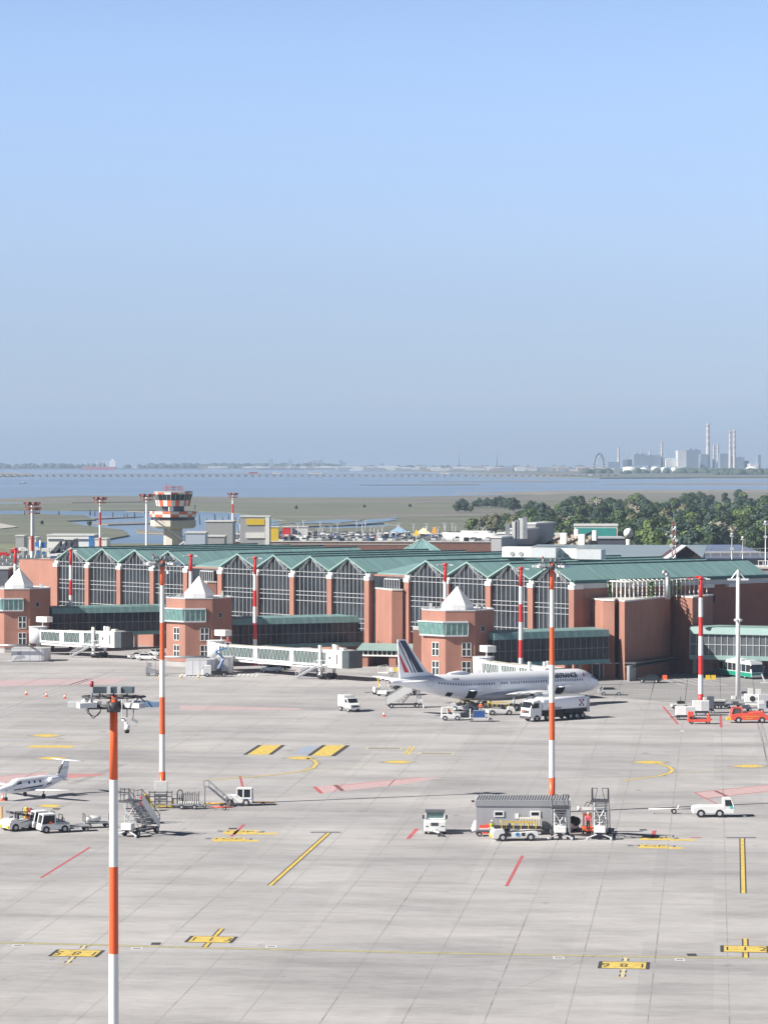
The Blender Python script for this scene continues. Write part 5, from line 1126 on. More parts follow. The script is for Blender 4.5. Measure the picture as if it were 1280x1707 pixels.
for a in ((1128,1142,751,780,wpale,'pale boiler house of the far works'),(1142,1166,750,780,works,'blue boiler house beside the pale one'),(1166,1178,757,780,works,'stepped works block left of tallest chimney'),(1198,1212,756,780,works,'dark works block right of short twin chimneys'),(1212,1238,762,780,works,'long dark works block under the tall twins'),(1236,1246,768,780,works,'low works block at right of the twins'),
          (1055,1076,757,776,works,'grey process frame left of banded chimneys'),(1076,1100,759,776,works,'grey process frame between two chimneys'),(1012,1030,770,780,works,'low dark unit next to the arch'),(1036,1054,766,778,works,'dark low process unit'),(1108,1130,765,778,wpale,'pale low unit left of boiler house'),(1248,1262,773,780,wpale,'pale unit at the far right'),(1261,1266,758,780,works,'slim tower at the far right')):
    fbox('works_block', a[5], 'industrial building', a[0], a[1], FD+rnd(-150,150), a[2], a[3], a[4])
for px0, px1, yt in ((1037,1066,779),(1066,1082,780.5),(1085,1100,779),(1100,1116,780),(1118,1130,780),(1132,1146,780),(1148,1160,781),(1196,1215,781.5),(1243,1268,779)):
    D = 7300; r_ = (px1-px0)/2/K(D)*.95; z0 = Z(787.5,D); q = MB(); q.cyl((0,0,0),(0,0,Z(yt,D)-z0),r_,n=20); q.cyl((0,0,Z(yt,D)-z0),(0,0,Z(yt,D)-z0+2),r_,r_*.3,n=20); o = q.build('storage_tank', wpale if px1 % 2 else mat('tank_white',(.72,.71,.67),.6)); o.location = (X((px0+px1)/2,D),D,z0); tag(o,'white round storage tank on the far shore','storage tank','storage tanks on the far shore')
t = thing('arch', 'tall curved white arch structure on the far shore', 'arch', (X(997,FD),FD,Z(780,FD))); kk = 1/K(FD)
for off, sc_ in ((0,1),(4,.86)): q = MB(); q.path([((off-9*math.cos(a)+ (2 if a<1.5 else 0))*kk, off*4, 25*sc_*math.sin(a)*kk) for a in [math.pi*k/14 for k in range(15)]], 7 if off == 0 else 2.5, n=6); q.build('arch_rib', works if off == 0 else wpale, t)
for px, yt in ((765,741),(828,740),(1068,740),(1044,748),(1058,744),(1110,752),(963,768),(880,765)):
    D = 8600; z0 = Z(780,D); q = MB(); q.cyl((0,0,0),(0,0,Z(yt,D)-z0),1.6,.7,n=6); o = q.build('radio_mast', grey); o.location = (X(px,D),D,z0); tag(o,'thin mast fading in the haze over the far shore','mast','thin masts on the far shore')
random.seed(12)
tb = MB()
for k in range(120):
    px = rnd(570,1010); D = rnd(7800,9300); w = rnd(15,70); h = rnd(4,11); z = cz(X(px,D),D); tb.box((X(px,D),D,z+h/2),(w,40,h),m=random.choice((0,0,1,2)))
for k in range(40):
    px = rnd(340,560); D = rnd(10000,10600); tb.box((X(px,D),D,cz(X(px,D),D)+4),(rnd(20,80),40,rnd(4,8)),m=random.choice((0,0,1)))
for k in range(9):
    px = rnd(430,640); D = 10200; h = rnd(16,34); tb.box((X(px,D),D,cz(X(px,D),D)+h/2),(rnd(10,16),12,h),m=2)
o = tag(tb.build('far_town', [wpale, mat('far_brick',(.30,.22,.18),.8), mat('far_grey',(.25,.27,.30),.8)]), 'low town and harbour buildings strung along the far shore', 'town', kind='stuff')
# causeway
t = thing('causeway_bridge', 'long low causeway bridge on many piers crossing the lagoon', 'bridge', (X(480,5620),5620,cz(0,5620)), R(-.6)); q = MB(); q.bb(-700,640,-8,8,3.4,5.6); q.build('deck', mat('causeway_stone',(.29,.27,.26),.9,var=.3,scale=.01), t)
q = MB()
for k in range(-50,47): q.bb(k*13.6-2.2,k*13.6+2.2,-7,7,-1.5,3.4)
o = q.build('pier', MATS['causeway_stone'], t); o['kind'] = 'stuff'
q = MB()
for k in range(-16,15): q.bb(k*42-.3,k*42+.3,-1,-.4,5.6,14)
q.build('lamp_pole', grey, t)
for px0, px1, c, lab in ((455,468,whitec,'white coach crossing the causeway'),(515,536,whitec,'white train crossing the causeway'),(415,430,mat('train_red',(.45,.05,.05),.5),'red train car on the causeway'),(735,748,whitec,'white lorry crossing the causeway right of centre')):
    q = MB(); D = 5618; w = (px1-px0)/K(D); q.bb(-w/2,w/2,-1.5,1.5,0,3.2); q.bb(-w/2+1,w/2-1,-1.55,-1.5,1.4,2.4,1); o = q.build('causeway_vehicle', [c, glass]); o.location = (X((px0+px1)/2,D),D-3,cz(0,D)+5.61); tag(o, lab, 'vehicle')
# ship and small boats
t = thing('cargo_ship', 'red hulled cargo ship with white bridge house on the far horizon', 'ship', (X(166,9000),9000,cz(X(166,9000),9000)-1.2)); q = MB(); q.side([(-54,10),(52,10),(50,0),(-48,0)],-9,9); q.build('hull', mat('hull_red',(.38,.12,.11),.7), t)
q = MB(); q.bb(30,50,-8,8,10,28); q.bb(36,44,-4,4,28,34); q.build('bridge_house', whitec, t); q = MB()
for x in (-44,-26,-8,10,22): q.bar((x,0,10),(x,0,28),1.6)
q.build('crane', wpale, t)
for px, y, lab in ((227,781.6,'small white boat left of the causeway lamp line'),(290,877,'white skiff among the marsh stakes'),(265,876,'grey skiff among the marsh stakes'),(38,806,'dark work boat in the lagoon at left'),(985,794.5,'white boat moored by the far shore')):
    g = G(px,y,-1.2); s = 1 if y > 850 else (1.6 if 'dark' in lab else 4); t = thing('boat', lab, 'boat', g); q = MB(); q.loft([[(-2.5*s,-.6*s,0),(2.3*s,-.5*s,0),(3.2*s,0,0),(2.3*s,.5*s,0),(-2.5*s,.6*s,0)],[(-2.7*s,-.8*s,.7*s),(2.6*s,-.7*s,.7*s),(3.8*s,0,.9*s),(2.6*s,.7*s,.7*s),(-2.7*s,.8*s,.7*s)]],0,smooth=False); q.build('hull', whitec if 'white' in lab else slate, t); q = MB(); q.bb(-1.2*s,.6*s,-.5*s,.5*s,.7*s,1.5*s); q.build('cabin', whitec, t)
# bricole stakes in the channel
q = MB()
for a in range(3): q.cyl((.5*math.cos(a*2.1),.5*math.sin(a*2.1),-1),(.1*math.cos(a*2.1),.1*math.sin(a*2.1),3.4),.22,.16,n=6)
S0 = q.build('mooring_stakes', mat('wet_timber',(.07,.06,.05),.9)); S0.location = G(332,866,-1.2); tag(S0,'cluster of dark timber stakes in the channel','mooring post','stakes in the marsh channel')
for px, y in ((41,858),(98,858),(150,857),(158,858),(188,860),(207,861),(212,860),(224,862),(345,868),(358,866),(371,866),(381,864),(392,869),(400,870),(333,872),(298,880),(306,874)):
    o = S0.copy(); col.objects.link(o); g = G(px,y+2,-1.2); o.location = g; s = rnd(.7,1.3); o.scale = (s,s,s)
# ---------------------------------------------------------------- vehicles and ramp equipment
def wheels(t, xs, tr, r, w=.28, hub=True, name='wheel'):
    for x in xs:
        for s in (-1,1):
            q = MB(); q.cyl((x,s*(tr-w),r),(x,s*tr,r),r,n=16)
            if hub: q.cyl((x,s*(tr-w*.5),r),(x,s*(tr+.012),r),r*.5,n=10,m=1)
            q.build(name, [black, lgrey], t)
def V(name, label, cat, px, py, hd, group=None):
    D = HC*F/(py-HY); return thing(name, label, cat, (X(px,D), D, 0), R(hd), group)
def part(t, name, mt, fn, bevel=0, par=None):
    q = MB(); fn(q); return q.build(name, mt, par or t, bevel=bevel)
# people ----------------------------------------------------------
def person(label, loc, rz, vest, trous, arms=((.28,.05,1.05),(.30,.25,.95)), hat=white, parent=None, seated=False):
    t = thing('person', label, 'person', loc, rz, None)
    me = bpy.data.meshes.new('body'); hip = .92
    kf = .45 if seated else 0.0
    vs = [(0,0,hip),(0,0,1.15),(0,0,1.40),(0,0,1.50),(0,.0,1.60),(0,.01,1.74),
          (0,.19,1.42),(arms[0][1],.27,1.15),(arms[0][0],.25,arms[0][2]), (0,-.19,1.42),(arms[1][1],-.27,1.15),(arms[1][0],-.25,arms[1][2]),
          (0,.1,.88),(.02+kf*.9,.11,.50+kf*.8),(-.02+kf*.9,.12,.08+kf*.2),(.12+kf*.9,.13,.04+kf*.2),(0,-.1,.88),(.05+kf*.9,-.11,.50+kf*.8),(.03+kf*.9,-.12,.08+kf*.2),(.17+kf*.9,-.13,.04+kf*.2)]
    es = [(0,1),(1,2),(2,3),(3,4),(4,5),(2,6),(6,7),(7,8),(2,9),(9,10),(10,11),(0,12),(12,13),(13,14),(14,15),(0,16),(16,17),(17,18),(18,19)]
    rs = [.15,.15,.16,.065,.09,.085,.07,.05,.035,.07,.05,.035,.10,.07,.05,.045,.10,.07,.05,.045]
    me.from_pydata(vs, es, []); me.materials.append(skin); b = bpy.data.objects.new('body', me); col.objects.link(b); b.parent = t
    m = b.modifiers.new('skin', 'SKIN')
    for i, r_ in enumerate(rs): me.skin_vertices[0].data[i].radius = (r_, r_)
    me.skin_vertices[0].data[0].use_root = True
    s = b.modifiers.new('sub', 'SUBSURF'); s.levels = 1; s.render_levels = 1
    def el(z, a, c, n=10, dx=0): return [(dx+a*math.cos(2*math.pi*k/n), c*math.sin(2*math.pi*k/n), z) for k in range(n)]
    q = MB(); q.loft([el(.88,.15,.20),el(1.1,.16,.20),el(1.35,.17,.24),el(1.46,.10,.16)]); q.build('vest', vest, t)
    q = MB(); q.loft([el(1.10,.163,.203),el(1.15,.168,.212)],0,cap=False); q.build('reflective_band', white, t)
    for a, b_ in (((12,13,14),.0),((16,17,18),.0)):
        q = MB(); p = [Vector(vs[i]) for i in a]; q.cyl(p[0],p[1],.12,.09,n=8); q.cyl(p[1],p[2],.09,.075,n=8); q.build('trouser_leg', trous, t)
    for a in ((6,7,8),(9,10,11)):
        q = MB(); p = [Vector(vs[i]) for i in a]; q.cyl(p[0],p[1],.085,.065,n=8); q.cyl(p[1],p[1].lerp(p[2],.8),.065,.055,n=8); q.build('sleeve', vest, t)
    q = MB(); q.loft([el(1.68,.12,.11,dx=-.01),el(1.78,.115,.105,dx=-.01),el(1.84,.06,.055,dx=-.01)]); q.build('cap', hat, t)
    return t
# passenger steps ---------------------------------------------------
def steps_unit(t, h=4.0, L=5.4, w=1.7, side=white, rail=dgrey, canopy=False):
    """stairs climb towards +x; platform at the front"""
    part(t, 'chassis', dgrey, lambda q: (q.bb(-L*.62, 1.9, -.75, -.6, .45, .65), q.bb(-L*.62, 1.9, .6, .75, .45, .65), q.bb(-1.5,-1.2,-.75,.75,.42,.62), q.bb(1.5,1.8,-.8,.8,.42,.62), q.bb(-L*.62,-L*.62+.2,-.75,.75,.45,.65)))
    wheels(t, (-L*.5, 1.1), .95, .38, .25)
    x0, x1 = -L*.62, .3
    def fl(q):
        n_ = 18
        for k in range(n_): q.bb(x0+(x1-x0)*k/n_, x0+(x1-x0)*(k+1)/n_+.05, -w/2+.1, w/2-.1, .75+(h-.75)*(k+1)/n_-.05, .75+(h-.75)*(k+1)/n_)
    part(t, 'stair_tread', grey, fl)
    for s in (-1,1):
        part(t, 'side_panel', side, lambda q: q.side([(x0,.5),(x0,1.35 if not canopy else 1.7),(x1,h+(.75 if not canopy else 1.2)),(x1,h-.35)], s*w/2-.04, s*w/2+.04))
        part(t, 'handrail', rail, lambda q: (q.path([(x0,s*w/2,.9),(x0,s*w/2,1.9),(x1,s*w/2,h+1.15),(x1,s*w/2,h)],.07), q.path([(x1,s*w/2,h+1.1),(1.9,s*w/2,h+1.1),(1.9,s*w/2,h)],.06), q.bar((x1,s*w/2,h+.55),(1.9,s*w/2,h+.55),.05), q.bar((1.1,s*w/2,h),(1.1,s*w/2,h+1.1),.05)))
        part(t, 'front_gate', rail, lambda q: (q.path([(1.9,s*w/2,h+.1),(1.9,s*w/2,h+1.3),(1.9,s*w*.14,h+1.3),(1.9,s*w*.30,h+.1)],.06)))
    part(t, 'platform', dgrey, lambda q: (q.bb(x1, 2.0, -w/2, w/2, h-.15, h), q.bb(1.95,2.15,-w/2-.1,w/2+.1,h-.2,h+.05)))
    part(t, 'lift_frame', lgrey, lambda q: (q.bar((1.5,-.55,.6),(1.0,-.6,h-.2),.14), q.bar((1.5,.55,.6),(1.0,.6,h-.2),.14), q.bar((1.7,0,h*.55),(1.5,-.7,h-.5),.1), q.bar((1.7,0,h*.55),(1.5,.7,h-.5),.1), q.bar((1.5,-.7,1.0),(1.5,.7,h*.55),.09), q.bar((1.5,.7,1.0),(1.5,-.7,h*.55),.09), q.bar((1.75,0,1.0),(1.75,0,h*.6),.12), q.bar((-1.3,-.6,.6),(.2,-.6,h-.7),.1), q.bar((-1.3,.6,.6),(.2,.6,h-.7),.1)))
    def under(q):
        for k in range(7): q.bar((-1.8+.5*k,-.7,1.0+.33*k),(-1.8+.5*k,.7,1.0+.33*k),.1)
    part(t, 'under_frame', dgrey, under)
    part(t, 'counterweight', white, lambda q: q.bb(1.35, 2.15, -.62, .62, .8, 1.5), bevel=.04)
    part(t, 'outrigger', lgrey, lambda q: (q.bar((1.9,-.3,.6),(2.1,-1.25,.25),.14), q.bar((1.9,.3,.6),(2.1,1.25,.25),.14), q.cyl((2.1,-1.25,0),(2.1,-1.25,.3),.14,n=8), q.cyl((2.1,1.25,0),(2.1,1.25,.3),.14,n=8)))
gs = 'passenger steps parked on the apron'
t = V('passenger_steps', 'mobile passenger steps with grey side panel beside the nearest mast', 'boarding stairs', 228, 1393, -118, gs); steps_unit(t, 3.9, 5.2)
t = V('passenger_steps', 'mobile passenger steps standing against the right end of the shed', 'boarding stairs', 933, 1397, -92, gs); steps_unit(t, 3.5, 4.6, side=lgrey)
t = V('passenger_steps', 'taller mobile passenger steps with white side panel right of the shed', 'boarding stairs', 1001, 1397, -97, gs); steps_unit(t, 4.2, 5.6)
t = V('passenger_steps', 'white passenger steps with solid sides leaning up under the airliner tail', 'boarding stairs', 683, 1180, 6); steps_unit(t, 3.1, 6.2, canopy=True)
# belt loaders --------------------------------------------------------
def belt_loader(t, body=white, rail=yellow, tilt=.0, L=6.8):
    part(t, 'chassis', body, lambda q: q.side([(-L/2,.35),(-L/2,.95),(-L/2+.5,1.05),(L/2-1.4,.85),(L/2-1.1,1.35),(L/2-.25,1.3),(L/2,.9),(L/2,.35)], -1.0, 1.0), bevel=.05)
    wheels(t, (-L*.33, L*.28), 1.06, .42, .28)
    part(t, 'driver_seat', black, lambda q: (q.bb(L/2-2.0,L/2-1.5,-.8,-.2,.95,1.15), q.bb(L/2-2.1,L/2-1.95,-.8,-.2,1.1,1.7)))
    part(t, 'steering_wheel', black, lambda q: q.cyl((L/2-1.3,-.5,1.35),(L/2-1.25,-.5,1.42),.2,n=10))
    def cv(q): q.box((-.3,.35,1.35+tilt*1.5),(L*1.05,.85,.22),ry=-tilt)
    c = part(t, 'conveyor', dgrey, cv); part(t, 'belt', black, lambda q: q.box((-.3,.35,1.475+tilt*1.5),(L*1.02,.7,.04),ry=-tilt), par=c)
    def rl(q):
        for s in (-.1,.8):
            pts = [(-L*.45,s,1.9),(L*.2,s,2.0)]; q.bar(pts[0],pts[1],.07); 
            for k in range(5): x = -L*.45+L*.65*k/4; q.bar((x,s,1.3),(x,s,1.95),.06)
        q.path([(L*.3,.9,1.0),(L*.3,.9,2.1),(L*.3,-.1,2.1),(L*.3,-.1,1.0)],.07)
    part(t, 'guard_rail', rail, rl)
    part(t, 'bumper', yellow, lambda q: (q.bb(L/2-.05,L/2+.12,-.9,-.5,.35,.7), q.bb(L/2-.05,L/2+.12,.5,.9,.35,.7)))
t = V('belt_loader', 'white belt loader with yellow rails in front of the grey shed', 'belt loader', 857, 1401, 186, 'belt loaders'); belt_loader(t, tilt=.03, L=4.9)
part(t, 'blue_disc_mark', mat('sticker_blue',(.03,.25,.55),.4), lambda q: q.cyl((-.2,1.02,.72),(-.2,1.035,.72),.22,n=14)); part(t, 'black_square_mark', black, lambda q: (q.bb(-1.0,-.65,1.01,1.02,.55,.9), q.bb(.5,1.2,1.01,1.02,.5,.9)))
t = V('belt_loader', 'belt loader with dark conveyor and orange post at the left edge', 'belt loader', 30, 1384, 222, 'belt loaders'); belt_loader(t, tilt=.22, rail=steel, L=3.6)
part(t, 'orange_post', mat('amber_paint',(.70,.33,.03)), lambda q: q.bb(1.5,1.65,-.9,-.75,.9,2.6))
t = V('belt_loader', 'yellow belt loader raised to the rear hold of the airliner', 'belt loader', 775, 1186, 152, 'belt loaders'); belt_loader(t, body=grey, rail=yellow, tilt=.28, L=4.6)
t = V('belt_loader', 'low belt loader parked near the airliner main wheels', 'belt loader', 834, 1192, 8, 'belt loaders'); belt_loader(t, tilt=.02, L=4.4)
# tugs and tractors ---------------------------------------------------
t = V('pushback_tug', 'square white pushback tug seen from the front left of the shed', 'pushback tug', 725, 1388, -91)
part(t, 'body', white, lambda q: (q.side([(-2.0,.4),(-2.0,1.2),(-.2,1.35),(1.9,1.5),(2.05,1.4),(2.05,.32)], -1.18, 1.18)), bevel=.08)
cabin = part(t, 'cab', white, lambda q: (q.bb(.35,.5,-1.05,1.05,1.45,1.6), q.bb(.3,.45,-1.05,-.93,1.45,2.25), q.bb(.3,.45,.93,1.05,1.45,2.25), q.bb(-1.2,-1.05,-1.05,-.93,1.3,2.25), q.bb(-1.2,-1.05,.93,1.05,1.3,2.25)))
part(t, 'roof', mat('dark_roof_panel',(.12,.12,.13),.5), lambda q: q.bb(-1.3,.6,-1.08,1.08,2.22,2.34), par=cabin, bevel=.04)
part(t, 'windscreen', mat('windscreen_green',(.12,.20,.20),.12), lambda q: q.bb(.36,.40,-.93,.93,1.6,2.22), par=cabin)
part(t, 'front_recess', dgrey, lambda q: (q.bb(2.05,2.07,-.45,.35,.95,1.3), q.bb(2.05,2.07,-1.0,-.7,.85,.95), q.bb(2.05,2.07,.65,1.0,.85,.95)))
part(t, 'tow_coupling', lgrey, lambda q: (q.bb(2.05,2.5,-.3,.1,.35,.6), q.bar((2.4,-.1,.45),(3.4,.5,.35),.22)))
for s in (-1,1): part(t, 'mirror', black, lambda q: q.bb(.6,.75,s*1.25-.1,s*1.25+.1,1.55,1.95))
wheels(t, (-1.3,1.3), 1.1, .42, .3); part(t, 'towbar', dgrey, lambda q: (q.bar((3.4,.5,.3),(4.2,1.0,.2),.18), q.cyl((3.6,.3,.2),(3.6,.5,.2),.2,n=10)))
t = V('tow_tractor', 'low white aircraft tractor with cab at its right end', 'aircraft tractor', 1188, 1361.5, 0)
part(t, 'body', white, lambda q: q.side([(-2.35,.45),(-2.35,1.05),(-2.1,1.2),(-1.3,1.28),(1.2,1.25),(1.3,.95),(2.2,.95),(2.35,.75),(2.35,.4)], -1.1, 1.1), bevel=.07)
c = part(t, 'cab', white, lambda q: (q.bb(1.15,1.27,-.1,1.05,1.2,2.02), q.bb(1.15,2.0,-.1,1.05,1.98,2.1), q.bb(1.15,1.27,-1.05,-.95,.9,2.02), q.bar((2.0,1.0,2.02),(2.35,1.0,1.0),.12), q.bar((2.0,-1.0,2.02),(2.35,-1.0,1.0),.12), q.bb(1.15,2.0,-1.05,-.1,1.98,2.1), q.bb(1.25,2.3,-1.08,-1.02,.7,1.2)))
part(t, 'cab_window', glass, lambda q: (q.side([(1.3,1.3),(1.3,1.9),(1.95,1.9),(2.2,1.3)],-1.0,-.97), q.side([(1.3,1.3),(1.3,1.9),(1.95,1.9),(2.2,1.3)],.97,1.0), q.loft([[(2.0,-.95,1.98),(2.03,-.95,1.98),(2.03,.95,1.98),(2.0,.95,1.98)],[(2.32,-.95,1.1),(2.36,-.95,1.1),(2.36,.95,1.1),(2.32,.95,1.1)]],0,smooth=False)), par=c)
part(t, 'turquoise_mark', mat('turquoise_paint',(.10,.50,.50),.4), lambda q: q.bb(1.8,2.15,-1.10,-1.09,1.0,1.3)); wheels(t, (-1.45,.65), 1.14, .46, .34)
t = V('aircraft_towbar', 'long white aircraft tow bar hitched behind the low white tractor', 'tow bar', 1120, 1357, 0)
part(t, 'bar', white, lambda q: (q.bar((-2.6,0,.55),(2.3,0,.55),.13,n=8), q.bar((.6,0,.6),(.8,0,.95),.08), q.bar((-2.6,-.25,.5),(-2.6,.25,.5),.15))); wheels(t, (.2,), .35, .3, .15)
t = V('baggage_tug', 'white tug with tall glazed cab by the folding stairs', 'tug', 400, 1343, 176)
part(t, 'body', white, lambda q: (q.side([(-1.5,.4),(-1.5,1.0),(-.2,1.0),(.1,1.25),(1.55,1.2),(1.65,1.0),(1.65,.35),(-1.5,.35)], -.75, .75)), bevel=.06)
c = part(t, 'cab', white, lambda q: (q.bb(-1.45,.35,-.78,.78,1.95,2.08), q.bb(-1.45,-1.3,-.75,-.62,1,2), q.bb(-1.45,-1.3,.62,.75,1,2), q.bb(.2,.35,-.75,-.62,1,2), q.bb(.2,.35,.62,.75,1,2), q.bb(-.55,-.4,-.76,-.66,1,2), q.bb(-.55,-.4,.66,.76,1,2)))
part(t, 'cab_window', glass, lambda q: q.bb(-1.35,.25,-.69,.69,1.05,1.94), par=c); wheels(t, (-.8,1.1), .8, .42, .25); part(t, 'blue_line', blue, lambda q: q.bb(-1.51,-.3,-.76,.76,.78,.84))
t = V('folding_stairs', 'grey maintenance stairs leaning behind the white cab tug', 'maintenance stairs', 360, 1346, 180)
def fs(q):
    for s in (-.4,.4):
        q.bar((-1.6,s,.3),(.9,s,2.4),.12); q.path([(-1.6,s,.9),(.9,s,3.1),(1.4,s,3.1),(1.4,s,2.4)],.06); q.bar((.9,s,2.4),(1.4,s,2.4),.1); q.bar((1.3,s,2.4),(1.3,s,.2),.08)
        for k in range(4): q.bar((-1.6+.8*k,s,.3+.67*k),(-1.6+.8*k,s,.9+.7*k),.05)
    for k in range(10): q.bar((-1.6+.25*k,-.4,.3+.21*k),(-1.6+.25*k,.4,.3+.21*k),.09)
part(t, 'stair_frame', grey, fs); wheels(t, (-1.0,1.3), .5, .22, .12)
for px, py, L, lab in ((365,1345,3.2,'orange tow bar lying left of the white cab tug'),(434,1343,3.4,'orange tow bar lying right of the white cab tug'),(370,1351,2.4,'red tow bar lying in front of the folding stairs')):
    t = V('aircraft_towbar', lab, 'tow bar', px, py, -3, 'coloured tow bars'); part(t, 'bar', mat('amber_paint',(.70,.33,.03)) if 'orange' in lab else coral, lambda q: (q.bar((-L/2,0,.35),(L/2,0,.35),.16,n=6), q.bar((-L/2,-.3,.35),(-L/2,.3,.35),.12))); wheels(t, (.3,), .3, .2, .12)
# left group: two cab tugs and carts
for px, py, hd, lab in ((88,1388,205,'white cab tug with an orange lamp, in front of its twin'),(75,1383,205,'white cab tug half hidden behind its twin')):
    t = V('cab_tug', lab, 'tug', px, py, hd, 'cab tugs at the left')
    part(t, 'body', white, lambda q: q.side([(-1.7,.4),(-1.7,.95),(0,.95),(0,1.1),(1.5,1.0),(1.65,.7),(1.65,.35)],-.8,.8), bevel=.05); part(t, 'engine_deck', lgrey, lambda q: q.bb(-1.65,-.1,-.7,.7,.95,1.12))
    c = part(t, 'cab', white, lambda q: (q.bb(-.1,1.35,-.8,.8,1.95,2.08), q.bb(-.1,.02,-.78,-.66,1,2), q.bb(-.1,.02,.66,.78,1,2), q.bar((1.3,-.72,1.98),(1.5,-.72,1.0),.12), q.bar((1.3,.72,1.98),(1.5,.72,1.0),.12)))
    part(t, 'cab_window', glass, lambda q: q.side([(.02,1.05),(.02,1.94),(1.25,1.94),(1.42,1.05)],-.72,.72), par=c); wheels(t, (-1.1,1.0), .84, .4, .25); part(t, 'roll_bar', black, lambda q: q.path([(-.9,-.6,1.1),(-.9,-.6,1.9),(-.9,.6,1.9),(-.9,.6,1.1)],.07))
    part(t, 'lamp', hivis, lambda q: q.cyl((.5,.82,1.15),(.5,.88,1.15),.18,n=10))
def cart(t, L=3.0, w=1.5, rail=dgrey, mid=True):
    part(t, 'deck', grey, lambda q: (q.bb(-L/2,L/2,-w/2,w/2,.5,.62), q.bar((L/2,0,.5),(L/2+.9,0,.45),.09)))
    for x in (-L/2+.05, L/2-.05) if mid else (L/2-.05,):
        part(t, 'end_rail', rail, lambda q: (q.path([(x,-w/2,.6),(x,-w/2,1.45),(x,-w*.3,1.6),(x,0,1.45),(x,0,.6)],.06), q.path([(x,0,.6),(x,0,1.45),(x,w*.3,1.6),(x,w/2,1.45),(x,w/2,.6)],.06)))
    wheels(t, (-L*.33, L*.33), w/2-.02, .25, .16)
gc = 'flat baggage carts at the left'
for px, py, lab in ((127,1386,'flat baggage cart coupled right behind the cab tug'),(162,1380,'last flat baggage cart of the train, carrying a white bundle')):
    t = V('baggage_cart', lab, 'baggage cart', px, py, 197, gc); cart(t)
    if 'bundle' in lab:
        b = thing('white_bundle', 'white wrapped bundle lying on the last flat baggage cart', 'bundle', t.location+Vector((-.4,-.1,.63)), R(15)); part(b, 'wrapping', white, lambda q: q.loft([[(x,.45*s*math.cos(a),.35+.35*s*math.sin(a)) for a in [k*math.pi/4 for k in range(8)]] for x, s in ((-.8,.5),(-.6,.95),(0,1),(.6,.9),(.8,.5))]))
t = V('chock_rack_cart', 'cart loaded with rows of upright grey stanchions by the mast', 'equipment cart', 314, 1349, 0)
part(t, 'deck', grey, lambda q: (q.bb(-1.35,1.35,-.6,.6,.45,.6), q.bar((1.3,0,.5),(2.6,0,.45),.1), q.bar((-1.3,0,.5),(-2.8,0,.4),.1))); wheels(t, (-.75,.75), .65, .28, .18)
random.seed(3)
for k in range(12): x = -1.25+k*.22; part(t, 'stanchion', dgrey, lambda q: (q.bar((x,rnd(-.3,.3),.6),(x+.05,rnd(-.3,.3),1.75+rnd(-.2,.3)),.09)))
for k in range(9): x = -1.0+k*.27; part(t, 'base_weight', offwhite, lambda q: q.cyl((x,-.5,.6),(x,-.5,.95),.12,.07,n=8))
t = V('cage_cart', 'green grey mesh cage cart behind the left passenger steps', 'cage cart', 247, 1373, 30)
def cg(q):
    for x in (-1.1,-.4,.4,1.1):
        for y in (-.7,.7): q.bar((x,y,.5),(x,y,1.9),.06)
    for z in (.9,1.4,1.9):
        q.path([(-1.1,-.7,z),(1.1,-.7,z),(1.1,.7,z),(-1.1,.7,z),(-1.1,-.7,z)],.05)
part(t, 'mesh_cage', mat('green_grey_steel',(.20,.24,.20),.5), cg); part(t, 'deck', dgrey, lambda q: q.bb(-1.15,1.15,-.72,.72,.4,.52)); wheels(t, (-.8,.8), .74, .26, .15)
for px, py, y1, c, lab in ((238.5,1353,0,red,'red wheeled fire extinguisher behind the left passenger steps'),(243,1352,0,yellow,'yellow wheeled gas cylinder unit behind the left passenger steps'),(51,1377,0,mat('dark_red_lens',(.35,.02,.04)),'dark red wheeled fire extinguisher beside the left belt loader'),(44,1375,0,yellow,'yellow wheeled cylinder unit beside the left belt loader')):
    t = V('fire_extinguisher_cart', lab, 'extinguisher cart', px, py, 90); part(t, 'cylinder', c, lambda q: (q.cyl((0,0,.5),(0,0,1.7),.32,n=14), q.cyl((0,0,1.7),(0,0,1.95),.30,.1,n=14))); part(t, 'cart_frame', dgrey, lambda q: (q.bar((-.1,-.35,.3),(-.35,-.35,1.9),.06), q.bar((-.1,.35,.3),(-.35,.35,1.9),.06), q.bb(-.3,.3,-.35,.35,.3,.4))); wheels(t, (0,), .45, .28, .1)
# shed -----------------------------------------------------------------
D = HC*F/(1389-HY); t = thing('grey_shed', 'grey corrugated shed with three small white framed windows', 'shed', (X(871.5,D),D,0), R(-1.5)); w = 10.3/1
SW = (951-792)/2/K(D)
part(t, 'wall', mat('shed_cladding',(.35,.36,.385),.55,var=.05,scale=2,stretch=(1,1,.1)), lambda q: q.bb(-SW+.1,SW-.15,0,2.35,0,3.3))
part(t, 'fascia', mat('shed_fascia',(.29,.30,.32),.5,var=.04), lambda q: q.bb(-SW,SW,-.1,-.02,2.9,3.48))
part(t, 'end_wall', mat('shed_end',(.20,.21,.23),.6,var=.05), lambda q: q.bb(SW-.15,SW,-.05,2.4,0,3.45))
rr_ = part(t, 'roof', lgrey, lambda q: q.loft([[(-SW,-.1,3.5),(SW,-.1,3.5),(SW,2.5,3.72),(-SW,2.5,3.72)],[(-SW,-.1,3.54),(SW,-.1,3.54),(SW,2.5,3.76),(-SW,2.5,3.76)]],0,smooth=False))
def ribs2(q):
    n_ = 34
    for k in range(n_): x = -SW+.15+k*(2*SW-.6)/(n_-1); q.loft([[(x-.07,-.1,3.54),(x+.07,-.1,3.54),(x+.07+.3,2.5,3.76),(x-.07+.3,2.5,3.76)],[(x-.04,-.1,3.64),(x+.04,-.1,3.64),(x+.04+.3,2.5,3.86),(x-.04+.3,2.5,3.86)]],0,smooth=False)
part(t, 'roof_rib', mat('shed_fascia',(.29,.30,.32)), ribs2, par=rr_)
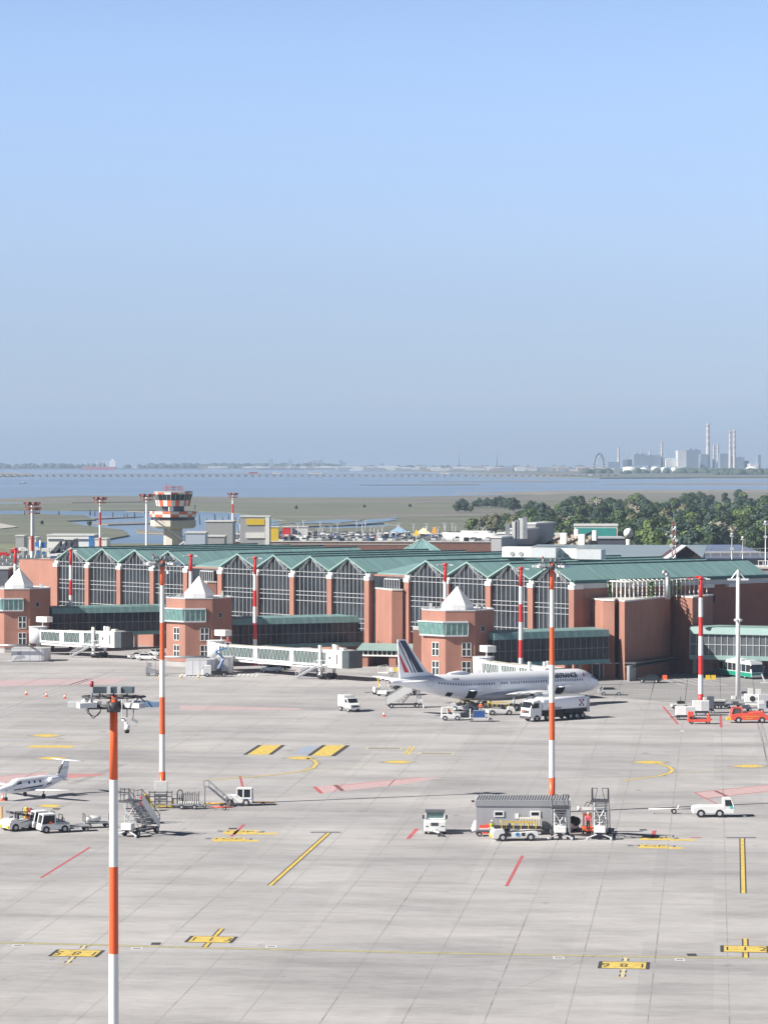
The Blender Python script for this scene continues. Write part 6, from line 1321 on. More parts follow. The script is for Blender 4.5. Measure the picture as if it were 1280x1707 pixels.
for px in (831.5,892):
    x = (px-871.5)/K(D); w_ = part(t, 'window', glass, lambda q: q.bb(x-.42,x+.42,-.04,0,1.87,2.25)); part(t, 'frame', white, lambda q: (q.bb(x-.55,x+.55,-.09,-.005,1.74,1.87), q.bb(x-.55,x+.55,-.09,-.005,2.25,2.38), q.bb(x-.55,x-.42,-.09,-.005,1.87,2.25), q.bb(x+.42,x+.55,-.09,-.005,1.87,2.25)), par=w_)
x = (861.5-871.5)/K(D); part(t, 'notice_board', white, lambda q: q.bb(x-.2,x+.2,-.06,0,1.55,2.1)); part(t, 'ridge_lamp', black, lambda q: (q.bb(-SW-.4,-SW-.1,0,.2,3.3,3.5)))
t = V('luggage_container', 'cream ribbed luggage container on a low dolly before the shed', 'container', 884, 1391, -2)
def lc(q):
    q.side([(-1.15,.55),(-1.2,1.75),(1.1,1.75),(1.2,1.45),(1.2,.55)],-.75,.75)
    for k in range(8): q.bb(-1.1+k*.29,-1.03+k*.29,-.79,-.75,.65,1.7)
part(t, 'container_shell', cream, lc); part(t, 'dolly', dgrey, lambda q: (q.bb(-1.5,1.5,-.8,.8,.4,.55), q.bar((1.5,0,.45),(2.4,0,.4),.1))); wheels(t, (-1,1), .8, .24, .15)
t = V('roller_dolly', 'dark roller dolly lying behind the belt loader nose', 'dolly', 812, 1394, 5); part(t, 'deck', slate, lambda q: (q.bb(-1.1,1.6,-.6,.6,.45,.6), q.bar((-1.1,0,.5),(-1.8,0,.4),.1))); wheels(t, (-.9,.9), .65, .26, .15)
for px, py, lab in ((806,1390,'red and white plastic barrier left of two before the shed'),(815,1389,'red and white plastic barrier right of two before the shed')):
    t = V('plastic_barrier', lab, 'barrier', px, py, 0, 'plastic barriers by the shed'); part(t, 'body', coral, lambda q: q.loft([[(-.5,-.2,0),(.5,-.2,0),(.5,.2,0),(-.5,.2,0)],[(-.45,-.08,.9),(.45,-.08,.9),(.45,.08,.9),(-.45,.08,.9)]],0,smooth=False)); part(t, 'white_band', white, lambda q: q.bb(-.47,.47,-.17,.17,.35,.6))
t = V('white_bag', 'white tarpaulin sack slumped at the left corner of the shed', 'sack', 792, 1387, 0); part(t, 'sack', white, lambda q: q.loft([[(r_*math.cos(a),r_*.8*math.sin(a),z) for a in [k*math.pi/5 for k in range(10)]] for r_, z in ((.4,0),(.45,.35),(.3,.8),(.08,1.25))]))
person('person in yellow vest and white cap standing by the shed front', (*gp(820,1396)[:2],0), R(-60), hiyel, navy); 
t = V('orange_lift', 'orange aircraft service lift with white boom between shed and tall steps', 'lift', 979, 1389, 90); t.scale = (.85,.8,.85)
part(t, 'base', hivis, lambda q: (q.bb(-1.2,1.2,-.7,.7,.35,.8)), bevel=.05); part(t, 'tower_frame', mat('rust_red_steel',(.35,.10,.04),.5), lambda q: (q.bar((-.6,-.5,.9),(-.6,-.5,2.4),.12), q.bar((-.6,.5,.9),(-.6,.5,2.4),.12), q.bar((.6,-.5,.9),(.6,-.5,2.4),.12), q.bar((.6,.5,.9),(.6,.5,2.4),.12), q.bb(-.7,.7,-.6,.6,2.2,2.5)))
part(t, 'white_boom', white, lambda q: (q.box((.1,-.9,3.1),(.5,4.2,.35)), q.cyl((.1,.9,3.1),(.1,1.4,3.1),.3,n=10))); part(t, 'hose', black, lambda q: (q.path([(.1,.4,3.3),(.1,.1,3.9),(.1,-.4,3.9),(.1,-.9,3.4)],.08), q.path([(.1,0,3.3),(.1,-.3,3.7),(.1,-.9,3.8),(.1,-1.3,3.4)],.08))); wheels(t, (-.8,.8), .75, .33, .2)
person('person in pink vest inside the orange service lift', (*gp(980,1391)[:2],.5), R(-90), mat('pink_vest',(.75,.10,.16),.7), navy)
t = V('spare_unit', 'white and black wheeled unit in the shed shadow', 'ground unit', 955, 1386, 20); part(t, 'casing', white, lambda q: q.side([(-.7,.3),(-.7,.8),(.2,1.0),(.7,.3)],-.4,.4)); part(t, 'black_drum', black, lambda q: q.cyl((.2,-.5,1.1),(.2,.5,1.1),.5,n=12)); wheels(t, (-.4,.4), .5, .2, .12)
# cones -----------------------------------------------------------------
def cone(px, py, lab, c=hivis, g='traffic cones'):
    t = V('traffic_cone', lab, 'traffic cone', px, py, 0, g); part(t, 'cone_body', c, lambda q: (q.bb(-.3,.3,-.3,.3,0,.06), q.cyl((0,0,.06),(0,0,.85),.2,.05,n=12))); part(t, 'white_sleeve', white, lambda q: q.cyl((0,0,.28),(0,0,.62),.17,.12,n=12))
for px, py, lab in ((44,1159,'traffic cone, leftmost of three in a row on the apron'),(77.5,1162,'traffic cone, middle of three in a row on the apron'),(108,1165,'traffic cone, rightmost of three in a row on the apron'),(640,1195,'lone traffic cone below the airliner tail steps'),(5,1335,'orange cone at the nose wheel of the small jet')): cone(px, py, lab)
for px, py, lab in ((331,1131,'yellow cone in front of the white enclosure'),(266,1131,'yellow cone left of the second tower'),(302,1131,'yellow green cone between tower and white enclosure')): cone(px, py, lab, yellow, 'yellow cones')
# service vehicles round the airliner -------------------------------------
t = V('crew_van', 'small white pickup van with box body parked alone before the airliner tail', 'van', 582, 1186, -62)
part(t, 'box_body', white, lambda q: q.bb(-2.1,.1,-.95,.95,.75,2.55), bevel=.05); part(t, 'cab', white, lambda q: q.side([(.15,.55),(.15,2.15),(.9,2.15),(1.35,1.45),(2.1,1.2),(2.2,.5)],-.9,.9), bevel=.06)
part(t, 'windscreen', glass, lambda q: (q.loft([[(.98,-.8,2.06),(1.0,-.8,2.1),(1.0,.8,2.1),(.98,.8,2.06)],[(1.38,-.8,1.48),(1.42,-.8,1.5),(1.42,.8,1.5),(1.38,.8,1.48)]],0,smooth=False), q.side([(.3,1.45),(.3,2.0),(.85,2.0),(1.2,1.45)],-.92,-.9), q.side([(.3,1.45),(.3,2.0),(.85,2.0),(1.2,1.45)],.9,.92)))
part(t, 'grille', black, lambda q: q.bb(2.17,2.22,-.55,.55,.8,1.0)); wheels(t, (-1.3,1.4), .93, .38, .24)
for s in (-1,1): part(t, 'headlight', lgrey, lambda q: q.bb(2.12,2.2,s*.72-.13,s*.72+.13,.85,1.05))
t = V('fuel_truck', 'long white fuel tanker truck parked under the airliner wing', 'fuel truck', 923, 1200, 180+36)
part(t, 'tank', afw, lambda q: q.loft([[(x,1.22*sx*c,2.55+1.0*sz*s_) for c, s_ in [(math.copysign(abs(math.cos(a))**.45,math.cos(a)),math.copysign(abs(math.sin(a))**.45,math.sin(a))) for a in [2*math.pi*k/20 for k in range(20)]]] for x, sx, sz in ((-5.7,.95,.95),(-5.6,1,1),(2.9,1,1),(3.1,.92,.9))]))
part(t, 'walkway_rail', offwhite, lambda q: (q.bar((-5.5,-.6,3.65),(2.8,-.6,3.65),.1), q.bar((-5.5,.6,3.65),(2.8,.6,3.65),.1), q.bb(-5.4,2.8,-.3,.3,3.52,3.6)))
c = part(t, 'cab', white, lambda q: q.side([(3.35,.9),(3.35,3.1),(3.7,3.35),(5.0,3.1),(5.55,2.1),(5.65,1.0),(5.6,.55),(3.35,.55)],-1.2,1.2), bevel=.08)
part(t, 'windscreen', glass, lambda q: q.loft([[(5.10,-1.05,2.98),(5.13,-1.05,3.0),(5.13,1.05,3.0),(5.10,1.05,2.98)],[(5.56,-1.05,2.12),(5.60,-1.05,2.14),(5.60,1.05,2.14),(5.56,1.05,2.12)]],0,smooth=False), par=c)
for s in (-1,1): part(t, 'side_window', glass, lambda q: q.side([(3.9,2.05),(3.9,2.85),(4.8,2.85),(5.2,2.05)],s*1.22-.01,s*1.22+.01), par=c); part(t, 'mirror', black, lambda q: q.bb(5.3,5.45,s*1.38-.12,s*1.38+.12,2.1,2.8))
part(t, 'grille', dgrey, lambda q: (q.bb(5.62,5.68,-.9,.9,1.3,1.75), q.bb(5.6,5.75,-1.2,1.2,.45,.85)), par=c); part(t, 'orange_plate', hivis, lambda q: q.bb(5.68,5.71,-.75,-.35,1.4,1.75), par=c)
part(t, 'chassis', black, lambda q: (q.bb(-5.6,5.0,-.45,.45,.7,1.1), q.bb(-5.6,-1.2,-1.15,1.15,1.05,1.55), q.bb(-1.0,1.2,-1.2,1.2,.5,1.5), q.bb(1.2,3.3,-1.1,1.1,1.0,1.5))); wheels(t, (-4.8,-3.6,-2.4,2.2,4.3), 1.22, .5, .3)
part(t, 'rear_cabinet', lgrey, lambda q: (q.bb(-6.2,-5.7,-1.2,1.2,1.0,3.3)))
CHK = [(a,b_) for a in range(3) for b_ in range(3) if (a+b_) % 2 == 0]
for s in (-1,1):
    part(t, 'checker_logo', [mat('logo_red',(.45,.03,.06),.5), navy], lambda q: [q.bb(-4.9+a*.32-.15,-4.9+a*.32+.15,s*1.225-.005,s*1.225+.01,2.0+b_*.36,2.34+b_*.36, m=(a+b_+a*b_)//2 % 2) for a, b_ in CHK])
    text_mesh('eniaviation', .62, 'tank_lettering', navy, t, Matrix.Translation((.8,s*1.245,1.95)) @ Matrix.Rotation(R(90),4,'X') @ Matrix.Rotation(R(180) if s > 0 else 0,4,'Y'), .002)
t = V('baggage_tug', 'white open baggage tug with a driver in orange below the airliner', 'tug', 751, 1201, 180); t.rotation_euler = (0,0,R(2))
part(t, 'body', white, lambda q: q.side([(-1.5,.35),(-1.5,.9),(.2,.9),(.4,1.15),(1.45,1.05),(1.55,.35)],-.7,.7), bevel=.05)
part(t, 'cab_frame', white, lambda q: (q.bb(-1.4,.4,-.7,.7,1.95,2.05), q.bar((-1.4,-.65,.9),(-1.3,-.65,2),.1), q.bar((-1.4,.65,.9),(-1.3,.65,2),.1), q.bar((.5,-.65,1.1),(.3,-.65,2),.1), q.bar((.5,.65,1.1),(.3,.65,2),.1), q.bar((-.5,-.65,.9),(-.5,-.65,2),.07))); wheels(t, (-.9,1.0), .76, .38, .24)
part(t, 'tow_hitch', dgrey, lambda q: q.bar((1.5,0,.5),(3.4,0,.4),.12))
person('person in orange vest seated at the wheel of the open tug', (t.location.x-.35, t.location.y-.3, .35), R(0), hivis, navy, seated=True)
t = V('container_dolly', 'white framed dolly carrying one blue baggage container', 'dolly', 800, 1203, 0)
part(t, 'frame', offwhite, lambda q: (q.bb(-1.5,1.5,-.7,.7,.42,.56), q.bar((-1.5,-.7,.5),(-1.5,-.7,1.9),.12), q.bar((1.3,-.7,.5),(1.3,-.7,1.9),.12), q.bar((-1.5,.7,.5),(-1.5,.7,1.9),.12), q.bar((1.3,.7,.5),(1.3,.7,1.9),.12), q.bar((-1.5,0,.5),(-2.4,0,.4),.12))); wheels(t, (-1.3,1.6), .7, .26, .16)
b = thing('baggage_container', 'blue baggage container riding on the white framed dolly', 'container', t.location+Vector((-.1,0,.57))); part(b, 'panel', mat('container_blue',(.03,.09,.28),.5), lambda q: q.bb(-.95,.85,-.6,.6,.05,1.15), bevel=.04); part(b, 'edge_frame', lgrey, lambda q: (q.bb(-1.0,.9,-.63,-.58,1.1,1.18), q.bb(-1.0,.9,-.63,-.58,0,.07), q.bb(-1.02,-.95,-.63,-.58,0,1.18), q.bb(.85,.92,-.63,-.58,0,1.18)))
person('person in orange vest behind the blue baggage container', (*gp(801,1193)[:2],.3), R(-100), hivis, mat('light_trousers',(.5,.5,.5),.8))
person('person in yellow vest by the airliner main wheel', (*gp(816,1181)[:2],0), R(-40), hiyel, navy, arms=((.1,.1,.9),(.2,.1,.9)))
t = V('lift_platform', 'white scissor lift service platform behind the airliner tail', 'service platform', 646, 1160, 60)
def sl_(q):
    for s in (-.8,.8):
        for k in range(3): z = .9+k*1.0; q.bar((-1.2,s,z),(1.2,s,z+1),.16); q.bar((1.2,s,z),(-1.2,s,z+1),.16)
part(t, 'scissor_frame', white, sl_); part(t, 'platform', offwhite, lambda q: (q.bb(-1.5,1.5,-1,1,3.9,4.05), q.path([(-1.5,-1,4),(-1.5,-1,5.1),(1.5,-1,5.1),(1.5,-1,4)],.08), q.path([(-1.5,1,4),(-1.5,1,5.1),(1.5,1,5.1),(1.5,1,4)],.08), q.bar((0,-1,4),(0,-1,5.1),.07))); part(t, 'chassis', white, lambda q: q.bb(-2,2,-.9,.9,.4,.9), bevel=.05); wheels(t, (-1.4,1.4), .98, .4, .25)
t = V('ground_power_unit', 'white and yellow ground unit with hoses left of the tail steps', 'ground unit', 632, 1158, 20); part(t, 'casing', offwhite, lambda q: q.bb(-1,1,-.6,.6,.35,1.3), bevel=.05); part(t, 'yellow_boom', yellow, lambda q: (q.bar((0,0,1.3),(-.3,0,3.0),.16), q.bar((-.3,0,3.0),(.2,.3,2.0),.1))); wheels(t, (-.7,.7), .65, .3, .18); part(t, 'tow_arm', dgrey, lambda q: q.bar((-1,0,.5),(-2.4,.6,.3),.1))
t = V('ground_power_unit', 'dark ground unit partly hidden under the airliner tail cone', 'ground unit', 661, 1158, 10); part(t, 'casing', dgrey, lambda q: q.bb(-1,1,-.6,.6,.35,1.5), bevel=.05); part(t, 'deck', offwhite, lambda q: q.bb(1,4.2,-.6,.6,.5,.65)); wheels(t, (-.7,3.2), .65, .3, .18)
for px, c, lab in ((652,whitec,'white concrete barrier block, left of the pair behind the tail'),(660,yellow,'yellow barrier block beside the white one behind the tail'),(1180,yellow,'yellow barrier block, left of the pair by the brick block'),(1189,yellow,'yellow barrier block, right of the pair by the brick block'),(1108,hivis,'orange and white barrier right of the dark car')):
    t = V('barrier_block', lab, 'barrier', px, 1120 if px < 700 else 1133, 0); part(t, 'block_body', c, lambda q: q.loft([[(-.42,-.25,0),(.42,-.25,0),(.42,.25,0),(-.42,.25,0)],[(-.4,-.1,.8),(.4,-.1,.8),(.4,.1,.8),(-.4,.1,.8)]],0,smooth=False))
# cars and bus -----------------------------------------------------------
def place_car(px, py, hd, paint, lab, van=False):
    t = simple_car(paint, 'parked_car'); D = HC*F/(py-HY); t.location = (X(px,D), D, 0); t.rotation_euler = (0,0,R(hd)); tag(t, lab, 'car', 'cars on the service road')
    if van: t.scale = (1.05,1.05,1.28); t['category'] = 'van'
place_car(1018,1159,0,carsil,'silver hatchback parked just right of the airliner nose'); place_car(1083,1138,-14+180,cardark,'dark blue car in the shade of the brick block')
place_car(453,1121,168,carblue,'pale blue car parked under the middle passenger bridge'); place_car(448,1110,8,MATS['car_white'],'white car half hidden behind the middle bridge tunnel'); place_car(466,1118,10,MATS['car_black'],'black car close behind the pale blue one')
place_car(521,1124,165,MATS['car_white'],'white van parked behind the bridge service stair', True); place_car(231,1099,170,MATS['car_white'],'white pickup car parked at the end of the left bridge'); place_car(246,1101,-12,MATS['car_white'],'white car tucked behind the pickup at the left bridge'); place_car(263,1094,-60,MATS['car_silver'],'silver car in shade between left bridge and second tower')
t = V('airport_bus', 'green and white airport bus parked in the shade at the right', 'bus', 1234, 1129, -66)
part(t, 'body', MATS['car_white'], lambda q: q.side([(-5.8,.35),(-5.8,3.0),(-5.5,3.15),(5.5,3.15),(5.85,2.6),(6.0,1.2),(5.95,.35)],-1.27,1.27), bevel=.08)
part(t, 'green_skirt', busgreen, lambda q: (q.bb(-5.83,5.9,-1.3,1.3,.4,1.15), q.bb(5.9,6.06,-1.2,1.2,.75,1.15)))
part(t, 'windscreen', glass, lambda q: q.loft([[(5.87,-1.15,2.65),(5.9,-1.15,2.68),(5.9,1.15,2.68),(5.87,1.15,2.65)],[(6.02,-1.15,1.25),(6.06,-1.15,1.27),(6.06,1.15,1.27),(6.02,1.15,1.25)]],0,smooth=False))
for s in (-1,1):
    for k in range(7): part(t, 'side_window', glass, lambda q: q.bb(-5.5+k*1.6,-4.1+k*1.6,s*1.29-.01,s*1.29+.01,1.3,2.6))
    part(t, 'headlight', lgrey, lambda q: q.bb(6.04,6.1,s*.95-.2,s*.95+.2,.5,.75)); part(t, 'mirror', black, lambda q: q.bb(5.9,6.2,s*1.45-.1,s*1.45+.1,1.9,2.5))
part(t, 'roof_unit', white, lambda q: (q.bb(-2,1.5,-.8,.8,3.15,3.4), q.bb(3,4.5,-.8,.8,3.15,3.35)), bevel=.05); wheels(t, (-3.6,3.6), 1.28, .48, .3)
# passenger bridges ---------------------------------------------------------
def jet_bridge(pR, DR, pC, DC, label, zt=5.35, top=cream, stair=True):
    A = Vector((X(pR,DR),DR)); B = Vector((X(pC,DC),DC)); L = (B-A).length; a = math.atan2(B.y-A.y,B.x-A.x); t = thing('passenger_bridge', label, 'passenger bridge', (A.x,A.y,0), a, 'passenger boarding bridges')
    zb = zt-2.75
    part(t, 'rotunda', mat('rotunda_white',(.62,.64,.67),.45,var=.04), lambda q: (q.cyl((0,0,zb-.3),(0,0,zt+.25),1.9,n=20), q.cyl((0,0,zt+.25),(0,0,zt+.35),2.05,n=20)))
    part(t, 'rotunda_column', lgrey, lambda q: q.cyl((0,0,0),(0,0,zb-.3),.45,n=12))
    part(t, 'roof_unit', white, lambda q: (q.bb(.2,3.2,-.9,.9,zt+1.3,zt+2.4), q.bar((1.2,0,zt+.3),(1.2,0,zt+1.3),.3)), bevel=.06)
    n_ = 3; xs = [1.7+(L-4.2-1.7)*k/n_ for k in range(n_+1)]
    for k in range(n_):
        w_ = 1.25+.16*k; x0, x1 = xs[k], xs[k+1]+.6; z0 = zb-.05*k; z1 = zt-.35+.12*k
        g_ = part(t, 'tunnel_glazing', mat('tunnel_glass',(.09,.13,.125),.15,var=.25,scale=.5), lambda q: q.bb(x0,x1,-w_+.12,w_-.12,z0+.35,z1-.25))
        def fr(q):
            q.bb(x0,x1,-w_,w_,z0,z0+.35); q.bb(x0,x1,-w_,w_,z1-.25,z1)
            q.bb(x0,x0+(1.1 if k else .3),-w_-.04,w_+.04,z0-.03,z1+.03); q.bb(x1-.25,x1,-w_-.02,w_+.02,z0-.02,z1+.02)
            m_ = max(3,int((x1-x0)/1.05))
            for j in range(m_):
                u0 = x0+.4+(x1-x0-.6)*j/m_; u1 = x0+.4+(x1-x0-.6)*(j+1)/m_
                for s in (-1,1): q.bar((u0,s*(w_-.06),z0+.35),((u0+u1)/2,s*(w_-.06),z1-.25),.09); q.bar(((u0+u1)/2,s*(w_-.06),z1-.25),(u1,s*(w_-.06),z0+.35),.05)
        part(t, 'tunnel_frame', white, fr, par=g_)
        part(t, 'roof_sheet', top if k < 2 else white, lambda q: q.bb(x0+.3,x1-.3,-w_+.1,w_-.1,z1,z1+.07), par=g_)
    part(t, 'lower_beam', white, lambda q: (q.bb(2,L-3,-1.2,-.9,zb-.55,zb-.2), q.bb(2,L-3,.9,1.2,zb-.55,zb-.2)))
    cb = part(t, 'cab', white, lambda q: (q.bb(L-4.4,L-.2,-1.8,1.8,zb-.3,zt+.15), q.bb(L-3.6,L-3.0,-.5,.1,zt+.15,zt+1.0), q.bb(L-2.2,L-1.2,-.5,.5,zt+.15,zt+.55)), bevel=.08)
    part(t, 'window', glass, lambda q: (q.bb(L-3.6,L-3.2,-1.83,-1.8,zb+1.2,zb+1.7), q.bb(L-1.7,L-1.4,-1.83,-1.8,zb+.4,zb+2.2)), par=cb)
    def bel(q):
        for k in range(6): q.bb(L-.2+k*.3,L-.2+k*.3+.22,-1.7,1.7,zb-.25,zt+.1)
        q.bb(L-.2,L+1.5,-1.6,1.6,zb-.2,zt)
    part(t, 'bellows', mat('bellows_grey',(.08,.10,.11),.8), bel)
    dx = L-6.0
    for s in (-1,1): part(t, 'lift_column', white, lambda q: (q.bb(dx-.25,dx+.25,s*1.75-.2,s*1.75+.2,.9,zt+.9)))
    part(t, 'drive_bogie', dgrey, lambda q: (q.bb(dx-.7,dx+.7,-1.9,1.9,.6,.95), q.bb(dx-.5,dx+.5,-1.2,1.2,.3,.7)))
    for s in (-1,1):
        part(t, 'wheel', black, lambda q: (q.cyl((dx-.55,s*1.1-.2,.55),(dx-.55,s*1.1+.2,.55),.55,n=16), q.cyl((dx+.55,s*1.1-.2,.55),(dx+.55,s*1.1+.2,.55),.55,n=16)))
    if stair:
        def stf(q):
            x1, z1 = dx+.3, zb; x0, z0 = dx-5.2, .2
            for y in (-2.2,-3.0):
                q.bar((x0,y,z0),(x1,y,z1),.2); q.path([(x0,y,z0),(x0+.1,y,z0+1.0),(x1,y,z1+1.0),(x1+1.5,y,z1+1.0),(x1+1.5,y,z1)],.08); q.bar((x0+.2,y,z0+.6),(x1,y,z1+.55),.05)
                for k in range(6): q.bar((x0+(x1-x0)*k/5,y,z0+(z1-z0)*k/5),(x0+(x1-x0)*k/5,y,z0+1+(z1-z0)*k/5),.05)
            for k in range(13): q.box((x0+(x1-x0)*k/12,-2.6,z0+(z1-z0)*k/12),(.26,.8,.05))
            q.bb(x1,x1+1.5,-3.0,-1.8,z1-.1,z1)
        part(t, 'service_stair', lgrey, stf)
    return t
jet_bridge(362, 557, 583, 531, 'white passenger bridge with long glazed tunnel and cream roof, middle of three')
jet_bridge(64, 602, 202, 588, 'white passenger bridge at the left in front of the first tower', top=white)
jet_bridge(806, 517, 925, 492, 'white passenger bridge docked behind the airliner nose', zt=5.0, stair=False)
# boom lift truck ------------------------------------------------------------
t = V('boom_lift_truck', 'small white truck with blue boom lift raised to the bridge', 'lift truck', 358, 1128, 188)
part(t, 'cab', white, lambda q: q.side([(.7,.5),(.7,2.1),(1.8,2.1),(2.3,1.3),(2.35,.45)],-.95,.95), bevel=.06); part(t, 'windscreen', glass, lambda q: q.loft([[(1.86,-.85,2.02),(1.89,-.85,2.04),(1.89,.85,2.04),(1.86,.85,2.02)],[(2.31,-.85,1.32),(2.34,-.85,1.34),(2.34,.85,1.34),(2.31,.85,1.32)]],0,smooth=False))
part(t, 'chassis', black, lambda q: (q.bb(-2.4,.7,-.9,.9,.55,.95), q.bb(-1.2,-.4,-.5,.5,.95,1.4))); wheels(t, (-1.6,1.5), .95, .38, .25)
part(t, 'boom', blue, lambda q: (q.bar((-.8,0,1.3),(-1.7,0,3.3),.3), q.bar((-.5,.2,1.5),(-1.5,.2,3.2),.15), q.bar((-1.7,0,3.3),(-.2,0,4.6),.26), q.bar((-.2,0,4.6),(-2.2,0,5.3),.2)))
part(t, 'basket', offwhite, lambda q: (q.bb(-2.9,-1.9,-.5,.5,5.3,5.38), q.path([(-2.9,-.5,5.3),(-2.9,-.5,6.3),(-1.9,-.5,6.3),(-1.9,-.5,5.3)],.06), q.path([(-2.9,.5,5.3),(-2.9,.5,6.3),(-1.9,.5,6.3),(-1.9,.5,5.3)],.06)))
b = t.matrix_basis @ Vector((-2.4,0,5.39)); person('person in red vest standing in the raised lift basket', tuple(b), R(-80), coral, navy)
# white enclosures and pipe frames under the towers
def enclosure(px0, px1, py, h, lab, marks=False):
    D = HC*F/(py-HY); w = (px1-px0)/K(D); t = thing('white_enclosure', lab, 'enclosure', (X((px0+px1)/2,D),D,0), 0, 'white enclosures at the towers'); r_ = 1.4
    fp = [(-w/2,0),(w/2-r_,0)]+[(w/2-r_+r_*math.sin(a), r_-r_*math.cos(a)) for a in (.4,.8,1.2,1.57)]+[(w/2,5),(-w/2,5)]
    part(t, 'panel_wall', mat('enclosure_white',(.66,.66,.68),.5,var=.05), lambda q: q.prism(fp,.15,h)); part(t, 'skid', dgrey, lambda q: q.bb(-w/2+.2,w/2-.4,.2,4.5,0,.15)); part(t, 'top_rim', lgrey, lambda q: q.prism([(x*1.01,y*1.01-.03) for x,y in fp],h,h+.1))
    for k in range(1,4): part(t, 'seam', lgrey, lambda q: q.bb(-w/2+k*w/4-.03,-w/2+k*w/4+.03,-.03,0,.2,h-.05))
    if marks: part(t, 'grey_mural', mat('faded_grey_print',(.40,.41,.45),.7), lambda q: (q.loft([[(-w/2+.4+x,-.02,z) for x,z in ((0,.4),(2.3,.8),(1.9,1.3),(.5,1.0))],[(-w/2+.4+x,-.04,z) for x,z in ((0,.4),(2.3,.8),(1.9,1.3),(.5,1.0))]],0,smooth=False), q.bb(-w/2+1.2,-w/2+2.0,-.04,-.02,1.3,1.9)))
enclosure(19,80,1103,2.5,'white rounded enclosure with faded grey mural at the left tower',True); enclosure(309,357,1127,2.9,'white rounded enclosure at the foot of the second tower'); enclosure(358,387,1124,3.0,'white rounded enclosure behind the boom lift truck')
for px0, px1, py, zt_, lab in ((-6,48,1104,3.3,'grey pipe portal at the foot of the leftmost tower'),(269,345,1124,3.2,'grey pipe portal around the second white enclosure')):
    D = HC*F/(py-HY); t = thing('pipe_portal', lab, 'pipe frame', (X(px0,D),D+.3,0)); w = (px1-px0)/K(D)
    part(t, 'pipe', steel, lambda q: (q.path([(0,-.6,0),(0,-.6,zt_-.3),(.3,-.6,zt_),(w,-.6,zt_),(w+1.2,2,zt_-1)],.4,n=8), q.path([(0,.6,0),(0,.6,zt_-.3),(.3,.6,zt_),(w,.6,zt_)],.3,n=8)))
t = V('barrel_cart', 'dark cart with stair frame left of the second tower foot', 'cart', 254, 1127, 0); part(t, 'body', grey, lambda q: (q.side([(-1.2,.5),(-1.2,1.6),(1.8,.8),(1.8,.5)],-.6,.6), q.bb(-.9,-.1,-.62,-.6,1.6,2.5))); part(t, 'frame', steel, lambda q: (q.path([(-1.0,-.6,.5),(-1.0,-.6,2.9),(.6,-.6,2.9),(.6,-.6,.6)],.1))); wheels(t, (-.8,.9), .65, .3, .2)
# group at the right ------------------------------------------------------------
t = V('small_tug', 'small dark and white tug left of the right hand mast foot', 'tug', 1133, 1182, 5); part(t, 'body', offwhite, lambda q: q.side([(-1.4,.35),(-1.4,.8),(1.4,.85),(1.5,.35)],-.65,.65), bevel=.05); part(t, 'engine_cover', black, lambda q: (q.bb(-.4,.7,-.5,.5,.8,1.25), q.bar((.1,0,1.2),(.15,0,2.0),.08))); wheels(t, (-.9,.9), .7, .34, .2)
def box_dolly(px, py, w, h, lab, c=white, c2=None):
    t = V('box_dolly', lab, 'covered dolly', px, py, -4, 'covered dollies at the right'); part(t, 'box_body', c, lambda q: q.bb(-w/2,w/2,-.75,.75,.75,.75+h), bevel=.04); part(t, 'chassis', dgrey, lambda q: (q.bb(-w/2,w/2,-.7,.7,.4,.55), q.bb(-w/2+.2,w/2-.2,-.5,.5,.55,.75), q.bar((-w/2,0,.45),(-w/2-.8,0,.35),.1))); part(t, 'curtain', lgrey if c2 is None else c2, lambda q: q.bb(w*.02,w/2-.05,-.79,-.75,.8,.7+h)); wheels(t, (-w*.35,w*.35), .75, .25, .16)
box_dolly(1142,1200,3.0,1.3,'covered white dolly left of the orange loader'); box_dolly(1168,1193,2.6,1.6,'covered white dolly behind the orange loader'); box_dolly(1184,1189,1.1,1.9,'tall dark covered dolly behind the orange loader',slate,slate)
t = V('cargo_loader', 'orange low cargo loader with dark bed beside the mast', 'cargo loader', 1165, 1207, 0)
part(t, 'frame', coral, lambda q: (q.bb(-1.75,1.7,-.85,-.6,.35,.75), q.bb(-1.75,1.7,.6,.85,.35,.75), q.bb(-1.75,-.9,-.8,.0,.75,1.9), q.bb(1.2,1.7,-.8,.8,.6,1.15), q.bar((1.5,-.7,1.1),(1.3,-.7,1.7),.25)), bevel=.04); part(t, 'loader_bed', slate, lambda q: q.bb(-.8,1.15,-.6,.6,.45,.95)); part(t, 'headlight', black, lambda q: q.bb(-1.5,-1.1,-.87,-.85,.8,1.2)); wheels(t, (-1.2,1.3), .75, .3, .2)
t = V('red_tractor', 'long coral red airport tractor with open cab at the right edge', 'tractor', 1247, 1205, 180)
part(t, 'body', coral, lambda q: q.side([(2.7,.5),(2.75,1.3),(1.9,1.45),(-2.2,1.75),(-2.5,1.3),(-3.1,1.0),(-3.2,.45)],-1.05,1.05), bevel=.06); part(t, 'cab_frame', coral, lambda q: (q.bb(1.0,1.2,-1.0,1.0,1.4,2.35), q.bar((1.2,-.95,2.3),(2.4,-.95,2.3),.1), q.bar((2.4,-.95,2.3),(2.7,-.95,1.35),.1), q.bar((1.2,.95,2.3),(2.4,.95,2.3),.1), q.bar((2.4,.95,2.3),(2.7,.95,1.35),.1)))
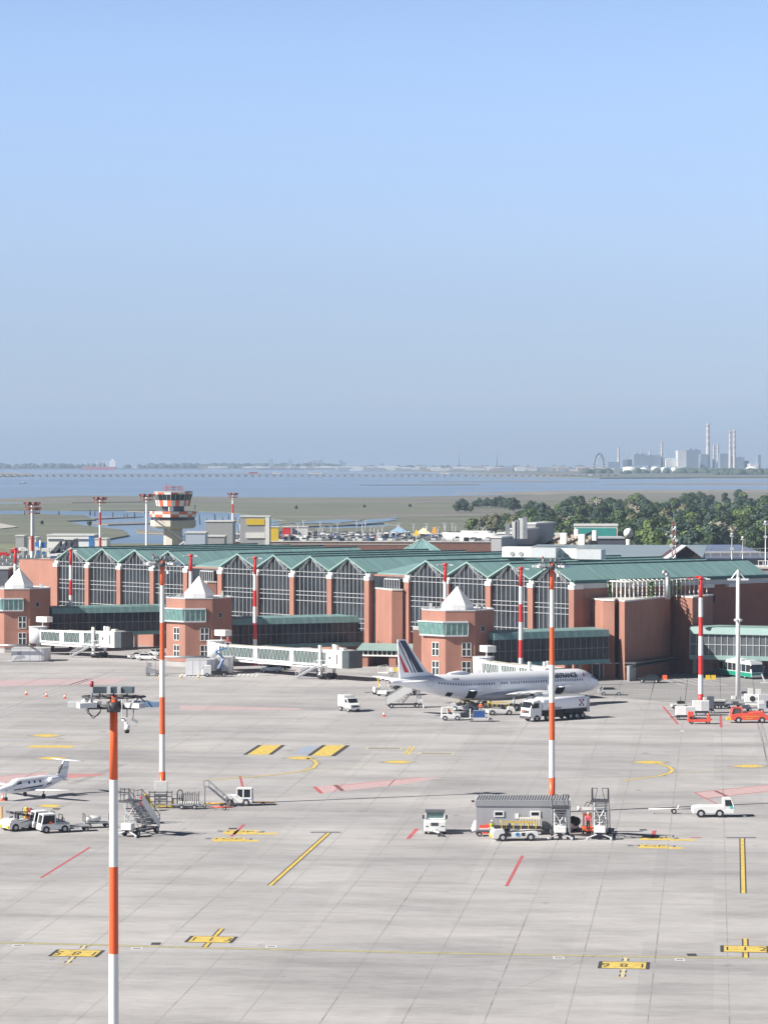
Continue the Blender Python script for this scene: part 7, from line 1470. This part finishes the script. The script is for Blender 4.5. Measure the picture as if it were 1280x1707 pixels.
part(t, 'windscreen', mat('grey_glass',(.10,.115,.125)), lambda q: q.side([(1.3,1.45),(1.3,2.25),(2.3,2.25),(2.6,1.45)],-.9,.9)); part(t, 'bumper', yellow, lambda q: q.bb(2.75,3.3,-.8,.8,.45,.8)); part(t, 'yellow_stripe', mat('stripe_amber',(.75,.38,.04),.5), lambda q: (q.bb(-1.6,1.0,1.06,1.075,1.0,1.1), q.bb(-.6,.6,1.06,1.08,.65,.75))); wheels(t, (-2.0,1.6), 1.08, .48, .3)
t = V('freight_trolley', 'white topped freight trolley standing behind the mast foot', 'trolley', 1192, 1182, 3); part(t, 'deck', offwhite, lambda q: (q.bb(-1.9,1.6,-.7,.7,1.25,1.5), q.bb(-1.9,-1.0,-.7,.7,1.0,1.8))); part(t, 'under_frame', dgrey, lambda q: (q.bb(-.4,1.5,-.6,.6,.5,1.25), q.bar((1.5,-.5,1.0),(2.3,-.5,2.0),.1))); wheels(t, (.2,1.2), .65, .35, .2)
for px, py, lab in ((1222,1180,'empty dark dolly, left of the pair behind the red tractor'),(1238,1186,'empty dark dolly, right of the pair behind the red tractor')):
    t = V('flat_dolly', lab, 'dolly', px, py, 8, 'empty dollies'); part(t, 'deck', slate, lambda q: (q.bb(-1.4,1.4,-.7,.7,.45,.62), q.bb(-.2,.8,-.5,.5,.62,1.0), q.bar((-1.4,0,.5),(-2.3,0,.8),.08))); wheels(t, (-1,1), .72, .26, .16)
t = V('air_start_unit', 'white air unit with two dark round fans and twin top boxes', 'ground unit', 1256, 1181, -5)
part(t, 'casing', white, lambda q: (q.bb(-1.5,1.4,-.8,.8,1.0,2.3), q.bb(-1.3,1.6,-.7,.7,.5,1.0)), bevel=.05); part(t, 'top_box', offwhite, lambda q: (q.bb(-.9,-.1,-.5,.5,2.3,3.2), q.bb(.3,1.2,-.5,.5,2.3,3.1)), bevel=.03)
for x in (-.2,.9): part(t, 'fan', black, lambda q: q.cyl((x,-.85,1.6),(x,-.8,1.6),.45,n=14))
wheels(t, (-.9,1.0), .8, .33, .2)
t = V('air_start_unit', 'blue grey unit with dark panel cut by the right edge', 'ground unit', 1277, 1188, 0); part(t, 'casing', lgrey, lambda q: q.bb(-1.3,1.8,-.8,.8,.6,2.9), bevel=.05); part(t, 'dark_panel', navy, lambda q: q.bb(-.1,1.7,-.83,-.8,.8,1.9)); part(t, 'white_panel', white, lambda q: q.bb(-1.2,-.4,-.83,-.8,1.4,2.0)); wheels(t, (-.8,1.2), .8, .33, .2)
t = V('bent_sign', 'small white bent sign post on the service road at the right', 'sign', 1272, 1139, 0); part(t, 'sign_blade', white, lambda q: (q.box((0,0,.9),(.22,.1,1.6),ry=-.4), q.bb(-.5,.9,-.1,.1,0,.12)))
t = V('kerb_box', 'small dark box at the white mast foot', 'box', 1240, 1157, 0); part(t, 'box_body', dgrey, lambda q: q.side([(-.5,0),(-.4,.4),(.4,.45),(.6,0)],-.4,.4))
HAZE = 7.2e-5
# ---------------------------------------------------------------- the air
hz = MB(); hz.bb(-14500, 14500, -60, 13700, -40, 215)
hm = bpy.data.materials.new('haze_air'); hm.use_nodes = True; nt = hm.node_tree; nt.nodes.remove(nt.nodes['Principled BSDF'])
pv = nt.nodes.new('ShaderNodeVolumePrincipled'); pv.inputs['Color'].default_value = (.50,.63,.84,1); pv.inputs['Density'].default_value = HAZE; pv.inputs['Anisotropy'].default_value = 0.0
nt.links.new(pv.outputs[0], nt.nodes['Material Output'].inputs['Volume'])
tag(hz.build('haze', hm), kind='stuff')
